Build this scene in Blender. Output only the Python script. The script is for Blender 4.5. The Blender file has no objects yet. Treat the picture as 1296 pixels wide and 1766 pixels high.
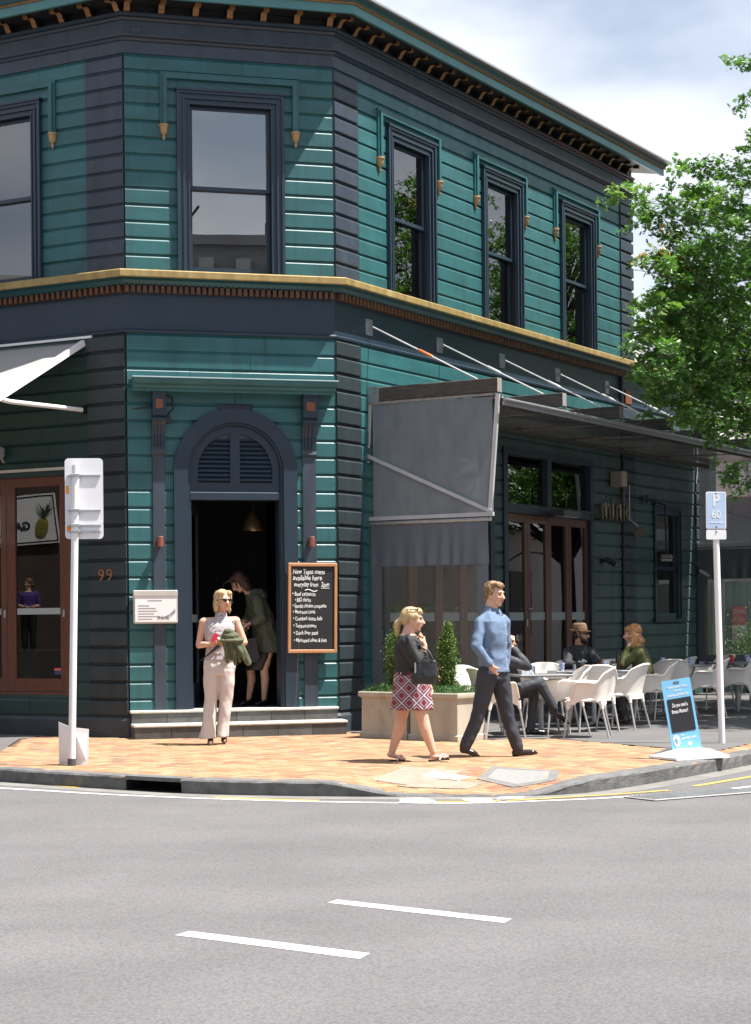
import bpy, bmesh, math, random
import numpy as np
from mathutils import Vector, Matrix, noise

R = math.radians
random.seed(7)
SC = bpy.context.scene
COL = SC.collection

# ------------------------------------------------------------------ camera, sky, sun, exposure
EYE = 1.42
cam_d = bpy.data.cameras.new('camera')
cam = bpy.data.objects.new('camera', cam_d)
COL.objects.link(cam)
cam.location = (0, 0, EYE)
cam.rotation_euler = (Matrix.Rotation(R(90), 3, 'X') @ Matrix.Rotation(-0.0100, 3, 'Z')).to_euler()
cam_d.sensor_fit = 'VERTICAL'
cam_d.sensor_height = 36.0
cam_d.lens = 3210.0 * 36.0 / 1766.0
cam_d.shift_y = 187.0 / 1766.0
cam_d.clip_end = 2000
SC.camera = cam

SUN_DIR = Vector((0.397, -0.096, 0.913)).normalized()      # towards the sun
w = bpy.data.worlds.new('World'); SC.world = w; w.use_nodes = True
nt = w.node_tree; nt.nodes.clear()
out = nt.nodes.new('ShaderNodeOutputWorld'); bg = nt.nodes.new('ShaderNodeBackground')
sky = nt.nodes.new('ShaderNodeTexSky'); sky.sky_type = 'NISHITA'; sky.sun_disc = False
sky.sun_elevation = math.asin(SUN_DIR.z)
sky.sun_rotation = math.atan2(SUN_DIR.x, SUN_DIR.y)
sky.air_density = 1.0; sky.dust_density = 0.6; sky.ozone_density = 1.0
tc = nt.nodes.new('ShaderNodeTexCoord')
mp = nt.nodes.new('ShaderNodeMapping'); mp.inputs['Scale'].default_value = (1.0, 1.0, 2.2); mp.inputs['Location'].default_value = (3.40, 4.407, 0.266)
cn = nt.nodes.new('ShaderNodeTexNoise'); cn.inputs['Scale'].default_value = 3.2; cn.inputs['Detail'].default_value = 9; cn.inputs['Roughness'].default_value = 0.47
cr = nt.nodes.new('ShaderNodeValToRGB'); cr.color_ramp.elements[0].position = 0.41; cr.color_ramp.elements[1].position = 0.63
cr.color_ramp.elements[0].color = (0.22, 0.22, 0.22, 1)
c2 = nt.nodes.new('ShaderNodeTexNoise'); c2.inputs['Scale'].default_value = 7.0; c2.inputs['Detail'].default_value = 6
cr2 = nt.nodes.new('ShaderNodeValToRGB'); cr2.color_ramp.elements[0].color = (8.6, 9.0, 10.0, 1); cr2.color_ramp.elements[1].color = (10.8, 10.9, 11.3, 1)
cr2.color_ramp.elements[0].position = 0.3; cr2.color_ramp.elements[1].position = 0.7
mx = nt.nodes.new('ShaderNodeMixRGB')
nt.links.new(tc.outputs['Generated'], mp.inputs['Vector']); nt.links.new(mp.outputs['Vector'], cn.inputs['Vector']); nt.links.new(mp.outputs['Vector'], c2.inputs['Vector'])
nt.links.new(cn.outputs['Fac'], cr.inputs['Fac']); nt.links.new(c2.outputs['Fac'], cr2.inputs['Fac'])
nt.links.new(cr.outputs['Color'], mx.inputs['Fac']); nt.links.new(sky.outputs['Color'], mx.inputs['Color1']); nt.links.new(cr2.outputs['Color'], mx.inputs['Color2'])
nt.links.new(mx.outputs['Color'], bg.inputs['Color']); bg.inputs['Strength'].default_value = 0.054
nt.links.new(bg.outputs['Background'], out.inputs['Surface'])

sun_d = bpy.data.lights.new('sun', 'SUN'); sun_d.energy = 5.0; sun_d.angle = R(0.53); sun_d.color = (1.0, 0.95, 0.88)
sun = bpy.data.objects.new('sun', sun_d); COL.objects.link(sun)
sun.rotation_euler = (-SUN_DIR).to_track_quat('-Z', 'Y').to_euler(); sun.location = (12, -3, 30)

vs = SC.view_settings
vs.view_transform = 'Standard'; vs.look = 'None'; vs.gamma = 1.0; vs.use_curve_mapping = False
vs.exposure = 1.28

# ------------------------------------------------------------------ materials
MATS = {}
def mat(name, col, rough=0.6, var=0.12, scale=6.0, bump=0.0, bscale=60.0, metal=0.0, rnd=0.0, spec=0.5, stretch=None,
        col2=None, cov=0.5, s2=3.0, trans=0.0, coat=0.0, island=False):
    """Principled paint: base colour with soft noise variation, optional second colour in patches, bump and per-object variation."""
    if name in MATS: return MATS[name]
    m = bpy.data.materials.new(name); m.use_nodes = True; MATS[name] = m
    t = m.node_tree; b = t.nodes['Principled BSDF']; L = t.links.new
    b.inputs['Roughness'].default_value = rough; b.inputs['Metallic'].default_value = metal
    b.inputs['Specular IOR Level'].default_value = spec
    if coat: b.inputs['Coat Weight'].default_value = coat
    g = t.nodes.new('ShaderNodeNewGeometry'); vec = g.outputs['Position']
    if stretch:
        mpn = t.nodes.new('ShaderNodeMapping'); mpn.inputs['Scale'].default_value = stretch
        L(vec, mpn.inputs['Vector']); vec = mpn.outputs['Vector']
    n1 = t.nodes.new('ShaderNodeTexNoise'); n1.inputs['Scale'].default_value = scale; n1.inputs['Detail'].default_value = 5
    L(vec, n1.inputs['Vector'])
    mr = t.nodes.new('ShaderNodeMapRange'); mr.inputs['From Min'].default_value = 0.3; mr.inputs['From Max'].default_value = 0.7
    mr.inputs['To Min'].default_value = 1 - var; mr.inputs['To Max'].default_value = 1 + var
    L(n1.outputs['Fac'], mr.inputs['Value']); fac = mr.outputs['Result']
    if rnd:
        oi = t.nodes.new('ShaderNodeObjectInfo'); src = oi.outputs['Random']
        if island:
            ad = t.nodes.new('ShaderNodeMath'); ad.operation = 'ADD'; L(src, ad.inputs[0]); L(g.outputs['Random Per Island'], ad.inputs[1])
            fr = t.nodes.new('ShaderNodeMath'); fr.operation = 'FRACT'; L(ad.outputs[0], fr.inputs[0]); src = fr.outputs[0]
        m2 = t.nodes.new('ShaderNodeMapRange'); m2.inputs['To Min'].default_value = 1 - rnd; m2.inputs['To Max'].default_value = 1 + rnd
        L(src, m2.inputs['Value'])
        mu = t.nodes.new('ShaderNodeMath'); mu.operation = 'MULTIPLY'; L(fac, mu.inputs[0]); L(m2.outputs['Result'], mu.inputs[1]); fac = mu.outputs[0]
    base = t.nodes.new('ShaderNodeRGB'); base.outputs[0].default_value = (*col, 1); cs = base.outputs[0]
    if col2:
        n2 = t.nodes.new('ShaderNodeTexNoise'); n2.inputs['Scale'].default_value = s2; n2.inputs['Detail'].default_value = 7; n2.inputs['Roughness'].default_value = 0.65
        L(vec, n2.inputs['Vector'])
        rp = t.nodes.new('ShaderNodeValToRGB'); rp.color_ramp.elements[0].position = 1 - cov - 0.08; rp.color_ramp.elements[1].position = 1 - cov + 0.12
        L(n2.outputs['Fac'], rp.inputs['Fac'])
        mxc = t.nodes.new('ShaderNodeMixRGB'); mxc.inputs['Color2'].default_value = (*col2, 1)
        L(rp.outputs['Color'], mxc.inputs['Fac']); L(cs, mxc.inputs['Color1']); cs = mxc.outputs['Color']
    vm = t.nodes.new('ShaderNodeVectorMath'); vm.operation = 'SCALE'; L(cs, vm.inputs[0]); L(fac, vm.inputs['Scale'])
    L(vm.outputs['Vector'], b.inputs['Base Color'])
    if bump:
        n3 = t.nodes.new('ShaderNodeTexNoise'); n3.inputs['Scale'].default_value = bscale; n3.inputs['Detail'].default_value = 4
        L(vec, n3.inputs['Vector'])
        bp = t.nodes.new('ShaderNodeBump'); bp.inputs['Strength'].default_value = bump; bp.inputs['Distance'].default_value = 0.01
        L(n3.outputs['Fac'], bp.inputs['Height']); L(bp.outputs['Normal'], b.inputs['Normal'])
    if trans:
        o = t.nodes['Material Output']; tr = t.nodes.new('ShaderNodeBsdfTranslucent'); mi = t.nodes.new('ShaderNodeMixShader'); mi.inputs[0].default_value = trans
        v2 = t.nodes.new('ShaderNodeVectorMath'); v2.operation = 'MULTIPLY'; v2.inputs[1].default_value = (1.3, 1.5, 0.6)
        L(vm.outputs['Vector'], v2.inputs[0]); L(v2.outputs['Vector'], tr.inputs['Color'])
        L(b.outputs[0], mi.inputs[1]); L(tr.outputs[0], mi.inputs[2]); L(mi.outputs[0], o.inputs['Surface'])
    return m

def glass_mat(name, tint=(0.75, 0.8, 0.8), ior=1.6, rough=0.0, dirt=0.0, dirt_col=(0.3, 0.3, 0.3)):
    m = bpy.data.materials.new(name); m.use_nodes = True; MATS[name] = m
    t = m.node_tree; t.nodes.clear(); L = t.links.new
    o = t.nodes.new('ShaderNodeOutputMaterial'); tr = t.nodes.new('ShaderNodeBsdfTransparent'); gl = t.nodes.new('ShaderNodeBsdfGlossy')
    tr.inputs['Color'].default_value = (*tint, 1); gl.inputs['Roughness'].default_value = rough
    fr = t.nodes.new('ShaderNodeFresnel'); fr.inputs['IOR'].default_value = ior
    if not dirt:
        gg = t.nodes.new('ShaderNodeNewGeometry'); gn = t.nodes.new('ShaderNodeTexNoise'); gn.inputs['Scale'].default_value = 1.6; gn.inputs['Detail'].default_value = 1
        L(gg.outputs['Position'], gn.inputs['Vector']); gb = t.nodes.new('ShaderNodeBump'); gb.inputs['Strength'].default_value = 0.05; gb.inputs['Distance'].default_value = 0.006
        L(gn.outputs['Fac'], gb.inputs['Height']); L(gb.outputs['Normal'], gl.inputs['Normal'])
    mi = t.nodes.new('ShaderNodeMixShader'); L(fr.outputs[0], mi.inputs[0])
    base = tr.outputs[0]
    if dirt:
        df = t.nodes.new('ShaderNodeBsdfDiffuse'); df.inputs['Color'].default_value = (*dirt_col, 1)
        tl = t.nodes.new('ShaderNodeBsdfTranslucent'); tl.inputs['Color'].default_value = (*dirt_col, 1)
        m0 = t.nodes.new('ShaderNodeMixShader'); m0.inputs[0].default_value = 0.4; L(df.outputs[0], m0.inputs[1]); L(tl.outputs[0], m0.inputs[2])
        g = t.nodes.new('ShaderNodeNewGeometry'); mpn = t.nodes.new('ShaderNodeMapping'); mpn.inputs['Scale'].default_value = (3, 3, 1.2)
        nz = t.nodes.new('ShaderNodeTexNoise'); nz.inputs['Scale'].default_value = 2.2; nz.inputs['Detail'].default_value = 6
        L(g.outputs['Position'], mpn.inputs['Vector']); L(mpn.outputs['Vector'], nz.inputs['Vector'])
        mr = t.nodes.new('ShaderNodeMapRange'); mr.inputs['From Min'].default_value = 0.3; mr.inputs['From Max'].default_value = 0.7
        mr.inputs['To Min'].default_value = dirt * 0.88; mr.inputs['To Max'].default_value = min(1, dirt * 1.12)
        L(nz.outputs['Fac'], mr.inputs['Value'])
        m1 = t.nodes.new('ShaderNodeMixShader'); L(mr.outputs['Result'], m1.inputs[0]); L(tr.outputs[0], m1.inputs[1]); L(m0.outputs[0], m1.inputs[2]); base = m1.outputs[0]
    L(base, mi.inputs[1]); L(gl.outputs[0], mi.inputs[2]); L(mi.outputs[0], o.inputs['Surface'])
    return m

TEAL = mat('teal_paint', (0.023, 0.102, 0.110), 0.36, 0.16, 1.7, 0.06, 90, rnd=0.09, stretch=(1, 1, 3), col2=(0.035, 0.125, 0.132), cov=0.30, s2=2.6)
TEALD = mat('teal_paint_deep', (0.014, 0.066, 0.072), 0.38, 0.1, 2.0, 0.04, 90, rnd=0.05)
NAVYL = mat('navy_green_paint', (0.021, 0.032, 0.038), 0.40, 0.18, 2.0, 0.08, 90, rnd=0.10, stretch=(3, 3, 1), col2=(0.034, 0.047, 0.051), cov=0.3, s2=3)
NAVY = mat('navy_paint', (0.030, 0.043, 0.061), 0.40, 0.18, 2.0, 0.08, 90, rnd=0.09, stretch=(3, 3, 1), col2=(0.045, 0.060, 0.077), cov=0.3, s2=3)
NAVYT = mat('navy_trim', (0.019, 0.034, 0.053), 0.35, 0.08, 3.0, 0.03, 90)
GILTD = mat('gilt_drop_paint', (0.34, 0.215, 0.095), 0.5, 0.15, 12)
SHADEGREEN = mat('shaded_green_paint', (0.046, 0.088, 0.086), 0.36, 0.15, 2.0, 0.05, 90, rnd=0.06, stretch=(2, 2, 1))  # lower-wall green with the low light under the canopy mixed into its tone
GOLD = mat('gilt_paint', (0.30, 0.215, 0.080), 0.45, 0.25, 7, 0.1, 50, metal=0.2, stretch=(1, 1, 0.4), col2=(0.42, 0.35, 0.19), cov=0.35, s2=6)
GILTB = mat('gilt_brown', (0.23, 0.115, 0.040), 0.45, 0.2, 12, 0.06, 60, rnd=0.12, metal=0.1)
DENTSH = mat('shaded_dentil_brown', (0.105, 0.047, 0.022), 0.55, 0.15, 12, 0, rnd=0.15)  # dentil orange taken down to brown for the shadow of the gilt overhang
DENT = mat('dentil_orange', (0.175, 0.066, 0.028), 0.5, 0.15, 12, 0, rnd=0.15)
WOODR = mat('red_timber', (0.100, 0.034, 0.019), 0.33, 0.22, 5, 0.06, 60, stretch=(9, 9, 0.8), coat=0.2, col2=(0.155, 0.058, 0.026), cov=0.3, s2=4)
GREYM = mat('grey_metal', (0.30, 0.31, 0.33), 0.4, 0.08, 4, metal=0.3)
GALV = mat('galvanised_steel', (0.38, 0.40, 0.42), 0.42, 0.14, 14, metal=0.75)
WHITEP = mat('white_powder_coat', (0.74, 0.74, 0.75), 0.4, 0.05, 3, col2=(0.60, 0.585, 0.56), cov=0.2, s2=9)
BLACK = mat('black_paint', (0.012, 0.013, 0.015), 0.45, 0.15, 5)
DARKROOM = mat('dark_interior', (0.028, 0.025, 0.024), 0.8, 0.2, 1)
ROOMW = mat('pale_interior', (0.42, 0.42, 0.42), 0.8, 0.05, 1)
STONE = mat('slate_tile', (0.075, 0.080, 0.080), 0.5, 0.28, 5, 0.35, 22, rnd=0.25, col2=(0.15, 0.135, 0.11), cov=0.22, s2=5)
NOSING = mat('pale_nosing', (0.52, 0.49, 0.44), 0.8, 0.15, 20, 0.3, 80)
GLASS = glass_mat('window_glass', (0.82, 0.86, 0.86), 2.75)
GLASSD = glass_mat('door_glass', (0.72, 0.76, 0.75), 2.5)
GLASSL = glass_mat('shopfront_glass', (0.72, 0.76, 0.75), 1.95)
PVC = glass_mat('clear_pvc', (0.66, 0.67, 0.67), 1.5, 0.08, 0.48, (0.46, 0.53, 0.59))
PVCW = glass_mat('clear_blind_window', (0.80, 0.79, 0.76), 1.45, 0.10, 0.20, (0.36, 0.35, 0.33))
CANGL = glass_mat('grimy_canopy_glass', (0.24, 0.25, 0.25), 1.45, 0.05, 0.62, (0.26, 0.26, 0.25))

def streaks(m, lo=0.62, cov=0.22, sc=7.0):
    """rain streaks and grime: narrow vertical darker runs"""
    t = m.node_tree; L = t.links.new; b = t.nodes['Principled BSDF']; g = t.nodes.new('ShaderNodeNewGeometry'); mp_ = t.nodes.new('ShaderNodeMapping'); mp_.inputs['Scale'].default_value = (sc, sc, 0.55)
    L(g.outputs['Position'], mp_.inputs['Vector']); n = t.nodes.new('ShaderNodeTexNoise'); n.inputs['Scale'].default_value = 1.0; n.inputs['Detail'].default_value = 7; n.inputs['Roughness'].default_value = 0.7; L(mp_.outputs['Vector'], n.inputs['Vector'])
    r = t.nodes.new('ShaderNodeValToRGB'); r.color_ramp.elements[0].position = 0.5 - cov; r.color_ramp.elements[0].color = (lo, lo, lo, 1); r.color_ramp.elements[1].position = 0.5; L(n.outputs['Fac'], r.inputs['Fac'])
    mu = t.nodes.new('ShaderNodeMixRGB'); mu.blend_type = 'MULTIPLY'; mu.inputs[0].default_value = 1; L(b.inputs['Base Color'].links[0].from_socket, mu.inputs[1]); L(r.outputs['Color'], mu.inputs[2]); L(mu.outputs['Color'], b.inputs['Base Color'])
    rr = t.nodes.new('ShaderNodeMapRange'); rr.inputs['To Min'].default_value = b.inputs['Roughness'].default_value + .2; rr.inputs['To Max'].default_value = b.inputs['Roughness'].default_value - .05; L(n.outputs['Fac'], rr.inputs['Value']); L(rr.outputs['Result'], b.inputs['Roughness'])
for m_ in (TEAL, NAVY, NAVYL, SHADEGREEN, GOLD): streaks(m_, 0.70)
# ------------------------------------------------------------------ mesh helpers
class MB:
    def __init__(s): s.v = []; s.f = []; s.m = []
    def add(s, vs, fs, mi=0):
        o = len(s.v); s.v += [tuple(p) for p in vs]; s.f += [tuple(i + o for i in f) for f in fs]; s.m += [mi] * len(fs); return s
    def box(s, x0, x1, y0, y1, z0, z1, mi=0, c=0.0):
        if c:
            c = min(c, (x1 - x0) * .45, (y1 - y0) * .45, (z1 - z0) * .45)
            bm = bmesh.new(); bmesh.ops.create_cube(bm, size=1)
            for v in bm.verts: v.co = Vector(((x0 + x1) / 2 + v.co.x * (x1 - x0), (y0 + y1) / 2 + v.co.y * (y1 - y0), (z0 + z1) / 2 + v.co.z * (z1 - z0)))
            bmesh.ops.bevel(bm, geom=bm.edges[:], offset=c, segments=1, affect='EDGES')
            bm.verts.index_update(); s.add([v.co for v in bm.verts], [[v.index for v in f.verts] for f in bm.faces], mi); bm.free(); return s
        return s.add([(x0, y0, z0), (x1, y0, z0), (x1, y1, z0), (x0, y1, z0), (x0, y0, z1), (x1, y0, z1), (x1, y1, z1), (x0, y1, z1)],
                     [(0, 3, 2, 1), (4, 5, 6, 7), (0, 1, 5, 4), (1, 2, 6, 5), (2, 3, 7, 6), (3, 0, 4, 7)], mi)
    def prism(s, prof, a, b, axis='x', mi=0, mis=None):
        """closed 2-D profile extruded from a to b along axis; profile is (y,z) for x, (x,z) for y, (x,y) for z"""
        P = {'x': lambda p, t: (t, p[0], p[1]), 'y': lambda p, t: (p[0], t, p[1]), 'z': lambda p, t: (p[0], p[1], t)}[axis]
        n = len(prof); o = len(s.v)
        s.v += [P(p, a) for p in prof] + [P(p, b) for p in prof]
        for i in range(n):
            j = (i + 1) % n; s.f.append((o + i, o + j, o + n + j, o + n + i)); s.m.append(mis[i] if mis else mi)
        s.f.append(tuple(o + i for i in reversed(range(n)))); s.m.append(mi)
        s.f.append(tuple(o + n + i for i in range(n))); s.m.append(mi)
        return s
    def tube(s, pts, r, n=8, mi=0, caps=True):
        pts = [Vector(p) for p in pts]; rs = r if isinstance(r, (list, tuple)) else [r] * len(pts)
        o = len(s.v); up = Vector((0, 0, 1)); prev = None
        for i, p in enumerate(pts):
            d = (pts[min(i + 1, len(pts) - 1)] - pts[max(i - 1, 0)])
            if d.length < 1e-9: d = Vector((0, 0, 1))
            d.normalize()
            if prev is None:
                a = d.cross(up)
                if a.length < 1e-3: a = d.cross(Vector((1, 0, 0)))
            else: a = prev - d * prev.dot(d)
            a.normalize(); b = d.cross(a); prev = a
            for k in range(n):
                t = 2 * math.pi * k / n; s.v.append(tuple(p + (a * math.cos(t) + b * math.sin(t)) * rs[i]))
        for i in range(len(pts) - 1):
            for k in range(n):
                s.f.append((o + i * n + k, o + i * n + (k + 1) % n, o + (i + 1) * n + (k + 1) % n, o + (i + 1) * n + k)); s.m.append(mi)
        if caps:
            s.f.append(tuple(o + k for k in reversed(range(n)))); s.m.append(mi)
            q = o + (len(pts) - 1) * n; s.f.append(tuple(q + k for k in range(n))); s.m.append(mi)
        return s
    def lathe(s, prof, n=12, c=(0, 0, 0), mi=0):
        return s.tube([(c[0], c[1], c[2] + z) for r, z in prof], [max(r, 1e-4) for r, z in prof], n, mi)
    def bar(s, p, q, wx, wz, mi=0, up=(0, 0, 1)):
        """rectangular bar from p to q, wx wide, wz high"""
        p = Vector(p); q = Vector(q); d = (q - p).normalized(); u = Vector(up); a = d.cross(u)
        if a.length < 1e-4: a = d.cross(Vector((1, 0, 0)))
        a.normalize(); b = a.cross(d); c = []
        for e in (p, q):
            for sx, sz in ((-1, -1), (1, -1), (1, 1), (-1, 1)): c.append(e + a * wx / 2 * sx + b * wz / 2 * sz)
        return s.add(c, [(0, 1, 2, 3), (7, 6, 5, 4), (0, 4, 5, 1), (1, 5, 6, 2), (2, 6, 7, 3), (3, 7, 4, 0)], mi)
    def mesh(s, name, mats):
        me = bpy.data.meshes.new(name); me.from_pydata(s.v, [], s.f)
        for m in (mats if isinstance(mats, (list, tuple)) else [mats]): me.materials.append(m)
        if any(s.m): me.polygons.foreach_set('material_index', s.m)
        bm = bmesh.new(); bm.from_mesh(me); bmesh.ops.recalc_face_normals(bm, faces=bm.faces); bm.to_mesh(me); bm.free()
        return me
    def build(s, name, mats, parent=None, M=None, smooth=False):
        return link(name, s.mesh(name, mats), parent, M, smooth)

def link(name, me, parent=None, M=None, smooth=False):
    o = bpy.data.objects.new(name, me); COL.objects.link(o)
    if parent is not None: o.parent = parent
    if M is not None: o.matrix_basis = M
    if smooth and isinstance(me, bpy.types.Mesh):
        me.polygons.foreach_set('use_smooth', [True] * len(me.polygons))
        if smooth != 'all': me.set_sharp_from_angle(angle=R(40))
    return o

def tag(o, label=None, cat=None, group=None, kind=None):
    if label: o['label'] = label
    if cat: o['category'] = cat
    if group: o['group'] = group
    if kind: o['kind'] = kind
    return o
def thing(name, label, cat, loc=(0, 0, 0), rz=0.0, group=None, M=None):
    o = bpy.data.objects.new(name, None); COL.objects.link(o); o.empty_display_size = 0.2
    o.matrix_basis = M if M is not None else Matrix.Translation(loc) @ Matrix.Rotation(rz, 4, 'Z')
    return tag(o, label, cat, group)
def dup(o, parent=None):
    c = o.copy(); COL.objects.link(c); c.parent = parent
    for ch in list(o.children): dup(ch, c)
    return c
def T(x, y, z): return Matrix.Translation((x, y, z))

def text_mesh(txt, size, align='LEFT', shear=0.0, ext=0.002, space=1.0, offset=0.0, sx=1.0):
    cu = bpy.data.curves.new('text', 'FONT'); cu.body = txt; cu.size = size; cu.align_x = align; cu.shear = shear; cu.extrude = ext; cu.space_character = space
    cu.offset = offset; cu.resolution_u = 3
    ob = bpy.data.objects.new('tmp', cu); COL.objects.link(ob)
    dg = bpy.context.evaluated_depsgraph_get(); me = bpy.data.meshes.new_from_object(ob.evaluated_get(dg))
    bpy.data.objects.remove(ob); bpy.data.curves.remove(cu)
    if sx != 1.0:
        for v in me.vertices: v.co.x *= sx
    return me
TXT = Matrix.Rotation(R(90), 4, 'X')          # text lies in local x-z, facing -y

# ------------------------------------------------------------------ plan of the building: three street fronts L, C (cut corner), R
ANG = {'L': R(-28.5), 'C': R(15.3), 'R': R(59.1)}
P1 = Vector((-3.052, 23.050, 0)); P2 = Vector((-0.491, 23.751, 0))
ORG = {'L': P1, 'C': P1, 'R': P2}
FM = {k: Matrix.Translation(ORG[k]) @ Matrix.Rotation(a, 4, 'Z') for k, a in ANG.items()}     # local x along the front, y into the building, z up
UU = {k: Vector((math.cos(a), math.sin(a), 0)) for k, a in ANG.items()}
NN = {k: Vector((math.sin(a), -math.cos(a), 0)) for k, a in ANG.items()}
CW = (P2 - P1).length; RLEN = 9.62; LLEN = 7.0; WING = 12.85
def fp(k, u, off, z): return ORG[k] + UU[k] * u + NN[k] * off + Vector((0, 0, z))

# ================================================================== SETTING: ground, road, pavement
def spline(pts, n=6):
    o = []
    for i in range(len(pts) - 1):
        p0 = Vector(pts[max(i - 1, 0)]); p1 = Vector(pts[i]); p2 = Vector(pts[i + 1]); p3 = Vector(pts[min(i + 2, len(pts) - 1)])
        for k in range(n):
            t = k / n
            o.append(0.5 * ((2 * p1) + (p2 - p0) * t + (2 * p0 - 5 * p1 + 4 * p2 - p3) * t * t + (3 * p1 - p0 - 3 * p2 + p3) * t ** 3))
    o.append(Vector(pts[-1])); return o
def sm(a, b, x):
    t = min(1, max(0, (x - a) / (b - a))); return t * t * (3 - 2 * t)
ROADZ = -0.13
KERB = spline([(-40, 38.2), (-14, 24.0), (-7.5, 20.55), (-5.0, 19.12), (-3.7, 18.27), (-2.91, 17.66), (-2.35, 17.25), (-1.78, 16.86), (-1.2, 16.62), (-0.46, 16.42), (0.1, 16.33), (0.7, 16.25), (1.25, 16.25), (1.75, 16.42), (2.14, 16.81), (2.50, 17.28), (3.12, 18.2), (3.91, 19.44), (5.0, 21.25), (8.0, 26.3), (16, 39.7), (30, 63)], 8)
def drop(x, y):
    """how far the pavement falls towards the pram crossing"""
    return -0.112 * sm(-0.55, 0.35, x) * (1 - sm(1.20, 2.05, x)) * (1 - sm(16.3, 18.1, y))
def inside(x, y, poly):
    c = False; n = len(poly)
    for i in range(n):
        x0, y0 = poly[i][0], poly[i][1]; x1, y1 = poly[i - 1][0], poly[i - 1][1]
        if (y0 > y) != (y1 > y) and x < (x1 - x0) * (y - y0) / (y1 - y0) + x0: c = not c
    return c
def kerb_off(d):
    o = []
    for i, p in enumerate(KERB):
        t = (KERB[min(i + 1, len(KERB) - 1)] - KERB[max(i - 1, 0)]).normalized(); o.append(Vector((p.x - t.y * d, p.y + t.x * d)))
    return o

ASPH = mat('asphalt', (0.148, 0.143, 0.148), 0.88, 0.10, 0.9, 0.55, 240, col2=(0.126, 0.122, 0.126), cov=0.45, s2=240)
ASPH2 = mat('footpath_asphalt', (0.115, 0.112, 0.113), 0.9, 0.13, 1.3, 0.5, 220, col2=(0.092, 0.09, 0.09), cov=0.4, s2=200)
# fine chip texture and wheel-path wear on the carriageway
def road_material():
    m = ASPH; t = m.node_tree; L = t.links.new; b = t.nodes['Principled BSDF']
    g = t.nodes.new('ShaderNodeNewGeometry')
    vo = t.nodes.new('ShaderNodeTexVoronoi'); vo.inputs['Scale'].default_value = 62; L(g.outputs['Position'], vo.inputs['Vector'])
    rp = t.nodes.new('ShaderNodeValToRGB'); rp.color_ramp.elements[0].position = 0.0; rp.color_ramp.elements[0].color = (1.22, 1.21, 1.21, 1)
    rp.color_ramp.elements[1].position = 0.75; rp.color_ramp.elements[1].color = (0.61, 0.61, 0.62, 1); L(vo.outputs['Distance'], rp.inputs['Fac'])
    mpn = t.nodes.new('ShaderNodeMapping'); mpn.inputs['Rotation'].default_value = (0, 0, R(38)); mpn.inputs['Scale'].default_value = (0.16, 0.95, 1)
    L(g.outputs['Position'], mpn.inputs['Vector'])
    nz = t.nodes.new('ShaderNodeTexNoise'); nz.inputs['Scale'].default_value = 1.0; nz.inputs['Detail'].default_value = 6; L(mpn.outputs['Vector'], nz.inputs['Vector'])
    r2 = t.nodes.new('ShaderNodeValToRGB'); r2.color_ramp.elements[0].position = 0.34; r2.color_ramp.elements[0].color = (0.925, 0.92, 0.92, 1)
    r2.color_ramp.elements[1].position = 0.66; r2.color_ramp.elements[1].color = (1.045, 1.04, 1.035, 1); L(nz.outputs['Fac'], r2.inputs['Fac'])
    src = b.inputs['Base Color'].links[0].from_socket
    a = t.nodes.new('ShaderNodeMixRGB'); a.blend_type = 'MULTIPLY'; a.inputs[0].default_value = 0.75; L(src, a.inputs[1]); L(rp.outputs[0], a.inputs[2])
    c = t.nodes.new('ShaderNodeMixRGB'); c.blend_type = 'MULTIPLY'; c.inputs[0].default_value = 1; L(a.outputs[0], c.inputs[1]); L(r2.outputs[0], c.inputs[2])
    L(c.outputs[0], b.inputs['Base Color'])
road_material()
road = MB().add([(-700, -700, ROADZ), (700, -700, ROADZ), (700, 700, ROADZ), (-700, 700, ROADZ)], [(0, 1, 2, 3)]).build('road', ASPH); tag(road, kind='structure')

# footpath body (bedding under bricks and asphalt), follows the crossing
def sheet(poly, dz, step=0.25, zf=drop, skirt=0.0):
    """triangulated sheet over a 2-D polygon, height dz + zf"""
    bm = bmesh.new(); vs_ = [bm.verts.new((p[0], p[1], 0)) for p in poly]; f = bm.faces.new(vs_)
    if step:
        xs = [p[0] for p in poly]; ys = [p[1] for p in poly]
        lo, hi = max(min(xs), -1), min(max(xs), 2.6)
        x = lo + step
        while x < hi:
            bmesh.ops.bisect_plane(bm, geom=bm.verts[:] + bm.edges[:] + bm.faces[:], plane_co=(x, 0, 0), plane_no=(1, 0, 0)); x += step
        y = max(min(ys), 15.9) + step
        while y < min(max(ys), 17.8):
            bmesh.ops.bisect_plane(bm, geom=bm.verts[:] + bm.edges[:] + bm.faces[:], plane_co=(0, y, 0), plane_no=(0, 1, 0)); y += step
    for v in bm.verts: v.co.z = dz + (zf(v.co.x, v.co.y) if zf else 0)
    if skirt:
        be = [e for e in bm.edges if e.is_boundary]; ret = bmesh.ops.extrude_edge_only(bm, edges=be)
        for v in [g for g in ret['geom'] if isinstance(g, bmesh.types.BMVert)]: v.co.z -= skirt
    bmesh.ops.recalc_face_normals(bm, faces=bm.faces)
    me = bpy.data.meshes.new('sheet'); bm.to_mesh(me); bm.free()
    if me.polygons and sum(p.normal.z * p.area for p in me.polygons) < 0: me.flip_normals()
    return me
BED = mat('sandy_brick_bedding', (0.11, 0.066, 0.040), 0.95, 0.15, 14, 0.2, 120)
kin = kerb_off(0.10)
foot_poly = [(p.x, p.y) for p in kin] + [(30, 90), (-40, 90)]
bed = sheet(foot_poly, -0.012); bed.materials.append(BED)
pavement = link('pavement', bed); tag(pavement, kind='structure')

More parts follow.
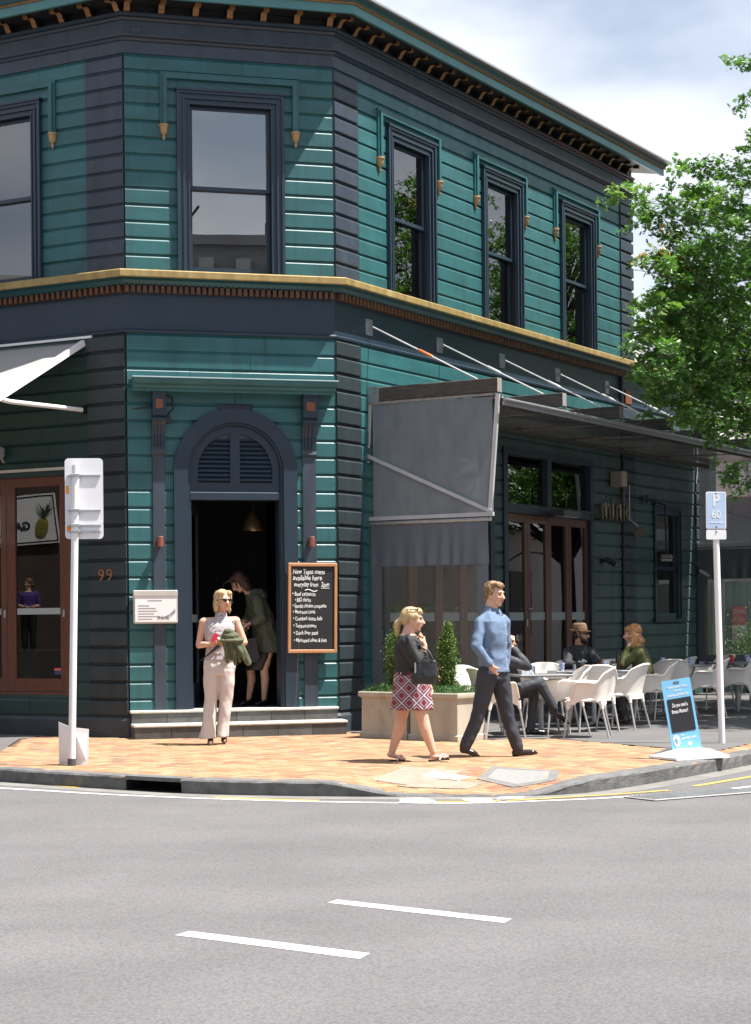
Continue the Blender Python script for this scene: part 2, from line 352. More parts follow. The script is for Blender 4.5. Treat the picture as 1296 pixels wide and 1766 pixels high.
BRICKM = mat('clay_paver', (0.50, 0.275, 0.120), 0.85, 0.12, 30, 0.25, 150, rnd=0.16, island=True)
def brick_material():
    """per-brick tint: ochre, orange, pink and a few greyish pavers"""
    t = BRICKM.node_tree; L = t.links.new
    oi = t.nodes.new('ShaderNodeObjectInfo'); g = t.nodes.new('ShaderNodeNewGeometry')
    ad = t.nodes.new('ShaderNodeMath'); L(oi.outputs['Random'], ad.inputs[0]); L(g.outputs['Random Per Island'], ad.inputs[1])
    mu = t.nodes.new('ShaderNodeMath'); mu.operation = 'MULTIPLY'; L(ad.outputs[0], mu.inputs[0]); mu.inputs[1].default_value = 7.31
    fr = t.nodes.new('ShaderNodeMath'); fr.operation = 'FRACT'; L(mu.outputs[0], fr.inputs[0])
    rp = t.nodes.new('ShaderNodeValToRGB'); e = rp.color_ramp.elements; rp.color_ramp.interpolation = 'CONSTANT'
    e[0].position = 0; e[0].color = (0.320, 0.194, 0.108, 1); e[1].position = 0.30; e[1].color = (0.305, 0.172, 0.090, 1)
    for p, c in ((0.52, (0.330, 0.208, 0.122)), (0.72, (0.290, 0.150, 0.078)), (0.86, (0.275, 0.118, 0.074)), (0.94, (0.205, 0.140, 0.098))):
        x = e.new(p); x.color = (*c, 1)
    L(fr.outputs[0], rp.inputs['Fac'])
    vm = [n for n in t.nodes if n.type == 'VECT_MATH' and n.operation == 'SCALE'][0]
    L(rp.outputs['Color'], vm.inputs[0])
brick_material()
PATCHES = {'slab_a': [(-0.06, 17.05), (0.42, 16.85), (0.83, 17.65), (0.28, 18.0)], 'slab_b': [(0.18, 16.82), (0.80, 16.66), (0.98, 16.98), (0.60, 17.14)], 'surround': [(0.92, 17.2), (1.22, 16.75), (1.62, 16.85), (1.72, 17.5), (1.12, 17.95)]}
# herringbone clay pavers: the nearest as objects, the rest joined
BL, BW, BG = 0.230, 0.115, 0.009
bu = MB().box(-(BL - BG) / 2, (BL - BG) / 2, -(BW - BG) / 2, (BW - BG) / 2, -0.03, 0.0, c=0.004)
brick_me = bu.mesh('paver', BRICKM)
LB = [(-40, 41.0), (-9, 23.35), (-4.19, 20.67), (-4.40, 22.9), (-4.13, 23.7), (-3.05, 23.05), (-0.49, 23.75), (0.4, 22.75), (1.3, 22.03), (2.13, 22.0), (2.40, 21.5), (3.12, 20.3), (3.62, 19.75), (4.2, 20.87), (8.0, 27.2), (30, 64)]
brick_poly = [(p.x, p.y) for p in kin] + [p for p in reversed(LB)]
cand = []
ca, sa = math.cos(R(52)), math.sin(R(52))
for i in range(-70, 71):
    for j in range(-70, 71):
        # herringbone: unit cell of two bricks
        for k in (0, 1):
            # stair-step lattice: vectors (BW,BW) and (2*BW... ) of the 2:1 herringbone
            bx = i * BW + j * 2 * BW; by = i * BW - j * 2 * BW
            if k == 0: cx, cy, rot = bx + BL / 2, by + BW / 2, 0
            else: cx, cy, rot = bx + 2.5 * BW, by, 1
            X = 0.3 + cx * ca - cy * sa; Y = 20.0 + cx * sa + cy * ca
            if not (-6.4 < X < 6.5 and 15.5 < Y < 24.6): continue
            if inside(X, Y, brick_poly): cand.append((X, Y, R(52) + (R(90) if rot else 0)))
cand = sorted(set((round(a, 4), round(b, 4), c) for a, b, c in cand), key=lambda q: q[1])
rest = MB(); nb = 0
for X, Y, a in cand:
    z = drop(X, Y) + random.uniform(-0.0015, 0.0015)
    inview = abs(X / Y) < 0.205
    if inview and nb < 300:
        gx = (drop(X + .05, Y) - drop(X - .05, Y)) / .1; gy = (drop(X, Y + .05) - drop(X, Y - .05)) / .1; nv = Vector((-gx, -gy, 1)).normalized()
        link('paver', brick_me, pavement, T(X, Y, z) @ Vector((0, 0, 1)).rotation_difference(nv).to_matrix().to_4x4() @ Matrix.Rotation(a, 4, 'Z')); nb += 1
    else:
        c, s_ = math.cos(a), math.sin(a)
        rest.add([(X + p[0] * c - p[1] * s_, Y + p[0] * s_ + p[1] * c, z - drop(X, Y) + drop(X + p[0] * c - p[1] * s_, Y + p[0] * s_ + p[1] * c) + p[2]) for p in bu.v], bu.f)
rb = rest.build('paver_field', BRICKM, pavement); tag(rb, kind='stuff')

# asphalt seating area of the footpath, lapping over the ragged brick edge
ar = sheet([(0.30, 22.9), (1.3, 22.03), (2.13, 22.0), (2.40, 21.5), (3.12, 20.3), (3.62, 19.75), (4.2, 20.87), (8.0, 27.2), (30, 64), (30, 90), (-1.0, 60), (-0.4, 23.8)], 0.004, 0, None)
ar.materials.append(ASPH2); tag(link('asphalt_footpath', ar), kind='structure')
al = sheet([(-40, 41.0), (-9, 23.35), (-4.19, 20.67), (-4.40, 22.9), (-4.13, 23.7), (-8, 26.3), (-40, 45)], 0.004, 0, None)
al.materials.append(ASPH2); tag(link('asphalt_path', al), kind='structure')

# bluestone kerb: each stone a piece of the kerb
KST = mat('bluestone_kerb', (0.115, 0.115, 0.115), 0.88, 0.25, 9, 0.7, 55, rnd=0.12, col2=(0.20, 0.195, 0.185), cov=0.33, s2=14)
kerb_root = bpy.data.objects.new('kerb', None); COL.objects.link(kerb_root); tag(kerb_root, kind='structure')
def kerb_h(x, y):
    d = sm(-0.55, 0.32, x) * (1 - sm(1.22, 2.05, x)) if y < 17.2 else 0
    return 0.006 - 0.118 * d
acc = [0.0]
for i in range(1, len(KERB)): acc.append(acc[-1] + (KERB[i] - KERB[i - 1]).length)
def kp(s):
    s = min(max(s, 0), acc[-1] - 1e-6); i = next(k for k in range(1, len(acc)) if acc[k] >= s); f = (s - acc[i - 1]) / max(acc[i] - acc[i - 1], 1e-9)
    return KERB[i - 1].lerp(KERB[i], f), (KERB[i] - KERB[i - 1]).normalized()
s = 0.0; rk = random.Random(3)
i0 = acc[min(range(len(KERB)), key=lambda k: (KERB[k] - Vector((-9, 21.4))).length)]
i1 = acc[min(range(len(KERB)), key=lambda k: (KERB[k] - Vector((9, 28.0))).length)]
drain_a = acc[min(range(len(KERB)), key=lambda k: (KERB[k] - Vector((-2.33, 17.24))).length)] + 0.02
drain_b = drain_a + 0.67
def kerb_stone(s0, s1, zb=ROADZ - 0.05, name='kerb_stone'):
    b = MB(); n = max(2, int((s1 - s0) / 0.11)); W = 0.19; ring = 7
    for k in range(n + 1):
        p, t = kp(s0 + (s1 - s0) * k / n); nrm = Vector((-t.y, t.x)); h = kerb_h(p.x, p.y)
        e = 0.006 if k in (0, n) else 0
        prof = [(0.012 + e, zb), (0.004 + e, min(h - 0.03, ROADZ * .5)), (0.0 + e, h - 0.022), (0.014 + e, h - 0.004 - e), (W * .5, h - e), (W, h - e), (W, zb)]
        for q, (o_, z_) in enumerate(prof):
            jj = 0.010 * noise.noise((p.x * 9 + q, p.y * 9, q * 3.1)) if q in (1, 2, 3) else 0
            b.v.append((p.x + nrm.x * (o_ + jj), p.y + nrm.y * (o_ + jj), z_ + jj * 0.5))
    for k in range(n):
        for q in range(ring): b.f.append((k * ring + q, k * ring + (q + 1) % ring, (k + 1) * ring + (q + 1) % ring, (k + 1) * ring + q)); b.m.append(0)
    b.f.append(tuple(range(ring))); b.m.append(0); b.f.append(tuple(n * ring + q for q in reversed(range(ring)))); b.m.append(0)
    return b.build(name, KST, kerb_root)
s = i0
while s < i1:
    ln = rk.uniform(0.55, 0.95); e = s + ln
    if s < drain_a < e + 0.2: e = drain_a
    if abs(s - drain_a) < 1e-6:
        # stormwater inlet: open mouth with a concrete lintel over it
        e = drain_b; b = MB()
        for k in range(7):
            p, t = kp(s + (e - s) * k / 6); nrm = Vector((-t.y, t.x))
            for o_, z_ in ((0.0, -0.028), (0.0, 0.007), (0.19, 0.007), (0.19, -0.028)): b.v.append((p.x + nrm.x * o_, p.y + nrm.y * o_, z_))
        for k in range(6):
            for q in range(4): b.f.append((k * 4 + q, k * 4 + (q + 1) % 4, k * 4 + 4 + (q + 1) % 4, k * 4 + 4 + q)); b.m.append(0)
        b.f += [(0, 1, 2, 3), (27, 26, 25, 24)]; b.m += [0, 0]
        b.build('drain_lintel', KST, kerb_root)
        b = MB(); p, t = kp(s); q_, t2 = kp(e); nr = Vector((-t.y, t.x))
        a0 = p + nr * 0.02; a1 = q_ + nr * 0.02; b0 = p + nr * 0.55; b1 = q_ + nr * 0.55
        b.add([(a0.x, a0.y, ROADZ + .003), (a1.x, a1.y, ROADZ + .003), (b1.x, b1.y, ROADZ + .003), (b0.x, b0.y, ROADZ + .003), (b0.x, b0.y, -.03), (b1.x, b1.y, -.03), (a0.x, a0.y, -.03), (a1.x, a1.y, -.03)], [(0, 1, 2, 3), (3, 2, 5, 4), (0, 3, 4, 6), (1, 7, 5, 2), (4, 5, 7, 6)])
        b.build('drain_chamber', mat('wet_dark_concrete', (0.03, 0.026, 0.022), 0.8, 0.3, 6), kerb_root)
        s = e; continue
    kerb_stone(s, e); s = e
# gutter strip of smooth concrete along the kerb
gut = MB(); K0 = kerb_off(0.02); K1 = kerb_off(-0.24); n = len(KERB)
for k in range(n): gut.v += [(K0[k].x, K0[k].y, ROADZ + .0015), (K1[k].x, K1[k].y, ROADZ + .0015)]
for k in range(n - 1): gut.f.append((2 * k, 2 * k + 2, 2 * k + 3, 2 * k + 1)); gut.m.append(0)
tag(gut.build('gutter', mat('gutter_concrete', (0.17, 0.165, 0.155), 0.9, 0.2, 3, 0.3, 90, col2=(0.15, 0.14, 0.13), cov=0.35, s2=4)), kind='structure')
# painted lines on the carriageway
PAINTW = mat('road_paint_white', (0.60, 0.59, 0.585), 0.7, 0.10, 25, 0.3, 160, col2=(0.26, 0.255, 0.255), cov=0.49, s2=38)
PAINTY = mat('road_paint_yellow', (0.52, 0.35, 0.05), 0.7, 0.15, 20, 0.3, 160, col2=(0.22, 0.19, 0.13), cov=0.47, s2=40)
def stripe(name, pts, wd, z, m, **kw):
    P = spline(pts, 6) if len(pts) > 2 else [Vector(p) for p in pts]; b = MB()
    for k, p in enumerate(P):
        t = (P[min(k + 1, len(P) - 1)] - P[max(k - 1, 0)]).normalized(); q = Vector((-t.y, t.x)) * wd / 2
        b.v += [(p.x + q.x, p.y + q.y, z), (p.x - q.x, p.y - q.y, z)]
    for k in range(len(P) - 1): b.f.append((2 * k, 2 * k + 2, 2 * k + 3, 2 * k + 1)); b.m.append(0)
    return tag(b.build(name, m), kind='structure')
stripe('edge_line', [(-12, 22.2), (-6.2, 19.1), (-3.57, 17.58), (-2.36, 16.78), (-1.11, 16.17), (-0.25, 15.88), (0.73, 15.70), (1.73, 15.93), (2.26, 16.19), (3.41, 16.97), (6, 20.0), (12, 29)], 0.085, ROADZ + .0030, PAINTW)
for a in ([(-6.2, 19.75), (-4.5, 18.75), (-3.2, 18.16)],): stripe('bay_line', a, 0.07, ROADZ + .0028, PAINTW)
for a in ([(-3.16, 17.92), (-2.83, 17.53)], [(-1.44, 16.42), (-0.95, 16.2), (-0.5, 16.04)], [(0.45, 15.84), (0.75, 15.83), (1.05, 15.86)], [(1.10, 15.86), (1.76, 16.18), (2.15, 16.38), (2.62, 16.68)], [(2.9, 17.05), (3.25, 17.5), (3.75, 18.2), (4.3, 19.05)]):
    stripe('yellow_line', a, 0.075, ROADZ + .0042, PAINTY)
for q in ([(-0.28, 10.23), (-0.23, 10.34), (0.69, 9.62), (0.64, 9.49)], [(-1.01, 9.22), (-0.95, 9.34), (-0.04, 8.66), (-0.09, 8.52)]):
    tag(MB().add([(x, y, ROADZ + .002) for x, y in q], [(3, 2, 1, 0)]).build('lane_dash', PAINTW), kind='structure')
def disc(name, x, y, z, r, m, n=24):
    return tag(MB().add([(x + r * math.cos(2 * math.pi * k / n), y + r * math.sin(2 * math.pi * k / n), z) for k in range(n)], [tuple(range(n))]).build(name, m), kind='structure')
disc('painted_spot', 0.32, 16.05, ROADZ + .0045, 0.13, PAINTW); disc('painted_spot', 0.86, 15.98, ROADZ + .0045, 0.13, PAINTW)
def patch(name, pts, z, m, zf=None):
    if not zf: return tag(MB().add([(x, y, z) for x, y in pts], [tuple(range(len(pts)))]).build(name, m), kind='structure')
    me = sheet(pts, z, 0.1, drop, .03); me.materials.append(m); return tag(link(name, me), kind='structure')
patch('painted_square', [(0.18, 15.72), (0.52, 15.72), (0.48, 15.98), (0.20, 16.02)], ROADZ + .0055, PAINTW)
patch('painted_square', [(0.80, 15.74), (1.00, 15.78), (0.97, 15.90), (0.76, 15.87)], ROADZ + .0055, PAINTW)
patch('painted_square', [(1.02, 15.95), (1.24, 15.98), (1.28, 16.2), (1.06, 16.2)], ROADZ + .0055, PAINTW)
CONC = mat('pale_concrete_slab', (0.245, 0.22, 0.175), 0.9, 0.14, 7, 0.3, 80, col2=(0.20, 0.18, 0.145), cov=0.35, s2=9)
patch('concrete_patch', PATCHES['slab_a'], 0.005, CONC, drop)
patch('concrete_patch', PATCHES['slab_b'], 0.0065, CONC, drop)
patch('tactile_square', [(0.42, 17.35), (0.74, 17.12), (0.86, 17.3), (0.53, 17.62)], 0.008, PAINTW, drop)
# cast-iron service cover and road grate
cov = thing('service_cover', 'grey rectangular metal service cover set in the brick footpath', 'cover', (1.32, 17.3, 0.0))
for nm_, pts_, dz_, m_ in (('frame', [(0.92, 17.2), (1.22, 16.75), (1.62, 16.85), (1.72, 17.5), (1.12, 17.95)], .0055, mat('asphalt_surround', (0.16, 0.155, 0.15), 0.9, 0.2, 14, 0.4, 120)),
                           ('cover_plate', [(1.02, 17.22), (1.26, 16.88), (1.55, 16.95), (1.62, 17.45), (1.15, 17.75)], .0075, mat('worn_iron', (0.27, 0.265, 0.26), 0.6, 0.12, 30, 0.6, 70, metal=0.2))):
    me_ = sheet(pts_, dz_, 0.1, drop, .03)
    for v in me_.vertices: v.co.x -= 1.32; v.co.y -= 17.3
    me_.materials.append(m_); link(nm_, me_, cov)
gr = thing('road_grate', 'flat steel grate in the road beside the yellow line', 'grate', (2.75, 16.2, ROADZ), R(33))
MB().box(-0.62, 0.62, -0.2, 0.2, 0.004, 0.013, c=0.003).build('frame', mat('grate_frame', (0.30, 0.295, 0.285), 0.7, 0.12, 20, 0.3, 90), gr)
gbar = MB().box(-0.012, 0.012, -0.17, 0.17, 0.013, 0.019)
gme = gbar.mesh('bar', GALV)
for k in range(24): link('bar', gme, gr, T(-0.575 + k * 0.05, 0, 0))

# ================================================================== THE CORNER BUILDING
bld = thing('corner_building', 'two-storey teal weatherboard corner building with navy trim and gilt brackets', 'building')
TL = R(43.8) / 2
RUNS_FULL = True
def path_pt(o, z, uL=-LLEN, uR=RLEN, ends=0.0):
    """the outline of the three street fronts, offset outwards by o, mitred at the corners"""
    t = math.tan(TL) * o
    return [fp('L', uL, o, z), fp('C', -t, o, z), fp('C', CW + t, o, z), fp('R', uR + ends, o, z)]
def band(name, prof, m, uR=RLEN, ret=0.0, parent=None):
    """profile of (offset, z) points swept along the three fronts; ret = overhang of the return at the far end"""
    b = MB(); n = len(prof)
    rings = [[p for p in path_pt(o, z, ends=(o * ret))] for o, z in prof] if False else None
    for si in range(4):
        for o, z in prof: b.v.append(tuple(path_pt(o, z, uR=uR, ends=max(o, 0) * ret)[si]))
    for si in range(3):
        for k in range(n):
            b.f.append((si * n + k, si * n + (k + 1) % n, (si + 1) * n + (k + 1) % n, (si + 1) * n + k)); b.m.append(0)
    b.f.append(tuple(range(n))); b.m.append(0); b.f.append(tuple(3 * n + k for k in reversed(range(n)))); b.m.append(0)
    return b.build(name, m, parent or bld)
def wall(name, k, u0, u1, z0, z1, holes, m, y0=0.0, y1=0.2, parent=None):
    xs = sorted({u0, u1, *[min(max(h[0], u0), u1) for h in holes], *[min(max(h[1], u0), u1) for h in holes]})
    zs = sorted({z0, z1, *[min(max(h[2], z0), z1) for h in holes], *[min(max(h[3], z0), z1) for h in holes]})
    b = MB()
    for i in range(len(xs) - 1):
        for j in range(len(zs) - 1):
            cx, cz = (xs[i] + xs[i + 1]) / 2, (zs[j] + zs[j + 1]) / 2
            if any(h[0] < cx < h[1] and h[2] < cz < h[3] for h in holes): continue
            b.box(xs[i], xs[i + 1], y0, y1, zs[j], zs[j + 1])
    return b.build(name, m, parent or bld, FM[k])
PITCH = 0.2078
def board_mesh(h, m, name='weatherboard'):
    prof = [(0.0, 0.0), (-0.028, 0.0), (-0.032, 0.004), (-0.032, h - 0.046), (-0.029, h - 0.041), (-0.009, h - 0.015), (-0.009, h), (0.0, h)]
    return MB().prism(prof, 0, 1, 'x').mesh(name, m)
def quoin_mesh(h, m):
    y = -0.052; e = 0.016
    b = MB(); b.prism([(0, 0), (-.012, 0), (y + .006, 0.008), (y, 0.016), (y, h - 0.046), (y + .01, h - 0.034), (-.014, h - 0.016), (-.014, h), (0, h)], 0, 1, 'x')
    return b.mesh('quoin_block', m)
BRD = {}
def boards(k, u0, u1, zs, cuts, m, parent, quoin=False, top=None):
    """one row of cladding per entry of zs (bottoms); cuts(zmid) gives the gaps"""
    rr = random.Random(int(u0 * 100) + int(zs[0] * 10))
    for i, z in enumerate(zs):
        h = (zs[i + 1] - z) if i + 1 < len(zs) else (top - z)
        key = (round(h, 3), m.name, quoin)
        if key not in BRD: BRD[key] = quoin_mesh(h, m) if quoin else board_mesh(h, m)
        spans = [(u0, u1)]
        for c0, c1 in cuts(z + h / 2):
            ns = []
            for a, b_ in spans:
                if c1 <= a or c0 >= b_: ns.append((a, b_)); continue
                if c0 - a > 0.03: ns.append((a, c0))
                if b_ - c1 > 0.03: ns.append((c1, b_))
            spans = ns
        for a, b_ in spans:
            segs = [(a, b_)]
            if not quoin and b_ - a > 1.5:
                j = rr.uniform(a + 0.4, b_ - 0.4); segs = [(a, j - 0.002), (j + 0.002, b_)]
            for s0, s1 in segs:
                link('quoin_block' if quoin else 'weatherboard', BRD[key], parent, FM[k] @ T(s0, rr.uniform(-.0015, .0015), z) @ Matrix.Diagonal((s1 - s0, 1, 1, 1)))

UPZ = [5.79 + 0.2079 * i for i in range(12)] + [8.285]          # bottoms of the upper boards
LOZ = [0.27 + 0.2159 * i for i in range(22)]                     # lower boards up to 5.02
WC = (0.645, 2.012, 5.74, 8.05)                                  # window openings incl. architrave (u0,u1,z0,z1)
WR = [(1.30, 2.60, 5.74, 8.02), (4.03, 5.33, 5.74, 8.02), (6.70, 8.02, 5.74, 8.02)]
WL = [(-2.63, -1.26, 5.74, 8.06), (-5.4, -4.03, 5.74, 8.06)]
AR = 0.165
def hole(wn): return (wn[0] + AR, wn[1] - AR, wn[2] + 0.02, wn[3] - AR)
AC, AZ, RO, RI = 1.35, 3.31, 0.785, 0.61                          # the arch: centre u, centre z, outer and inner radius
DOORR = (4.62, 7.86, 0.06, 4.0)                                  # bifold doors on the right front
DOORR2 = (1.10, 4.30, 0.06, 4.0)                                 # second set behind the end screen
DOORL = (-4.6, -0.86, 0.52, 3.36)
up_l = wall('upper_wall', 'L', -LLEN, 0.0, 5.6, 8.95, [hole(x) for x in WL], NAVY)
up_c = wall('upper_wall', 'C', 0.0, CW, 5.6, 8.95, [hole(WC)], NAVY)
up_r = wall('upper_wall', 'R', 0.0, RLEN, 5.6, 8.95, [hole(x) for x in WR], NAVY)
lo_l = wall('lower_wall', 'L', -LLEN, 0.0, 0.0, 5.6, [DOORL], SHADEGREEN)
lo_c = wall('lower_wall', 'C', 0.0, CW, 0.0, 5.6, [(0.74, 1.95, 0.33, 3.7)], NAVY)
lo_r = wall('lower_wall', 'R', 0.0, RLEN, 0.0, 5.6, [DOORR, DOORR2], SHADEGREEN)
for p in (up_l, up_c, up_r, lo_l, lo_c, lo_r): p.parent = bld
# cladding (children of the wall they belong to; walls carry the front's frame, so pieces get the inverse)
def cl(k, wallob, *a, **kw):
    before = set(o.name for o in bpy.data.objects); boards(k, *a, wallob, **kw)
    inv = FM[k].inverted()
    for c in wallob.children:
        if c.name not in before: c.matrix_basis = inv @ c.matrix_basis
rect_cut = lambda rects: (lambda z: [(r[0], r[1]) for r in rects if r[2] < z < r[3]])
cl('C', up_c, 0.0, CW, UPZ, rect_cut([(WC[0] + .02, WC[1] - .02, WC[2], WC[3] - .02)]), TEAL, top=8.475)
cl('R', up_r, 0.555, 9.07, UPZ, rect_cut([(r[0] + .02, r[1] - .02, r[2], r[3] - .02) for r in WR]), TEAL, top=8.475)
cl('L', up_l, -LLEN, -0.57, UPZ, rect_cut([(r[0] + .02, r[1] - .02, r[2], r[3] - .02) for r in WL]), TEAL, top=8.475)
QZ = UPZ
cl('R', up_r, -0.015, 0.555, QZ, lambda z: [], NAVY, top=8.475, quoin=True)
cl('R', up_r, 9.09, RLEN, QZ, lambda z: [], NAVY, top=8.475, quoin=True)
cl('L', up_l, -0.57, 0.0, QZ, lambda z: [], NAVY, top=8.475)
def arch_cut(z):
    o = [(0.30, 0.455), (2.21, 2.385)] if z < 4.28 else []
    if z < AZ: o.append((AC - RO + .03, AC + RO - .03))
    elif z < AZ + RO - .04:
        c = math.sqrt(RO ** 2 - (z - AZ) ** 2) - .04; o.append((AC - c, AC + c))
    return o
cl('C', lo_c, 0.0, CW, LOZ, arch_cut, TEAL, top=5.02)
cl('R', lo_r, 0.57, 0.86, LOZ[:19], lambda z: [], TEAL, top=LOZ[19])
cl('R', lo_r, 0.57, 9.05, LOZ[19:], lambda z: [], TEAL, top=5.02)
cl('R', lo_r, 0.86, 9.05, LOZ[:19], rect_cut([DOORR, DOORR2]), SHADEGREEN, top=LOZ[19])
cl('R', lo_r, -0.02, 0.57, LOZ, lambda z: [], NAVYL, top=5.02, quoin=True)
cl('R', lo_r, 9.05, RLEN, LOZ, lambda z: [], NAVY, top=5.02, quoin=True)
cl('L', lo_l, -0.57, 0.0, LOZ, lambda z: [], NAVYL, top=5.02, quoin=True)
cl('L', lo_l, -2.2, -0.58, LOZ, rect_cut([DOORL]), mat('awning_shaded_green', (0.011, 0.036, 0.038), 0.38, 0.12, 2, 0.05, 90, rnd=0.06), top=5.02)  # green darkened in the colour to carry the awning's shade

# horizontal bands (each swept round the three fronts)
band('plinth', [(0, 0), (.075, 0), (.075, .21), (.05, .245), (0, .245)], mat('plinth_navy', (0.030, 0.040, 0.050), 0.6, 0.2, 4, 0.2, 50, col2=(0.09, 0.095, 0.09), cov=0.2, s2=5))
band('lower_frieze', [(0, 5.02), (.016, 5.02), (.016, 5.50), (0, 5.50)], NAVYT, uR=WING)
band('frieze_bead', [(.016, 5.02), (.045, 5.02), (.05, 5.045), (.03, 5.065), (.016, 5.065)], NAVYT, uR=WING)
band('dentil_backing', [(0, 5.50), (.03, 5.50), (.03, 5.60), (0, 5.60)], NAVYT, uR=10.9)
band('string_moulding', [(0, 5.60), (.085, 5.60), (.10, 5.615), (.14, 5.65), (.22, 5.67), (0, 5.67)], TEALD, uR=10.9)
gilt = band('gilt_string_course', [(0, 5.67), (.25, 5.67), (.255, 5.68), (.255, 5.750), (.24, 5.763), (0, 5.795)], GOLD, uR=10.9)
band('upper_frieze', [(0, 8.475), (.035, 8.475), (.035, 8.93), (0, 8.93)], NAVY)
band('frieze_moulding', [(.035, 8.625), (.055, 8.63), (.075, 8.655), (.06, 8.67), (.08, 8.69), (.08, 8.705), (.035, 8.715)], NAVYT)
band('bed_moulding', [(.035, 8.875), (.055, 8.88), (.08, 8.905), (.065, 8.92), (.095, 8.94), (.095, 8.965), (0, 8.965), (0, 8.93), (.035, 8.93)], NAVYT)
band('cornice_soffit', [(0, 8.965), (.02, 8.965), (.02, 9.075), (.43, 9.075), (.43, 9.11), (0, 9.11)], BLACK, ret=1.0)
FASC = mat('pale_teal_fascia', (0.060, 0.185, 0.185), 0.4, 0.1, 3, 0.05, 60, stretch=(1, 1, 4))
band('cornice_fascia', [(.40, 9.045), (.445, 9.045), (.445, 9.155), (.40, 9.155)], FASC, ret=1.0)
band('cornice_gilt_strip', [(.40, 9.155), (.465, 9.155), (.478, 9.168), (.465, 9.182), (.40, 9.182)], GILTB, ret=1.0)
band('cornice_crown', [(.40, 9.182), (.468, 9.182), (.475, 9.205), (.505, 9.235), (.53, 9.252), (.40, 9.252)], TEALD, ret=1.0)
band('roof_edge', [(.0, 9.252), (.55, 9.252), (.56, 9.258), (.56, 9.285), (.54, 9.292), (.0, 9.32)], GREYM, ret=1.0)

# modillion brackets with a gilded scroll edge
def bracket_mesh():
    S = [(0.0, 0.0), (-.05, .004), (-.085, .016), (-.105, .036), (-.118, .062), (-.135, .085), (-.165, .098), (-.195, .098), (-.2, .098)]
    under = S + [(-.2, .112)]
    b = MB(); wd = .075
    prof = [(y, z) for y, z in S] + [(-.23, .07), (-.285, .07), (-.285, .112), (0, .112)]
    mis = [1] * (len(S)) + [1, 1, 1, 0]
    b.prism(prof, -wd / 2, wd / 2, 'x', 0, [1 if i < len(S) + 2 else 0 for i in range(len(prof))])
    return b.mesh('bracket', [BLACK, GILTB])
bme = bracket_mesh()
for k, us in (('C', [0.03 + .43 * i for i in range(7)]), ('R', [0.02 + .386 * i for i in range(25)]), ('L', [-0.02 - .425 * i for i in range(10)])):
    for u in us: link('bracket', bme, bld, FM[k] @ T(u, -.02, 8.962))
dme = MB().box(-.024, .024, -.075, 0, 0, .088, c=.004).mesh('dentil', DENTSH)
dme2 = MB().box(-.029, .029, -.075, 0, 0, .088, c=.004).mesh('dentil', DENTSH)
for k, us, me in (('C', [0.0 + .0745 * i for i in range(36)], dme), ('R', [0.06 + .09 * i for i in range(106)], dme2), ('L', [-.04 - .085 * i for i in range(28)], dme)):
    for u in us: link('dentil', me, bld, FM[k] @ T(u, -.028, 5.508))

# sash windows
CURT = mat('pale_curtain', (0.78, 0.76, 0.72), 0.9, 0.1, 4)
def sash_window(k, wn, blind=0.0, hood=None):
    u0, u1, z0, z1 = wn; a = MB()
    # architrave: stepped moulding, mitreless; sides run down to the string course
    for (w0, w1, y) in ((0.0, .035, -.085), (.035, .075, -.060), (.075, .10, -.075), (.10, .145, -.045), (.145, AR, -.058)):
        a.box(u0 + w0, u0 + w1, y, 0.02, z0, z1 - w0); a.box(u1 - w1, u1 - w0, y, 0.02, z0, z1 - w0); a.box(u0 + w1, u1 - w1, y + .0008, 0.02, z1 - w1, z1 - w0)
    a.box(u0 - .02, u1 + .02, -.105, 0.0, z1, z1 + .028)
    win = a.build('window', NAVYT, bld, FM[k])
    i0, i1, t1, b1 = u0 + AR, u1 - AR, z1 - AR, z0 + .05
    mid = (t1 + b1) / 2 + 0.02
    for nm, y, za, zb in (('upper_sash', .03, mid - .02, t1), ('lower_sash', .075, b1, mid + .025)):
        s_ = MB(); t = .045
        s_.box(i0, i0 + t, y, y + .04, za, zb); s_.box(i1 - t, i1, y, y + .04, za, zb); s_.box(i0 + t, i1 - t, y + .001, y + .039, zb - t, zb)
        s_.box(i0 + t, i1 - t, y + .001, y + .039, za, za + (.085 if nm == 'lower_sash' else t))
        so = s_.build(nm, NAVYT, win)
        MB().box(i0 + t - .004, i1 - t + .004, y + .018, y + .022, za + t - .004, zb - t + .004).build('pane', GLASS, win)
    MB().box(i0, i1, -.03, .12, z0 + .0, z0 + .05, c=.006).build('sill', NAVYT, win)
    # reveals
    rv = MB(); rv.box(i0 - .02, i0, .02, .2, b1, t1); rv.box(i1, i1 + .02, .02, .2, b1, t1); rv.box(i0 - .02, i1 + .02, .021, .2, t1, t1 + .02); rv.build('reveal', NAVYT, win)
    if blind:
        MB().box(i0 + .02, i1 - .02, .17, .176, t1 - blind, t1).build('blind', CURT, win)
    # hood mould on drops
    h0, h1, hz, hb = hood
    m_ = MB()
    for (w0, w1, y) in ((0, .03, -.06), (.03, .085, -.085)):
        m_.box(h0 + w0, h0 + w1, y, -.005, hb, hz - w0); m_.box(h1 - w1, h1 - w0, y, -.005, hb, hz - w0); m_.box(h0 + w1, h1 - w1, y + .0006, -.005, hz - w1, hz - w0)
    hd = m_.build('hood_mould', TEAL, win)
    dp = MB().lathe([(.062, 0), (.064, -.02), (.052, -.03), (.05, -.05), (.044, -.10), (.026, -.125), (.014, -.135), (.018, -.15), (.022, -.165), (.012, -.185), (.002, -.205)], 10)
    for u in (h0 + .045, h1 - .045): link('gilt_drop', dp.mesh('gilt_drop', GILTD), win, T(u, -.05, hb), True)
    return win
sash_window('C', WC, 0, (0.44, 2.21, 8.27, 7.61))
for wn in WR: sash_window('R', wn, 0, (wn[0] - .24, wn[1] + .17, 8.21, 7.56))
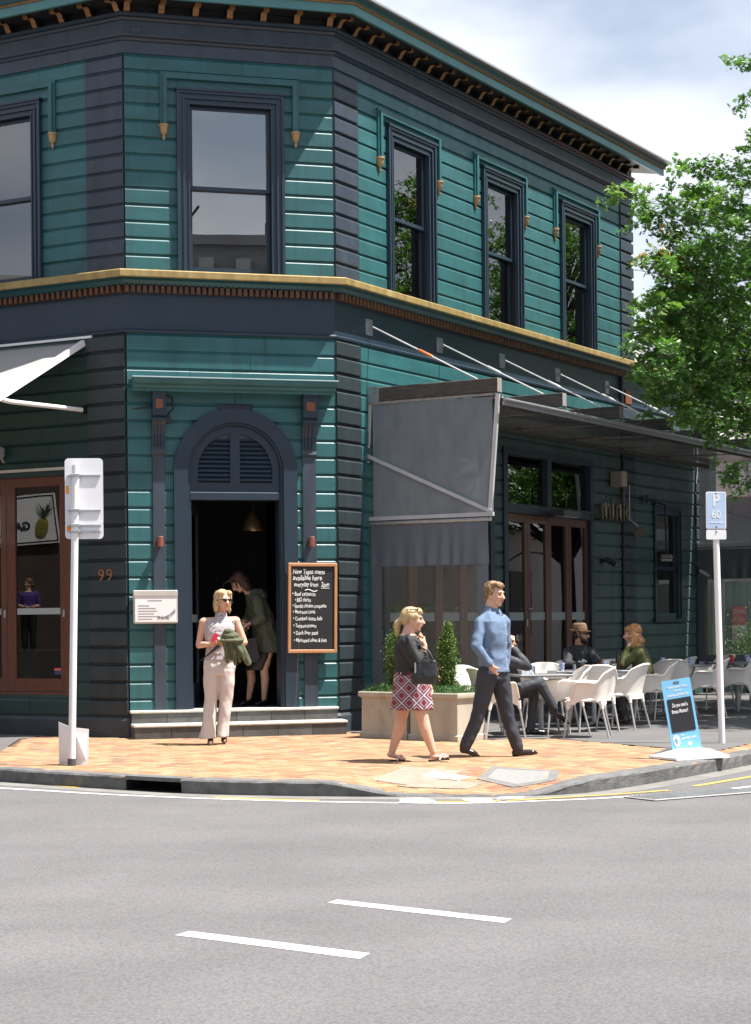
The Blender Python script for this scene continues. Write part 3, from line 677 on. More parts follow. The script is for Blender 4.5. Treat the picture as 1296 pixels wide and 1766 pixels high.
sash_window('L', WL[0], 1.98, (WL[0][0] - .2, -1.03, 8.29, 7.62))
MB().box(.09, .22, -.05, -.03, 8.715, 8.80, c=.006).build('vent_box', NAVYT, bld, FM['C'])

# door hood, consoles, pilaster strips, arch and louvre on the cut corner
hp = [(-.0, 4.275), (-.20, 4.275), (-.205, 4.30), (-.235, 4.315), (-.25, 4.345), (-.29, 4.365), (-.31, 4.39), (-.315, 4.43), (0, 4.475)]
hoodo = MB().prism(hp, .045, 2.61, 'x').build('door_hood', TEAL, bld, FM['C'])
MB().box(.03, 2.625, -.325, 0, 4.431, 4.445).build('flashing', mat('pale_flashing', (0.35, 0.46, 0.46), 0.5, 0.1, 8), hoodo).matrix_basis = Matrix.Rotation(-0.0, 4, 'X')
for u0, u1 in ((.297, .460), (2.205, 2.392)):
    c = MB(); S = [(0, 3.50), (-.05, 3.50), (-.075, 3.53), (-.06, 3.57), (-.065, 3.60), (-.075, 3.75), (-.11, 3.88), (-.15, 3.92), (-.15, 3.955), (-.135, 3.97), (-.165, 3.99), (-.165, 4.235), (-.185, 4.25), (-.185, 4.274), (0, 4.274)]
    c.prism(S, u0, u1, 'x'); co = c.build('console', NAVYT, bld, FM['C'])
    f_ = MB()
    for j in range(3):
        uu = u0 + .045 + j * (u1 - u0 - .09) / 2
        f_.prism([(-.062, 3.60), (-.082, 3.60), (-.09, 3.75), (-.125, 3.875), (-.16, 3.915), (-.14, 3.92), (-.10, 3.88), (-.07, 3.75)], uu - .012, uu + .012, 'x')
    f_.build('flute', NAVYT, co)
    MB().box(u0 + .035, u1 - .035, -.178, -.16, 4.07, 4.19, c=.008).build('gilt_tile', DENT, co)
    MB().box(u0 + .005, u1 - .005, -.05, 0, .33, 3.50, c=.004).build('pilaster_strip', NAVY, bld, FM['C'])
def arch_ring(r0, r1, y0, y1, zb, n=28):
    b = MB(); pts = []
    seq = [(r, zb, None) for r in ()]
    out_ = [(AC - r1, zb)] + [(AC - r1 * math.cos(math.pi * k / n), AZ + r1 * math.sin(math.pi * k / n)) for k in range(n + 1)] + [(AC + r1, zb)]
    in_ = [(AC - r0, zb)] + [(AC - r0 * math.cos(math.pi * k / n), AZ + r0 * math.sin(math.pi * k / n)) for k in range(n + 1)] + [(AC + r0, zb)]
    N = len(out_)
    for y in (y0, y1):
        b.v += [(x, y, z) for x, z in out_] + [(x, y, z) for x, z in in_]
    for k in range(N - 1):
        b.f += [(k, k + 1, N + k + 1, N + k), (2 * N + k, 3 * N + k, 3 * N + k + 1, 2 * N + k + 1), (k, 2 * N + k, 2 * N + k + 1, k + 1), (N + k, N + k + 1, 3 * N + k + 1, 3 * N + k)]
    b.f += [(0, N, 3 * N, 2 * N), (N - 1, 3 * N - 1, 4 * N - 1, 2 * N - 1)]; b.m += [0] * len(b.f)
    return b
arch_ring(RI, RO, -.085, .02, .33).build('arch_surround', NAVYT, bld, FM['C'])
arch_ring(RI - .035, RI + .0, -.045, .2, .33).build('arch_reveal', NAVYT, bld, FM['C'])
# louvred fanlight: solid leaf with two quadrant openings, slats in them
def fan():
    b = MB(); rO = RI - .04; n = 14; rL = .475; y0, y1 = -.02, .02; zb, zl = 3.045, 3.166
    A = lambda r, k: (AC - r * math.cos(math.pi * k / (2 * n)), AZ + r * math.sin(math.pi * k / (2 * n)))
    L_out = [(AC - rO, zb), (AC - rO, AZ)] + [A(rO, k) for k in range(1, n + 1)]
    L_in = [(AC - rL, zl), (AC - rL, AZ)] + [A(rL, k) for k in range(1, n + 1)]
    c0 = .062
    L_in = [(min(x, AC - c0), z) for x, z in L_in]
    def strip(o, i):
        for y, s_ in ((y0, 1), (y1, -1)):
            b.add([(x, y, z) for x, z in o] + [(x, y, z) for x, z in i], [((k, k + 1, len(o) + k + 1, len(o) + k)) for k in range(len(o) - 1)])
        b.add([(x, y0, z) for x, z in i] + [(x, y1, z) for x, z in i], [(k, k + 1, len(i) + k + 1, len(i) + k) for k in range(len(i) - 1)])
    strip(L_out, L_in); mir = lambda P: [(2 * AC - x, z) for x, z in P]
    strip(mir(L_out), mir(L_in))
    b.box(AC - c0, AC + c0, y0 - .004, y1, zl - .06, AZ + rO - .02); b.box(AC - rO, AC + rO, y0 - .002, y1, zb, zl)
    return b
fano = fan().build('louvre_leaf', NAVYT, bld, FM['C'])
for sgn in (-1, 1):
    for j in range(11):
        z = 3.19 + j * .056
        hw = math.sqrt(max(.475 ** 2 - max(0, z + .03 - AZ) ** 2, 0)) if z + .03 > AZ else .475
        if hw < .11: continue
        a, b_ = (AC - hw, AC - .062) if sgn < 0 else (AC + .062, AC + hw)
        MB().prism([(-.012, z), (-.018, z + .004), (.018, z + .052), (.024, z + .048)], a, b_, 'x').build('louvre_slat', NAVYT, fano)
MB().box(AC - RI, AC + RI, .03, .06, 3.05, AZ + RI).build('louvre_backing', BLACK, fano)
MB().box(AC - RI + .03, AC + RI - .03, -.05, .18, 2.95, 3.045, c=.006).build('door_lintel', NAVYT, bld, FM['C'])
MB().box(AC - RI, AC - RI + .05, -.02, .22, .33, 2.95).build('door_jamb', NAVYT, bld, FM['C']); MB().box(AC + RI - .05, AC + RI, -.02, .22, .33, 2.95).build('door_jamb', NAVYT, bld, FM['C'])
# open door leaf folded inwards on the left
lf = MB(); LM = FM['C'] @ T(AC - RI + .06, .22, 0) @ Matrix.Rotation(R(72), 4, 'Z')
lf.box(0, .09, 0, .04, .34, 2.94); lf.box(.75, .84, 0, .04, .34, 2.94); lf.box(.09, .75, .001, .039, .34, .62); lf.box(.09, .75, .001, .039, 2.8, 2.94); lf.box(.09, .75, .004, .036, .62, .64)
leaf = lf.build('door_leaf', NAVYT, bld, LM)
MB().box(.085, .755, .018, .022, .62, 2.81).build('pane', GLASSD, leaf); MB().box(.09, .75, .012, .016, 1.42, 1.52).build('frosted_strip', mat('frosted_film', (0.30, 0.345, 0.345), 0.7, 0.05), leaf)

# timber doors on the left front
dl = MB(); u0, u1, z0, z1 = DOORL
dl.box(u1 - .10, u1, -.03, .12, z0, z1); dl.box(u0, u1 - .10, -.03, .12, z1 - .07, z1); dl.box(u0, u1 - .1, -.03, .12, z0, z0 + .03)
dfr = dl.build('door_frame', WOODR, bld, FM['L'])
MB().box(u0 - .1, u1 + .06, -.06, -.0, z1, z1 + .035).build('pale_head_strip', mat('pale_strip', (0.45, 0.42, 0.38), 0.6), dfr)
for i, (a, b_) in enumerate(((-1.915, -.965), (-2.87, -1.920), (-3.83, -2.875))):
    d = MB(); st = .135
    za, zb = z0 + .032, z1 - .072
    d.box(a, a + st, -.005, .05, za, zb, c=.004); d.box(b_ - st * .72, b_, -.005, .05, za, zb, c=.004); d.box(a + st, b_ - st * .72, -.003, .048, za, za + .17, c=.003); d.box(a + st, b_ - st * .72, -.003, .048, zb - .12, zb, c=.003)
    do = d.build('door', WOODR, bld, FM['L'])
    MB().box(a + st - .004, b_ - st * .72 + .004, .02, .025, za + .165, zb - .115).build('pane', GLASSL, do)
    MB().box(a + st + .01, b_ - st * .72 - .01, .0155, .0185, 1.54, 1.62).build('frosted_strip', mat('frosted_film', (0.30, 0.345, 0.345), 0.7, 0.05), do)
    MB().box(b_ - .05, b_ - .02, -.02, -.004, 1.50, 1.60, c=.005).build('lock_plate', GALV, do)
    if i == 0:
        MB().box(b_ - st * .72 - .115, b_ - st * .72 - .01, .0125, .0145, .775, .855).build('door_sticker', mat('navy_sticker', (0.03, 0.04, 0.14), 0.5), do)
        MB().box(b_ - st * .72 - .115, b_ - st * .72 - .01, .0105, .0125, .825, .855).build('door_sticker', mat('red_sticker', (0.6, 0.1, 0.1), 0.5), do)

# bifold doors with overlights on the right front
ZT = 3.02
def bifold(D_, xm):
  fr = MB(); u0, u1, z0, z1 = D_
  fr.box(u0, u0 + .13, -.06, .12, z0, z1); fr.box(u1 - .13, u1, -.06, .12, z0, z1); fr.box(u0 + .13, u1 - .13, -.059, .119, z1 - .10, z1); fr.box(u0 + .13, u1 - .13, -.055, .115, ZT, ZT + .14); fr.box(xm - .075, xm + .075, -.05, .11, ZT + .14, z1 - .10)
  fro = fr.build('doorway_frame', NAVYT, bld, FM['R'])
  for a, b_ in ((u0 + .13, xm - .075), (xm + .075, u1 - .13)): MB().box(a - .003, b_ + .003, .03, .035, ZT + .137, z1 - .097).build('overlight_pane', GLASSD, fro)
  xs = [u0 + .135 + (u1 - u0 - .27) * q_ / 4 for q_ in range(5)]
  for i in range(4):
      a, b_ = xs[i] + .002, xs[i + 1] - .002; d = MB(); st = .10
      d.box(a, a + st, -.005, .05, .07, ZT - .004, c=.004); d.box(b_ - st, b_, -.005, .05, .07, ZT - .004, c=.004); d.box(a + st, b_ - st, -.003, .048, .07, .33, c=.003); d.box(a + st, b_ - st, -.003, .048, ZT - .13, ZT - .006, c=.003)
      do = d.build('bifold_door', WOODR, bld, FM['R'])
      MB().box(a + st - .004, b_ - st + .004, .02, .025, .325, ZT - .125).build('pane', GLASSD, do)
      MB().box(a + st + .01, b_ - st - .01, .0155, .0185, 1.40, 1.52).build('frosted_strip', mat('frosted_film', (0.30, 0.345, 0.345), 0.7, 0.05), do)
      if i == 0:
          h_ = MB().box(b_ - .07, b_ - .03, -.02, -.005, 1.30, 1.42, c=.004); h_.box(b_ - .06, b_ - .04, -.05, -.018, 1.565, 1.585); h_.box(b_ - .06, b_ + .06, -.06, -.045, 1.565, 1.585, c=.004); h_.build('handle', GALV, do)
bifold(DOORR, 6.205)
bifold(DOORR2, 2.70)
MB().box(9.03, 9.09, -.075, .0, .25, 5.5, c=.012).build('downpipe', BLACK, bld, FM['R'])

# interior: floors, ceilings, back walls (dark bar below, pale room above)
Lend = fp('L', -LLEN, -.2, 0); Rend = fp('R', RLEN, -.2, 0); back = Lend + (Rend - P2)
FPOLY = [Lend, fp('C', -.08, -.2, 0), fp('C', CW + .08, -.2, 0), Rend, back]
def slab(name, z0, z1, m):
    b = MB(); n = len(FPOLY); b.v = [(p.x, p.y, z0) for p in FPOLY] + [(p.x, p.y, z1) for p in FPOLY]
    b.f = [tuple(range(n)), tuple(n + i for i in range(n))] + [(i, (i + 1) % n, n + (i + 1) % n, n + i) for i in range(n)]; b.m = [0] * len(b.f)
    return b.build(name, m, bld)
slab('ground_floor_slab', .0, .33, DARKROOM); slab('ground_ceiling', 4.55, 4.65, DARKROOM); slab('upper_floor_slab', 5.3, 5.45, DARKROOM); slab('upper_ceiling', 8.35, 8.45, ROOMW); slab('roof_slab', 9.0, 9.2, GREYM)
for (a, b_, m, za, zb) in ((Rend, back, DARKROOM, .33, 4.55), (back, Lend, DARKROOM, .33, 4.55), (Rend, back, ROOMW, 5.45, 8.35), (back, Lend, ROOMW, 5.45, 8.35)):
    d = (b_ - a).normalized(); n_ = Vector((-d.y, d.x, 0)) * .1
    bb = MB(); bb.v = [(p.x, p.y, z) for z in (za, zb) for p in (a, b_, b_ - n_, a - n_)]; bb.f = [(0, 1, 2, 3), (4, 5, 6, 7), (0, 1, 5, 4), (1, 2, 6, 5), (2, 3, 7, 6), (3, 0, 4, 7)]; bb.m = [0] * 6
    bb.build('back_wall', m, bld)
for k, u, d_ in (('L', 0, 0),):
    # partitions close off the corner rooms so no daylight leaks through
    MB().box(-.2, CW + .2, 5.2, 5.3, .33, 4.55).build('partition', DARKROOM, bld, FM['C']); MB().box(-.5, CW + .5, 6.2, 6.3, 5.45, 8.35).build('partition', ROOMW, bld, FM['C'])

# steps with slate risers and pale nosings
st = thing('entrance_steps', 'two slate-tiled steps with pale nosings under the arched doorway', 'steps', M=FM['C'])
def step_front(u): return .035 * (1 - ((u - 1.31) / 1.31) ** 2)
core = MB().box(.02, 2.64, -.40, 0, 0, .14); core.box(.02, 2.60, -.12, 0.2, .14, .30); core.build('core', STONE, st)
for (ua, ub, d0, z0_, z1_, nn) in ((0.0, 2.66, .43, 0, .142, 6), (0.0, 2.62, .145, .175, .302, 6)):
    for j in range(nn):
        a = ua + (ub - ua) * j / nn + .003; b_ = ua + (ub - ua) * (j + 1) / nn - .003
        ya, yb = -d0 - step_front(a), -d0 - step_front(b_)
        MB().add([(a, ya, z0_), (b_, yb, z0_), (b_, yb + .05, z0_), (a, ya + .05, z0_), (a, ya, z1_), (b_, yb, z1_), (b_, yb + .05, z1_), (a, ya + .05, z1_)], [(0, 1, 2, 3), (4, 5, 6, 7), (0, 1, 5, 4), (1, 2, 6, 5), (2, 3, 7, 6), (3, 0, 4, 7)]).build('slate_tile', STONE, st)
    nb_ = MB(); N = 18
    for j in range(N + 1):
        u = ua - .01 + (ub - ua + .02) * j / N; y = -d0 - step_front(u) - .012
        nb_.v += [(u, y, z1_), (u, y - .004, z1_ + .014), (u, y, z1_ + .03), (u, y + .3, z1_ + .034), (u, y + .3, z1_)]
    for j in range(N):
        for q in range(5): nb_.f.append((j * 5 + q, j * 5 + (q + 1) % 5, j * 5 + 5 + (q + 1) % 5, j * 5 + 5 + q)); nb_.m.append(0)
    nb_.f += [(0, 1, 2, 3, 4), tuple(N * 5 + q for q in (4, 3, 2, 1, 0))]; nb_.m += [0, 0]
    nb_.build('nosing', NOSING, st)
for s0 in (0.0, 2.62):
    MB().box(s0 - .0, s0 + .03, -.42, -.0, 0, .14).build('side_tile', STONE, st)

# wing of the building further along the right front (single storey)
wg = thing('side_wing', 'single-storey dark green weatherboard wing at the far end of the side street front', 'building')
WWIN = (10.42, 11.70, 1.40, 3.38)
ww = wall('wall', 'R', RLEN, WING, 0, 5.02, [(WWIN[0] + .13, WWIN[1] - .13, WWIN[2] + .1, WWIN[3] - .13)], SHADEGREEN, parent=wg)
cl('R', ww, RLEN, 12.45, LOZ, rect_cut([WWIN]), SHADEGREEN, top=5.02)
cl('R', ww, 12.45, WING, LOZ, lambda z: [], NAVY, top=5.02, quoin=True)
a = MB(); u0, u1, z0, z1 = WWIN
for (w0, w1, y) in ((0, .05, -.07), (.05, .13, -.045)):
    a.box(u0 + w0, u0 + w1, y, .02, z0, z1 - w0); a.box(u1 - w1, u1 - w0, y, .02, z0, z1 - w0); a.box(u0 + w1, u1 - w1, y + .001, .02, z1 - w1, z1 - w0)
a.box(u0 - .06, u1 + .06, -.11, .0, z1, z1 + .05); a.box(u0 - .05, u1 + .05, -.10, .02, z0 - .06, z0 + .0)
wo = a.build('window', NAVYT, wg, FM['R'])
zm = 2.30
s_ = MB(); s_.box(u0 + .13, u1 - .13, .03, .07, zm - .03, zm + .03); s_.box(u0 + .13, u1 - .13, .03, .07, z0, z0 + .10); s_.build('sash_rail', NAVYT, wo)
MB().box(u0 + .13, u1 - .13, .05, .054, z0 + .1, z1 - .13).build('pane', GLASS, wo)
MB().box(u0 + .13, u1 - .13, .09, .095, z0 + .05, z1 - .13).build('blind', mat('grey_roller_blind', (0.74, 0.76, 0.70), 0.9, 0.05), wo)
MB().box(RLEN, WING, .0, .2, 5.6, 6.1).build('parapet', mat('pale_render', (0.50, 0.50, 0.50), 0.85, 0.1, 2, 0.1, 40), wg, FM['R'])
wall('upper_strip', 'R', RLEN, WING, 5.02, 5.6, [], mat('pale_render', (0.5, 0.5, 0.5)), y0=.02, parent=wg)
MB().box(RLEN, WING, .2, 6, 5.3, 5.5).build('roof', GREYM, wg, FM['R'])
MB().box(RLEN + .02, WING, 2.5, 2.6, 0, 5.3).build('back_wall', DARKROOM, wg, FM['R'])
MB().box(WING - .2, WING, .2, 6, 0, 5.3).build('end_wall', SHADEGREEN, wg, FM['R'])
tl = MB().box(9.22, 9.48, -.06, -.02, 5.06, 5.30, c=.01); tl.build('gilt_tile', DENT, bld, FM['R'])

# ================================================================== CANOPY AND SCREENS on the right front
RM = FM['R']
OLDW = mat('weathered_timber', (0.062, 0.056, 0.050), 0.85, 0.35, 6, 0.5, 40, stretch=(1, 1, 6), col2=(0.17, 0.155, 0.14), cov=0.30, s2=9, rnd=0.1)
OLDE = mat('weathered_end_grain', (0.24, 0.225, 0.205), 0.9, 0.25, 20, 0.4, 60)
can = thing('glass_canopy', 'grimy glass canopy on weathered timber beams hung from steel rods over the seating', 'canopy')
BU = [.83 + 1.92 * i for i in range(7)]
COPPER = mat('copper_sleeve', (0.62, 0.22, 0.07), 0.4, 0.1, metal=0.5)
plate_me = MB().box(-.082, .082, -.028, -.014, -.105, .105, c=.003)
for sx in (-.055, .055):
    for sz in (-.08, .08): plate_me.box(sx - .012, sx + .012, -.036, -.027, sz - .012, sz + .012)
plate_me.box(-.006, .006, -.085, -.02, -.03, .03)
plate_me = plate_me.mesh('wall_plate', GALV)
for i, u in enumerate(BU):
    b = MB().box(u - .06, u + .06, -1.93, -.015, 4.285, 4.465, 0, c=.008); bo = b.build('timber_beam', OLDW, can, RM)
    MB().box(u - .059, u + .059, -1.934, -1.929, 4.287, 4.463).build('beam_end', OLDE, bo)
    sh = MB().box(u - .068, u - .061, -.20, 0, 4.275, 4.475); sh.box(u + .061, u + .068, -.20, 0, 4.275, 4.475)
    for sx in (-.06, -.14):
        sh.box(u - .078, u - .067, sx - .012, sx + .012, 4.36, 4.385)
    sh.build('beam_shoe', GALV, bo)
    link('wall_plate', plate_me, can, RM @ T(u, 0, 5.27))
    rod = MB().tube([(u, -.08, 5.27), (u, -1.62, 4.47)], .0105, 8); rod.build('tension_rod', mat('rod_steel', (0.60, 0.60, 0.60), 0.35, 0.05, metal=0.4), can, RM, True)
    q = lambda t: (u, -.08 - 1.54 * t, 5.27 - .80 * t)
    MB().tube([q(.44), q(.455), q(.565), q(.58)], [.012, .019, .019, .012], 8).build('turnbuckle', COPPER if i == 0 else mat('rod_steel', (0.6, 0.6, 0.6)), can, RM, True)
    if i < 6: # tapered steel fin that carries the glass edge
        MB().prism([(-1.93 + .0, 4.28), (-1.93, 4.235), (-1.62, 4.20), (-1.45, 4.235), (-1.60, 4.28)], u + .065, u + .075, 'x').build('fin', GALV, can, RM)
for i in range(6):
    a, b_ = BU[i] + .01, BU[i + 1] - .01
    z = lambda y: 4.235 + .02 * y
    g = MB().add([(a, -2.02, 4.195), (b_, -2.02, 4.195), (b_, -.02, 4.245), (a, -.02, 4.245), (a, -2.02, 4.205), (b_, -2.02, 4.205), (b_, -.02, 4.255), (a, -.02, 4.255)], [(0, 3, 2, 1), (4, 5, 6, 7), (0, 1, 5, 4), (1, 2, 6, 5), (2, 3, 7, 6), (3, 0, 4, 7)])
    g.build('glass_panel', CANGL, can, RM)
    MB().box(a - .035, a + .015, -1.98, -.03, 4.205, 4.228).build('glazing_bar', OLDE, can, RM)
MB().tube([(BU[0] - .05, -2.03, 4.185), (BU[6] + .1, -2.03, 4.185)], .022, 8).build('edge_tube', GALV, can, RM, True)
MB().box(BU[0], BU[6], -1.80, -1.74, 4.14, 4.19).build('purlin', OLDW, can, RM); MB().box(BU[0], BU[6], -.35, -.29, 4.15, 4.21).build('purlin', OLDW, can, RM)
MB().box(BU[0], BU[6], -2.0, -1.97, 4.12, 4.17).build('gutter_rail', GREYM, can, RM)

FABR = mat('charcoal_blind_fabric', (0.098, 0.116, 0.142), 0.5, 0.10, 3, 0.25, 14, stretch=(1, 1, .35))
ALU = mat('pale_aluminium', (0.55, 0.55, 0.56), 0.35, 0.06, metal=0.35)
DARKALU = mat('blue_grey_aluminium', (0.46, 0.48, 0.52), 0.35, 0.06, metal=0.3)
def end_screen(u, label, blind_label, out=1.90):
    """clear panel hung from the end beam, braced on a hinged arm, and the drop blind below it; plane at right angles to the front"""
    M_ = RM @ T(u, 0, 0)
    sc_ = thing('canopy_end_screen', label, 'screen', M=M_)
    def pan(y0, y1, za0, za1, zb0, zb1, x0, x1):
        return [(x0, y0, za0), (x0, y1, zb0), (x0, y1, zb1), (x0, y0, za1), (x1, y0, za0), (x1, y1, zb0), (x1, y1, zb1), (x1, y0, za1)], [(0, 1, 2, 3), (4, 7, 6, 5), (0, 4, 5, 1), (1, 5, 6, 2), (2, 6, 7, 3), (3, 7, 4, 0)]
    MB().add(*pan(-.09, -out + .05, 2.77, 4.25, 2.77, 4.23, -.004, .004)).build('clear_panel', PVC, sc_)
    MB().bar((0, .06, 2.76), (0, -.06, 4.30), .035, .035, 0).build('side_rail', ALU, sc_)
    MB().bar((0, -out + .10, 2.73), (0, -out - .03, 4.26), .04, .05, 0).build('side_rail', ALU, sc_)
    MB().box(-.02, .02, -out + .03, -.0, 4.245, 4.275).build('top_rail', OLDE, sc_)
    MB().box(-.025, .025, -out + .05, .08, 2.725, 2.775).build('bottom_rail', DARKALU, sc_)
    MB().bar((-.03, .08, 3.62), (-.03, -out + .06, 2.775), .035, .045).build('brace', DARKALU, sc_)
    br = MB().box(-.05, -.01, .055, .085, 2.90, 3.63)
    for z in (2.93, 3.44): br.box(-.12, -.03, .06, .19, z - .03, z + .03)
    br.build('hinge_arm', ALU, sc_)
    bl = thing('drop_blind', blind_label, 'blind', M=M_)
    MB().tube([(0.02, .02, 2.69), (0.02, -out + .10, 2.69)], .03, 10).build('roller', GALV, bl, None, True)
    # fabric: border strips round a clear window, gathered folds in the head strip
    ya, yb, zt, zb = -.03, -out + .14, 2.68, .60
    def cloth(y0, y1, z0, z1, ny, nz, fold=0.0, m=FABR, nm='fabric'):
        b = MB()
        for i in range(ny + 1):
            for j in range(nz + 1):
                y = y0 + (y1 - y0) * i / ny; z = z0 + (z1 - z0) * j / nz; t = 1 - j / nz
                x = .02 + fold * (t ** 1.3) * (math.sin(y * 31 + 1.6 * math.sin(y * 5)) * .5 + noise.noise((y * 13, z * 2, 3)) * .9) * (0.35 + 0.65 * sm(-.3, -1.2, y))
                b.v.append((x, y, z))
        for i in range(ny):
            for j in range(nz):
                a = i * (nz + 1) + j; b.f.append((a, a + nz + 1, a + nz + 2, a + 1)); b.m.append(0)
        return b.build(nm, m, bl, None, 'all')
    cloth(ya, yb, 2.12, zt, 80, 10, .030, nm='head_fabric')
    cloth(ya, ya - .15, zb, 2.12, 4, 6, nm='side_fabric'); cloth(yb + .16, yb, zb, 2.12, 4, 6, nm='side_fabric')
    cloth(ya - .15, yb + .16, zb + .12, 2.12, 20, 12, 0.0, PVCW, 'clear_window')
    cloth(ya - .15, yb + .16, zb, zb + .12, 4, 2, nm='foot_fabric')
    return sc_
end_screen(.79, 'clear grey canopy end screen with diagonal brace beside the doorway corner', 'charcoal drop blind with clear window behind the planters')
end_screen(12.5, 'clear canopy end screen at the far end, behind the parking sign', 'charcoal drop blind with clear window at the far end behind the chairs', 2.3)

# ================================================================== AWNING on the left front
LMx = FM['L']
aw = thing('canvas_awning', 'white canvas awning on a bent tube arm over the timber doors', 'awning')
CANV = mat('white_canvas', (0.34, 0.33, 0.335), 0.85, 0.04, 3, 0.05, 200, trans=0.12)
GREYC = mat('grey_canvas', (0.13, 0.135, 0.15), 0.85, 0.06, 3)
b = MB(); ua, ub = -5.2, -.62; NZ = 10
for i in range(2):
    for j in range(NZ + 1):
        t = j / NZ; y = -.04 - 1.66 * t; z = 4.93 - .83 * t - .06 * math.sin(math.pi * t) * (1 - .0)
        b.v.append((ua if i == 0 else ub - .02, y, z))
for j in range(NZ): b.f.append((j, j + 1, NZ + 2 + j, NZ + 1 + j)); b.m.append(0)
b.build('canvas', CANV, aw, LMx, 'all')
MB().bar((ub, -.05, 4.93), (ub, -1.72, 4.06), .05, .07).build('side_rail', WHITEP, aw, LMx)
MB().bar((ua, -.03, 5.00), (ub + .12, -.03, 5.00), .035, .03).build('wall_bar', WHITEP, aw, LMx)
MB().bar((ua, -1.70, 4.07), (ub, -1.70, 4.07), .05, .06).build('front_bar', WHITEP, aw, LMx)
MB().add([(ua, -.02, 4.98), (ub, -.02, 4.98), (ub, -.05, 4.90), (ua, -.6, 4.62)], [(0, 1, 2, 3)]).build('valance', GREYC, aw, LMx)
MB().tube([(ub, -1.68, 4.10), (ub, -1.60, 4.06), (ub, -1.45, 4.055), (ub, -.02, 4.09)], [.028] * 4, 10).build('arm', WHITEP, aw, LMx, True)
MB().box(ub - .03, ub + .03, -.10, -.03, 4.04, 4.14).build('arm_bracket', BLACK, aw, LMx)
fl = thing('floodlight', 'small grey floodlight on the wall above the timber doors', 'light', M=LMx @ T(-1.92, -.05, 3.62))
MB().box(-.07, .07, -.16, -.04, -.07, .07, c=.02).build('housing', GREYM, fl); MB().tube([(0, -.05, -.05), (0, 0, -.12), (0, .05, -.12)], .012).build('bracket', GREYM, fl); MB().box(-.05, .05, -.165, -.16, -.05, .05).build('lens', GLASS, fl)

# ================================================================== WALL-MOUNTED THINGS on the cut corner
CMx = FM['C']
for u, lb in ((.377, 'copper tube wall light above the menu box'), (2.30, 'copper tube wall light above the chalkboard')):
    wl = thing('wall_light', lb, 'wall light', group='copper wall lights either side of the doorway', M=CMx @ T(u, -.05, 2.42))
    MB().tube([(0, -.10, -.06), (0, -.10, .06)], .042, 14).build('tube_body', mat('copper_tube', (0.30, 0.10, 0.07), 0.4, 0.1, metal=0.5), wl, None, True)
    MB().box(-.03, .03, -.06, .0, -.03, .03).build('wall_mount', BLACK, wl); MB().tube([(0, -.10, .06), (0, -.10, .066)], .034, 14).build('cap', ALU, wl)
mb = thing('menu_box', 'pale metal menu display box with a printed menu left of the doorway', 'menu box', M=CMx @ T(.316, -.055, 1.615))
MB().box(-.275, .275, -.055, .0, -.205, .205, c=.012).build('case', mat('menu_case', (0.50, 0.47, 0.43), 0.4, 0.06, metal=0.2), mb)
MB().box(-.255, .255, -.059, -.056, -.185, .185).build('menu_sheet', mat('menu_paper', (0.70, 0.68, 0.68), 0.8, 0.02), mb)
MB().box(-.275, .275, -.068, -.056, .135, .205, c=.005).build('lid', mat('menu_case', (0.5, 0.47, 0.43)), mb)
PRINT = mat('grey_print', (0.25, 0.25, 0.27), 0.8, 0.05); PRINTD = mat('dark_print', (0.03, 0.03, 0.04), 0.8, 0.05)
pl = MB()
for j, (a, b_) in enumerate(((-.10, .08), None, (-.22, -.08), (-.22, .0), (-.22, .02), (-.22, -.02), (-.22, .05), (-.22, -.04)) if False else ((-.10, .08), (-.22, -.08), (-.22, .0), (-.22, .02), (-.22, -.02), (-.22, .05), (-.22, -.04))):
    z = .075 - j * .033 - (.03 if j else 0); pl.box(a, b_, -.0612, -.0595, z, z + .008)
for k in range(9): pl.tube([(.12 + .13 * math.cos(t) * 0 + k * .012 - .03, -.0605, -.13), (.245, -.0605, -.13 + .11 - abs(k - 4) * .012)], .0012, 4)
pl.build('printed_lines', PRINT, mb)
link('lettering', text_mesh('mink', .075, ext=.001), mb, T(.02, -.061, -.155) @ TXT).data.materials.append(PRINTD)
cb = thing('chalkboard', 'timber-framed black chalkboard with handwritten tapas menu right of the doorway', 'chalkboard', M=CMx @ T(2.305, -.125, 1.585) @ Matrix.Rotation(R(0.6), 4, 'Y') @ Matrix.Rotation(R(0.8), 4, 'X'))
PINE = mat('pine_frame', (0.45, 0.215, 0.095), 0.55, 0.12, 6, 0.05, 60, stretch=(6, 6, 1))
W_, H_ = .318, .568
fm = MB().box(-W_, W_, -.022, .02, H_ - .042, H_, c=.006); fm.box(-W_, W_, -.022, .02, -H_, -H_ + .042, c=.006); fm.box(-W_, -W_ + .036, -.0215, .0195, -H_ + .042, H_ - .042, c=.005); fm.box(W_ - .036, W_, -.0215, .0195, -H_ + .042, H_ - .042, c=.005)
fm.build('frame', PINE, cb)
MB().box(-W_ + .03, W_ - .03, -.006, .015, -H_ + .035, H_ - .035).build('board', mat('blackboard', (0.012, 0.012, 0.015), 0.7, 0.25, 4), cb)
CHALK = mat('chalk', (0.80, 0.80, 0.80), 0.95, 0.1, 40)
def fit_text(tx, width, size, m, parent, M_, name='lettering', ext=.001, wob=0.0, **kw):
    """lettering stretched to a given width"""
    me = text_mesh(tx, size, ext=ext, **kw); xs = [v.co.x for v in me.vertices]; k = width / max(max(xs) - min(xs), 1e-6); x0 = min(xs)
    for v in me.vertices:
        v.co.x = (v.co.x - x0) * k
        if wob: v.co.y += wob * math.sin(v.co.x * 31 + width * 90) + wob * .7 * math.sin(v.co.x * 83)
    me.materials.append(m); return link(name, me, parent, M_)
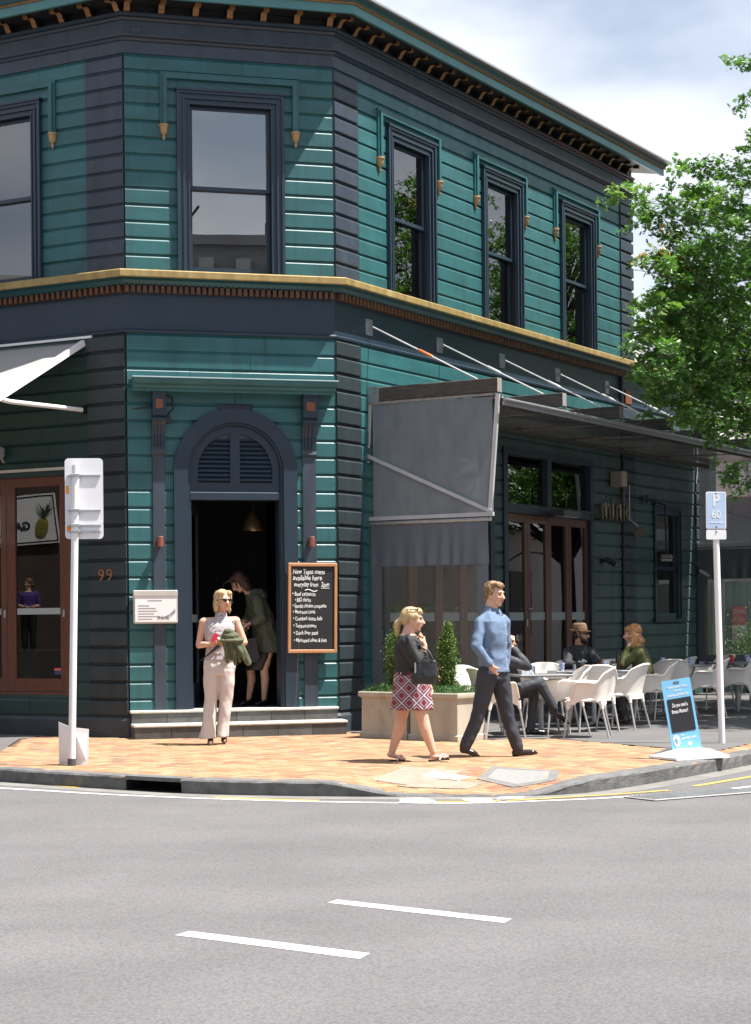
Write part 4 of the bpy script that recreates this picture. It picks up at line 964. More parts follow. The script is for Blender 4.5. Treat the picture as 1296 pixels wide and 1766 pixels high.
rows = [('New Tapas menu', -.255, .430, .090, .41), ('available here', -.255, .352, .090, .375), ('everyday from', -.240, .272, .080, .31), ('2pm', .110, .272, .082, .105),
        ('• Beef carpaccio', -.262, .155, .072, .30), ('• BBQ chorizo', -.318, .080, .072, .295), ('• Spanish chicken croquette', -.258, .005, .066, .435), ('• Morrocan Lamb', -.252, -.070, .064, .285),
        ('• Crumbed risotto balls', -.250, -.155, .068, .375), ('• Tempura prawns', -.246, -.245, .066, .295), ('• Duck liver paté', -.244, -.335, .068, .315), ('• Marinated olives & Feta', -.236, -.430, .068, .42)]
for tx, x, z, sz, wd in rows: fit_text(tx, wd, sz, CHALK, cb, T(x, -.008, z) @ TXT, 'chalk_line', .0008, .0035, shear=.10, offset=.0006)
MB().box(.108, .22, -.009, -.0065, .248, .255).build('chalk_underline', CHALK, cb)
sw = MB().tube([(-.10 + .16 * i / 16, -.0075, .222 + .012 * math.sin(i / 16 * 2 * math.pi)) for i in range(17)], .004, 4); sw.build('chalk_squiggle', CHALK, cb)
nn = thing('house_number', 'gilt number 99 on the dark corner quoin blocks', 'house number', M=LMx @ T(-.43, -.056, 1.945))
for i in range(2): link('numeral', text_mesh('9', .215, ext=.006), nn, T(i * .125, 0, 0) @ TXT).data.materials.append(GILTB)
cable = thing('wall_cable', 'black cable and junction box beside the left door console', 'cable', M=CMx)
MB().tube([(.05, -.02, 4.06), (.28, -.05, 4.10), (.47, -.04, 4.24), (.56, -.04, 4.22), (.575, -.04, 4.08), (.52, -.04, 4.03), (.50, -.04, 3.98)], .011, 6).build('cord', BLACK, cable); MB().box(.475, .545, -.06, -.03, 3.90, 3.98, c=.006).build('junction_box', NAVYT, cable)
pd = thing('pendant_lamp', 'brass cone pendant lamp hanging inside the doorway', 'lamp', M=CMx @ T(1.78, 1.0, 2.62))
sh = MB(); 
for rr, zz in ((.135, 0), (.125, .05), (.09, .16), (.045, .24), (.02, .27)): pass
sh.tube([(0, 0, z) for z in (0, .06, .15, .22, .26)], [.14, .13, .095, .055, .02], 20, caps=False); sh.build('shade', mat('brass', (0.42, 0.31, 0.16), 0.3, 0.08, metal=0.8), pd, None, True)
MB().tube([(0, 0, .26), (0, 0, 1.9)], .006).build('cord', BLACK, pd); MB().tube([(0, 0, .04), (0, 0, .10)], [.03, .02], 10).build('bulb', WHITEP, pd)

# ================================================================== WALL-MOUNTED THINGS on the right front
def heater(label, u, z, off, rot=0):
    h = thing('patio_heater', label, 'heater', M=RM @ T(u, -off, z) @ Matrix.Rotation(rot, 4, 'Z'))
    MB().box(-.30, .30, -.10, .10, 0, .09, c=.02).build('housing', mat('heater_grey', (0.12, 0.12, 0.125), 0.4, 0.1, metal=0.5), h)
    g = MB()
    for i in range(9): g.box(-.27 + i * .0675 - .006, -.27 + i * .0675 + .006, -.09, .09, -.018, -.006)
    for y in (-.07, 0, .07): g.box(-.28, .28, y - .005, y + .005, -.024, -.012)
    g.build('grille', GALV, h); MB().box(-.27, .27, -.07, .07, -.004, .0).build('element', mat('heater_element', (0.35, 0.27, 0.13), 0.3, 0.3, 30, metal=0.7), h)
    return h
h1 = heater('grey patio heater hanging over the timber bifold doors', 6.35, 3.02, .28)
MB().tube([(0, .02, .09), (0, .02, .45), (0, .26, .60)], .013).build('arm', BLACK, h1)
h2 = heater('grey patio heater on a black twin arm beside the narrow side window', 10.08, 2.42, .42, R(20))
for s_ in (-.05, .03): MB().tube([(s_, 0, .06), (s_, .02, .95), (s_, .35, 1.05)], .015).build('arm', BLACK, h2)
MB().box(-.09, .07, .30, .36, .98, 1.12).build('arm_bracket', BLACK, h2)
for u, z, lb, yw in ((8.2, 2.36, 'small black spotlight on the green wall beside the bifold doors', 25), (12.5, 2.24, 'small grey spotlight near the downpipe at the far corner of the wing', 25)):
    sp = thing('spotlight', lb, 'spotlight', M=RM @ T(u, -.04, z))
    MB().box(-.04, .04, -.02, .02, -.04, .04).build('base', BLACK, sp); MB().tube([(0, 0, 0), (.0, -.08, .01)], .012).build('stem', BLACK, sp)
    MB().tube([(-.02, -.05, .045), (.06, -.22, -.06)], [.042, .046], 12).build('barrel', BLACK if u < 9 else GALV, sp, None, True); MB().tube([(.0605, -.221, -.0606), (.064, -.227, -.064)], .038, 12).build('lens', ALU, sp)
bx = thing('speaker_box', 'beige wall speaker box above the mink sign', 'speaker', M=RM @ T(8.66, -.06, 3.74))
MB().box(-.11, .11, -.20, .02, -.13, .13, c=.012).build('cabinet', mat('beige_plastic', (0.33, 0.29, 0.25), 0.6, 0.1), bx); MB().box(.115, .15, -.10, -.03, -.06, .04).build('bracket', GALV, bx)
mk = thing('mink_sign', 'brass and neon letters spelling mink on the shaded green wall', 'sign', M=RM @ T(7.97, -.12, 3.06))
BRASSD = mat('aged_brass', (0.24, 0.19, 0.12), 0.4, 0.2, 10, metal=0.6)
x = 0
for ch, wd in (('m', .42), ('i', .17), ('n', .30), ('k', .30)):
    me = text_mesh(ch, .55, ext=.018); me.materials.append(BRASSD)
    if ch == 'k':
        for v in me.vertices:
            if v.co.y > .30: v.co.y = .30 + (v.co.y - .30) * 3.2
    link('letter', me, mk, T(x, 0, 0) @ TXT); x += wd
nb = MB()
for t in range(3): nb.tube([(.05 + t * .30, -.075, .04), (.05 + t * .30, -.075, .26)], .009, 6)
nb.tube([(1.0, -.09, .60), (1.0, -.09, .02), (1.35, -.09, -.08)], .010, 6); nb.build('neon_tube', mat('unlit_neon', (0.55, 0.50, 0.40), 0.3, 0.05), mk)
MB().box(-.03, 1.22, -.02, .02, -.03, -.005).build('rail', BLACK, mk)
cu = MB()
for t in range(5): cu.tube([(1.30 + .09 * t, -.05, -.12), (1.27 + .09 * t, -.08, -.22), (1.33 + .09 * t, -.05, -.27), (1.36 + .09 * t, -.06, -.15)], .009, 6)
cu.build('cable_loops', BRASSD, mk)

# ================================================================== STREET FURNITURE
# parking sign seen from behind, left
ps = thing('parking_sign', 'white parking sign on a white post, seen from behind, at the left kerb', 'sign', (-3.05, 18.60, 0))
MB().tube([(0, 0, -.05), (.07, 0, 3.0)], .036, 14).build('post', WHITEP, ps, None, True)
MB().tube([(0, 0, 0), (.0015, 0, .07)], .042, 12).build('post_collar', mat('dark_collar', (0.06, 0.065, 0.07), 0.6), ps, None, True)
def rrect(b, x0, x1, z0, z1, y0, y1, r=.04, n=5, mi=0):
    P = []
    for cx, cz, a0 in ((x1 - r, z1 - r, 0), (x0 + r, z1 - r, 90), (x0 + r, z0 + r, 180), (x1 - r, z0 + r, 270)):
        for k in range(n + 1): t = R(a0 + 90 * k / n); P.append((cx + r * math.cos(t), cz + r * math.sin(t)))
    return b.prism(P, y0, y1, 'y', mi)
PM = Matrix.Rotation(R(-1.5), 4, 'Y')
SIGNB = mat('sign_back_white', (0.72, 0.72, 0.75), 0.45, 0.04, 3)
p1 = rrect(MB(), -.045, .335, 2.40, 3.075, -.004 + .05, .05).build('sign_plate', SIGNB, ps, T(-.0, 0, 0) @ Matrix.Rotation(R(4), 4, 'Z'))
p2 = rrect(MB(), -.045, .335, 2.265, 2.445, -.009 + .05, .045).build('sign_plate', SIGNB, ps, Matrix.Rotation(R(4), 4, 'Z'))
for z in (2.90, 2.55): MB().box(-.02, .31, .030, .0465, z - .008, z + .008).build('sign_rail', GALV, p1)
for z in (2.40, 2.34): MB().box(-.02, .31, .026, .0415, z - .008, z + .008).build('sign_rail', GALV, p2)
ORANGE = mat('orange_sticker', (0.85, 0.27, 0.02), 0.5, 0.05)
MB().box(-.035, -.005, .043, .0455, 2.72, 2.80).build('sticker', ORANGE, p1); MB().box(-.03, .02, .038, .0405, 2.345, 2.395).build('sticker', ORANGE, p2)
for z in (2.90, 2.55, 2.40, 2.34): MB().box(.02, .11, -.045, .04, z - .014, z + .014, c=.004).build('clamp', GALV, ps)
pb = thing('propped_sign', 'folded white board propped behind the left sign post', 'sign', (-3.05, 18.66, 0.002))
MB().add([(-.165, .16, 0), (.0, .03, 0), (-.005, .0, .375), (-.16, .13, .425), (-.165, .172, 0), (.0, .042, 0), (-.005, .012, .375), (-.16, .142, .425)], [(0, 1, 2, 3), (7, 6, 5, 4), (0, 4, 5, 1), (1, 5, 6, 2), (2, 6, 7, 3), (3, 7, 4, 0)]).build('panel', WHITEP, pb)
MB().add([(.008, .03, 0), (.155, -.02, 0), (.158, .04, .355), (.005, .0, .375), (.008, .042, 0), (.155, -.008, 0), (.158, .052, .355), (.005, .012, .375)], [(0, 1, 2, 3), (7, 6, 5, 4), (0, 4, 5, 1), (1, 5, 6, 2), (2, 6, 7, 3), (3, 7, 4, 0)]).build('panel', WHITEP, pb)

# P 60 sign, right
p6 = thing('parking_sign', 'blue and white P 60 parking sign on a white post at the right', 'sign', (3.88, 20.91, 0))
MB().tube([(0, 0, -.05), (-.045, 0, 2.32)], .036, 14).build('post', WHITEP, p6, None, True)
SP = T(-.05, -.045, 0) @ Matrix.Rotation(R(10), 4, 'Z')
pa = rrect(MB(), -.118, .118, 2.405, 2.825, 0, .004, .02).build('sign_plate', WHITEP, p6, SP)
SBLUE = mat('sign_blue', (0.40, 0.51, 0.69), 0.4, 0.04, 5)
rrect(MB(), -.108, .108, 2.415, 2.815, -.002, 0, .015).build('blue_field', SBLUE, pa)
for tx, z, sz, xo in (('P', 2.665, .185, 0), ('60', 2.53, .125, 0)):
    me = text_mesh(tx, sz, 'CENTER', ext=.0008, offset=.004 if tx == 'P' else .001, sx=.9); me.materials.append(WHITEP); link('lettering', me, pa, T(xo, -.0035, z) @ TXT)
ar_ = MB().box(-.07, .06, -.004, -.002, 2.475, 2.483); ar_.add([(.045, -.004, 2.497), (.082, -.004, 2.479), (.045, -.004, 2.461), (.052, -.004, 2.479)], [(0, 1, 2, 3)]); ar_.build('arrow', WHITEP, pa)
rrect(MB(), -.118, .118, 2.29, 2.398, 0, .004, .015).build('blank_plate', WHITEP, p6, SP)
for z in (2.43, 2.80, 2.375): MB().tube([(0, -.006, z), (0, .0, z)], .009, 8).build('bolt', BLACK, p6, SP)

# sandwich board by the kerb
sb = thing('pavement_sign', 'leaning blue pavement sign with black panel on a white moulded base', 'sign', (3.14, 18.72, .0), R(12))
bs = MB(); bs.prism([(-.34, 0.008), (-.335, .03), (-.12, .105), (.12, .105), (.335, .03), (.34, .008)], -.22, .22, 'y')
bs.v = [(x * (1 if abs(z) > .02 else 1.0), y * (1 - .22 * (z > .08)), z) for x, y, z in bs.v]; bs.build('base', WHITEP, sb, Matrix.Rotation(R(18), 4, 'Z'))
MB().box(-.30, .30, -.19, .19, 0, .009).build('foot', BLACK, sb, Matrix.Rotation(R(18), 4, 'Z'))
SKYB = mat('sky_blue_board', (0.16, 0.42, 0.66), 0.45, 0.04, 4)
PMx = T(-.02, 0, .085) @ Matrix.Rotation(R(-8), 4, 'Y') @ Matrix.Rotation(R(-4), 4, 'X')
pn = rrect(MB(), -.155, .155, 0, .72, -.006, .006, .012).build('panel', SKYB, sb, PMx)
rrect(MB(), -.128, .128, .19, .53, -.010, -.006, .01).build('black_panel', mat('panel_black', (0.014, 0.014, 0.018), 0.5, 0.1), pn)
MB().box(-.03, .03, -.0085, -.006, .675, .70).build('grip_slot', mat('slot_grey', (0.1, 0.11, 0.12), 0.6), pn)
for tx, z, sz, al, x in (('The Best Personal Training', .635, .034, 'CENTER', 0), ('in the most', .60, .028, 'CENTER', 0), ('Luxurious 24 Hour Gym', .553, .040, 'CENTER', 0), ('Do you need a', .445, .056, 'CENTER', 0), ('fitness Mentor?', .382, .056, 'CENTER', -.01), ('the', .152, .026, 'LEFT', -.042), ('exercise room', .112, .042, 'LEFT', -.042)):
    wd = {'The Best Personal Training': .22, 'in the most': .085, 'Luxurious 24 Hour Gym': .235, 'Do you need a': .165, 'fitness Mentor?': .175, 'the': .032, 'exercise room': .16}[tx]
    fit_text(tx, wd, sz, WHITEP, pn, T((x - wd / 2) if al == 'CENTER' else x, -.0115 if .19 < z < .5 else -.0075, z) @ TXT, ext=.0006, offset=.0006, shear=.12 if sz > .05 else 0)
lg = MB().tube([(-.095, -.008, .11), (-.095, -.006, .11)], .048, 20); lg.v = [(x if True else x, -.008 if i < 20 else -.006, .11 + .048 * math.cos(2 * math.pi * i / 20)) if False else (-.095 + .036 * math.sin(2 * math.pi * i / 20), -.009 if i < 20 else -.006, .11 + .06 * math.cos(2 * math.pi * i / 20)) for i, (x, y, z) in enumerate(lg.v)]; lg.build('logo_disc', WHITEP, pn)
lg2 = MB()
for a in (25, 80, 135): lg2.bar((-.095 + .026 * math.sin(R(a)), -.0105, .11 + .043 * math.cos(R(a))), (-.095 - .026 * math.sin(R(a)), -.0105, .11 - .043 * math.cos(R(a))), .003, .012, up=(0, 1, 0))
lg2.build('logo_mark', SKYB, pn); MB().tube([(.04, -.009, .062), (.04, -.006, .062)], .02, 14).build('logo_dot', WHITEP, pn)

# planters with clipped columns
PLC = mat('planter_concrete', (0.37, 0.335, 0.275), 0.85, 0.14, 4, 0.2, 60, stretch=(1, 1, .5), col2=(0.26, 0.23, 0.175), cov=0.36, s2=3.2)
SOIL = mat('soil', (0.03, 0.022, 0.015), 0.95, 0.3, 20)
def planter(name_label, plab, slab_, M_, seed):
    r = random.Random(seed)
    p = thing('concrete_planter', name_label, 'planter', M=M_, group=None)
    wl, dp_, ht = .37, .27, .56
    b = MB()
    def ring(sx, sy, z): return [(-wl * sx, -dp_ * sy, z), (wl * sx, -dp_ * sy, z), (wl * sx, dp_ * sy, z), (-wl * sx, dp_ * sy, z)]
    prof = [(1.02, 0), (1.02, .06), (.97, .075), (.96, .48), (1.0, .495), (1.045, .505), (1.05, .53), (1.045, .552), (1.02, .56), (.90, .56), (.88, .50)]
    for s_, z in prof: b.v += ring(s_, (s_ - 1) * wl / dp_ + 1, z)
    for i in range(len(prof) - 1):
        for q in range(4): b.f.append((i * 4 + q, i * 4 + (q + 1) % 4, i * 4 + 4 + (q + 1) % 4, i * 4 + 4 + q)); b.m.append(0)
    b.f.append((3, 2, 1, 0)); b.m.append(0); b.build('tub', PLC, p)
    MB().add([tuple(v) for v in ring(.9, .87, .515)], [(0, 1, 2, 3)]).build('soil', SOIL, p)
    return p
d_ = Vector((.75, -.66, 0)).normalized(); ang = math.atan2(d_.y, d_.x)
o_ = Vector((-.20, 22.62, 0)); nrm_ = Vector((-d_.y, d_.x, 0))
PLM = []
for i, (lb) in enumerate(('concrete planter nearest the doorway steps, behind the woman in the skirt', 'concrete planter beside the walking man')):
    c = o_ + d_ * (.375 + i * .775) + nrm_ * .27; M_ = Matrix.Translation(c) @ Matrix.Rotation(ang, 4, 'Z'); PLM.append(M_); planter(lb, '', '', M_, i)
LEAFS = mat('box_leaf', (0.085, 0.165, 0.030), 0.5, 0.3, 30, trans=0.25, rnd=0.25, island=True)
LEAFG = mat('ground_cover_leaf', (0.085, 0.17, 0.055), 0.6, 0.3, 30, trans=0.2, rnd=0.25, island=True)
TWIG = mat('twig_bark', (0.07, 0.05, 0.03), 0.9, 0.2, 20)
def leaf_cloud(pts, size, r, wl=.5, up=.3):
    """small two-triangle leaves at the points"""
    b = MB()
    for p in pts:
        d = Vector((r.gauss(0, 1), r.gauss(0, 1), r.gauss(up, 1))).normalized(); s_ = d.cross(Vector((r.gauss(0, 1), r.gauss(0, 1), r.gauss(0, 1)))).normalized()
        L_ = size * r.uniform(.7, 1.3); n_ = d.cross(s_) * L_ * .12
        o = len(b.v); p = Vector(p)
        b.v += [tuple(p), tuple(p + d * L_ * .5 + s_ * L_ * wl * .5 + n_), tuple(p + d * L_), tuple(p + d * L_ * .5 - s_ * L_ * wl * .5 + n_)]
        b.f += [(o, o + 1, o + 2), (o, o + 2, o + 3)]; b.m += [0, 0]
    return b
for i, M_ in enumerate(PLM):
    r = random.Random(11 + i)
    sh_ = thing('box_shrub', ('clipped box shrub in the planter left of the woman in the skirt', 'clipped box shrub in the planter between the two walkers')[i], 'shrub', group='box shrubs in the planters', M=M_ @ T(-.02 + .04 * i, 0, .515))
    pts = []
    hgt = .84 + .03 * i; stems = []
    for k in range(34):
        a = r.uniform(0, 6.28); rad = r.uniform(.0, .085); h = hgt * (1.02 - 3.6 * rad) * r.uniform(.88, 1.04)
        top = (rad * math.cos(a) * 1.5, rad * math.sin(a) * 1.4, h); stems.append([(rad * .4 * math.cos(a), rad * .4 * math.sin(a), 0), (rad * 1.3 * math.cos(a), rad * 1.3 * math.sin(a), h * .5), top])
        for q in range(170):
            t = r.uniform(.05, 1.0) ** .8; j = .047 * (1 - .6 * t ** 3)
            pts.append((top[0] * t * 1.02 + r.gauss(0, j), top[1] * t + r.gauss(0, j), h * t + r.gauss(0, .02)))
    fo = leaf_cloud(pts, .027, r, .62).build('foliage', LEAFS, sh_); tag(fo, kind='stuff')
    sb_ = MB()
    for s_ in stems: sb_.tube(s_, [.008, .006, .003], 5)
    sb_.build('stems', TWIG, sh_)
    gp = []
    for k in range(3600):
        x = r.uniform(-.36, .36); y = r.uniform(-.255, .255); e = 1 if abs(x) < .33 and abs(y) < .23 else .4
        gp.append((x, y, .015 + .10 * e * r.random() + .03 * noise.noise((x * 9, y * 9, i))))
    if i == 1:
        for k in range(60): gp.append((-.12 + r.gauss(0, .015), -.30 - r.random() * .02, .05 - r.random() * .24))
    gcv = thing('ground_cover', ('low green ground cover round the shrub in the left planter', 'low green ground cover spilling over the rim of the right planter')[i], 'plant', M=M_ @ T(0, 0, .515))
    go = leaf_cloud(gp, .030, r, .35, .8).build('foliage', LEAFG, gcv); tag(go, kind='stuff')

# ------------------------------------------------------------------ chairs and tables
CHW = mat('white_plastic', (0.76, 0.71, 0.655), 0.45, 0.05, 4, spec=0.4)
CHL = mat('chair_leg_aluminium', (0.50, 0.49, 0.48), 0.35, 0.06, metal=0.5)
def make_chair():
    root = thing('cafe_chair', 'x', 'chair')
    n = 40; b = MB(); SH = .44
    # wrap-round shell: outline of the seat, leaning outwards, height profile with arms and back
    def outl(t):   # t -1..1 ; from right arm front round the back to left arm front
        a = t * R(128); c, s_ = math.cos(a), math.sin(a); e = .72
        x = -.245 * (abs(c) ** e) * (1 if c > 0 else -1); y = .250 * (abs(s_) ** e) * (1 if s_ > 0 else -1)
        return x, y
    rows_ = 8; grid = []
    for i in range(n + 1):
        t = -1 + 2 * i / n; at = abs(t); x, y = outl(t)
        if at < .30: top = .83 - .05 * (at / .30) ** 3
        elif at < .50: top = .78 - .13 * sm(.30, .50, at)
        elif at < .80: top = .65 + .01 * sm(.5, .8, at)
        else: top = .66 - .185 * sm(.80, 1.0, at) ** 1.4
        bot = SH - .05 + (.08 * sm(.35, .62, at) * (1 - sm(.62, .95, at)))
        row = []
        for j in range(rows_ + 1):
            q = j / rows_; z = bot + (top - bot) * q
            back = 1 - sm(.15, .55, at)
            lean = .10 * back * (max(0, z - SH) / .38) ** 1.4
            fl_ = .045 * (q ** 2) * (1 - back) + .06 * back * q * sm(.1, .35, at)
            row.append((x - lean, y * (1 + fl_ / .245) * (1 - .10 * back * q * 0), z))
        grid.append(row)
    th = .011
    for side in (0, 1):
        for i in range(n + 1):
            for j in range(rows_ + 1):
                x, y, z = grid[i][j]; l = math.hypot(x + .0, y) or 1
                b.v.append((x - side * th * x / l, y - side * th * y / l, z))
    S_ = (n + 1) * (rows_ + 1)
    for i in range(n):
        for j in range(rows_):
            a = i * (rows_ + 1) + j; c = a + rows_ + 1
            b.f += [(a, a + 1, c + 1, c), (S_ + a, S_ + c, S_ + c + 1, S_ + a + 1)]
        a = i * (rows_ + 1); c = a + rows_ + 1; b.f += [(a, c, S_ + c, S_ + a), (a + rows_, S_ + a + rows_, S_ + c + rows_, c + rows_)]
    for i in (0, n):
        for j in range(rows_):
            a = i * (rows_ + 1) + j; b.f.append((a, a + 1, S_ + a + 1, S_ + a))
    b.m = [0] * len(b.f); b.build('shell', CHW, root, None, True)
    # rolled top rim
    rim = MB(); rim.tube([(*grid[i][rows_][:2], grid[i][rows_][2]) for i in range(n + 1)], .0125, 6); rim.build('rim', CHW, root, None, True)
    se = MB(); P = []
    for i in range(28):
        a = 2 * math.pi * i / 28; c, s_ = math.cos(a), math.sin(a); P.append((.235 * abs(c) ** .55 * (1 if c > 0 else -1) + .01, .238 * abs(s_) ** .55 * (1 if s_ > 0 else -1)))
    se.v = [(x * .97, y * .97, SH - .012) for x, y in P] + [(x, y, SH + .004 - (.02 if x > .2 else 0)) for x, y in P] + [(x * .93, y * .93, SH + .012 - (.012 if x > .2 else 0)) for x, y in P] + [(x * .5, y * .5, SH + .002) for x, y in P]
    for r_ in range(3):
        for i in range(28): se.f.append((r_ * 28 + i, r_ * 28 + (i + 1) % 28, r_ * 28 + 28 + (i + 1) % 28, r_ * 28 + 28 + i))
    se.f += [tuple(range(28)), tuple(84 + i for i in range(28))]; se.m = [0] * len(se.f); se.build('seat', CHW, root, None, True)
    for sx, sy in ((1, 1), (1, -1), (-1, 1), (-1, -1)):
        x0, y0 = .185 * sx, .20 * sy; x1, y1 = (.245 if sx > 0 else .285) * sx, .255 * sy
        so = MB().tube([(x0, y0, SH + .0), (x0 + (x1 - x0) * .25, y0 + (y1 - y0) * .25, SH - .10)], [.034, .017], 8); so.build('leg_socket', CHW, root, None, True)
        MB().tube([(x0 + (x1 - x0) * .22, y0 + (y1 - y0) * .22, SH - .09), (x1, y1, 0)], .0125, 8).build('leg', CHL, root, None, True)
    return root
chair0 = make_chair()
CH = [ # x, y, facing (deg), label, group
 (1.44, 22.30, 25, 'white plastic armchair the man in the dark suit sits on', None),
 (1.22, 23.25, -60, 'white plastic armchair beside the planter, behind the walking man', None),
 (2.20, 24.30, -95, 'white plastic armchair behind the small table with the menu card', None),
 (2.10, 23.15, 10, 'white plastic armchair tucked between the suited man and the front chair', None),
 (2.50, 22.22, 170, 'foremost white plastic armchair facing left, in full sun', None),
 (2.72, 23.35, 98, 'white plastic armchair with its back to the road at the long table', None),
 (3.13, 23.75, 150, 'white plastic armchair turned to the long table, right of the foremost chair', None),
 (2.28, 22.85, 188, 'white plastic armchair half hidden behind the foremost chair', None),
 (3.66, 24.80, 176, 'white plastic armchair the woman in the green jumper sits on', None),
 (2.72, 25.55, -80, 'grey-white armchair the man in the hat sits on', None),
 (3.35, 25.80, -90, 'pale armchair behind the long table, between the two diners', None),
 (4.10, 26.10, 92, 'shaded armchair with its back to the road, behind the pavement sign', None),
 (4.62, 26.20, 165, 'shaded armchair seen from the side, left of the P 60 post', None),
 (4.35, 27.35, 150, 'shaded armchair half hidden behind others, left of the P 60 post', None),
 (5.28, 27.30, 165, 'shaded armchair seen from the side, right of the P 60 post', None),
 (5.15, 28.6, 200, 'shaded armchair at the back table near the drop blind', None),
 (5.75, 27.9, -120, 'shaded armchair at the far right edge of the seating', None),
 (3.95, 27.9, -60, 'shaded armchair against the green wall behind the woman in green', None)]
for i, (x, y, a, lb, g) in enumerate(CH):
    c = chair0 if i == 0 else dup(chair0); c.matrix_basis = T(x, y, .004) @ Matrix.Rotation(R(a), 4, 'Z'); c['label'] = lb; c['group'] = 'white cafe armchairs'
TTOP = mat('grey_table_top', (0.16, 0.165, 0.175), 0.35, 0.06, 5)
def make_table(w, d):
    t = thing('cafe_table', 'x', 'table')
    MB().box(-w / 2, w / 2, -d / 2, d / 2, .705, .735, c=.006).build('table_top', TTOP, t)
    MB().tube([(0, 0, .03), (0, 0, .705)], .032, 12).build('column', GALV, t, None, True)
    for a in (45, 135, 225, 315):
        MB().bar((0, 0, .05), (.30 * math.cos(R(a)), .30 * math.sin(R(a)), .018), .045, .03).build('base_arm', GALV, t)
    return t
for w_, d_2, x, y, a, lb in ((.66, .66, 2.03, 22.95, 8, 'small grey cafe table in front of the suited man'), (1.15, .70, 2.86, 24.45, 6, 'long grey cafe table between the man in the hat and the woman in green'),
                            (.70, .70, 4.35, 26.85, 30, 'grey cafe table in the shade behind the pavement sign'), (.70, .70, 5.45, 28.1, 30, 'grey cafe table in the shade right of the P 60 post')):
    t = make_table(w_, d_2); t.matrix_basis = T(x, y, .004) @ Matrix.Rotation(R(a), 4, 'Z'); t['label'] = lb; t['group'] = 'grey cafe tables'
# things on the tables
BLUEG = mat('blue_patterned_cup', (0.10, 0.20, 0.50), 0.3, 0.3, 50, col2=(0.75, 0.78, 0.85), cov=0.5, s2=45)
CLEARG = glass_mat('drinking_glass', (0.9, 0.92, 0.93), 1.5)
BEER = mat('amber_beer', (0.55, 0.25, 0.02), 0.2, 0.05); BOTT = mat('dark_bottle', (0.02, 0.015, 0.01), 0.2, 0.1)
def cup(nm, lb, cat, x, y, prof, m, extra=None, z=.739):
    c = thing(nm, lb, cat, (x, y, z)); MB().lathe(prof, 14).build('vessel', m, c, None, True)
    if extra: MB().lathe(extra[0], 12).build(extra[2], extra[1], c, None, True)
    return c
tum = [(.030, 0), (.040, .09), (.042, .105)]
cup('tumbler', 'blue patterned tumbler of napkins on the table near the suited man', 'cup', 2.42, 24.25, tum, BLUEG)
cup('salt_shaker', 'small glass salt shaker beside the blue tumbler', 'shaker', 2.58, 24.18, [(.022, 0), (.022, .055), (.016, .065), (.018, .085), (.005, .09)], GALV)
cup('tumbler', 'blue patterned tumbler in front of the man in the hat', 'cup', 3.02, 24.45, tum, BLUEG)
cup('water_glass', 'clear glass of water in the middle of the long table', 'glass', 3.13, 24.42, [(.030, 0), (.036, .12), (.037, .13)], CLEARG, ([(.028, .004), (.033, .08)], mat('pale_drink', (0.75, 0.78, 0.65), 0.2, 0.05), 'drink'))
cup('beer_glass', 'stemmed glass of amber beer held near the woman in green', 'glass', 3.24, 24.40, [(.030, 0), (.006, .008), (.006, .05), (.034, .08), (.038, .12), (.034, .155)], CLEARG, ([(.005, .055), (.031, .082), (.034, .10)], BEER, 'beer'))
cup('beer_bottle', 'dark beer bottle standing behind the glasses', 'bottle', 3.20, 24.62, [(.031, 0), (.031, .15), (.013, .20), (.012, .25), (.013, .255)], BOTT)
cup('red_cup', 'small red cup beside the hand of the man in the hat', 'cup', 2.94, 24.46, [(.03, 0), (.034, .07), (.036, .08)], mat('red_plastic', (0.55, 0.05, 0.04), 0.4))
mc = thing('menu_card', 'small standing card on the table beside the suited man', 'card', (1.86, 22.86, .739), R(15)); MB().box(-.075, .075, -.004, .004, 0, .12).build('card', mat('printed_card', (0.55, 0.60, 0.68), 0.6, 0.2, 40, col2=(0.10, 0.2, 0.35), cov=0.35, s2=30), mc); MB().box(.08, .10, -.02, .02, 0, .11, c=.005).build('bottle_stub', GALV, mc)
for i, (x, y) in enumerate(((4.12, 26.75), (4.55, 26.95), (5.35, 28.0), (5.62, 28.15))):
    cup('tumbler', ('blue tumbler on the shaded table behind the woman in green', 'blue tumbler on the shaded table left of the P 60 post', 'dark red jar on the far shaded table', 'blue tumbler on the far shaded table at the right edge')[i], 'cup', x, y, tum, BLUEG if i != 2 else mat('red_plastic', (0.55, 0.05, 0.04), 0.4))

# ================================================================== TREES AND BACKGROUND
LEAFT = mat('oak_leaf', (0.062, 0.150, 0.026), 0.42, 0.25, 12, trans=0.38, rnd=0.28, island=True)
def leaf_tint():
    t = LEAFT.node_tree; L = t.links.new; g = t.nodes.new('ShaderNodeNewGeometry'); n = t.nodes.new('ShaderNodeTexNoise'); n.inputs['Scale'].default_value = 0.9; n.inputs['Detail'].default_value = 3
    L(g.outputs['Position'], n.inputs['Vector']); rp = t.nodes.new('ShaderNodeValToRGB'); e = rp.color_ramp.elements
    e[0].position = .30; e[0].color = (0.070, 0.155, 0.038, 1); e[1].position = .58; e[1].color = (0.115, 0.235, 0.058, 1); x = e.new(.70); x.color = (0.16, 0.27, 0.05, 1)
    L(n.outputs['Fac'], rp.inputs['Fac']); vm = [q for q in t.nodes if q.type == 'VECT_MATH' and q.operation == 'SCALE'][0]; L(rp.outputs['Color'], vm.inputs[0])
leaf_tint()
LEAFT.node_tree.nodes['Principled BSDF'].inputs['Roughness'].default_value = 0.34
LEAFY = mat('yellowing_leaf', (0.42, 0.26, 0.03), 0.5, 0.25, 12, trans=0.3, rnd=0.3, island=True)
BARK = mat('oak_bark', (0.055, 0.046, 0.038), 0.9, 0.3, 8, 0.5, 30, stretch=(3, 3, 1))
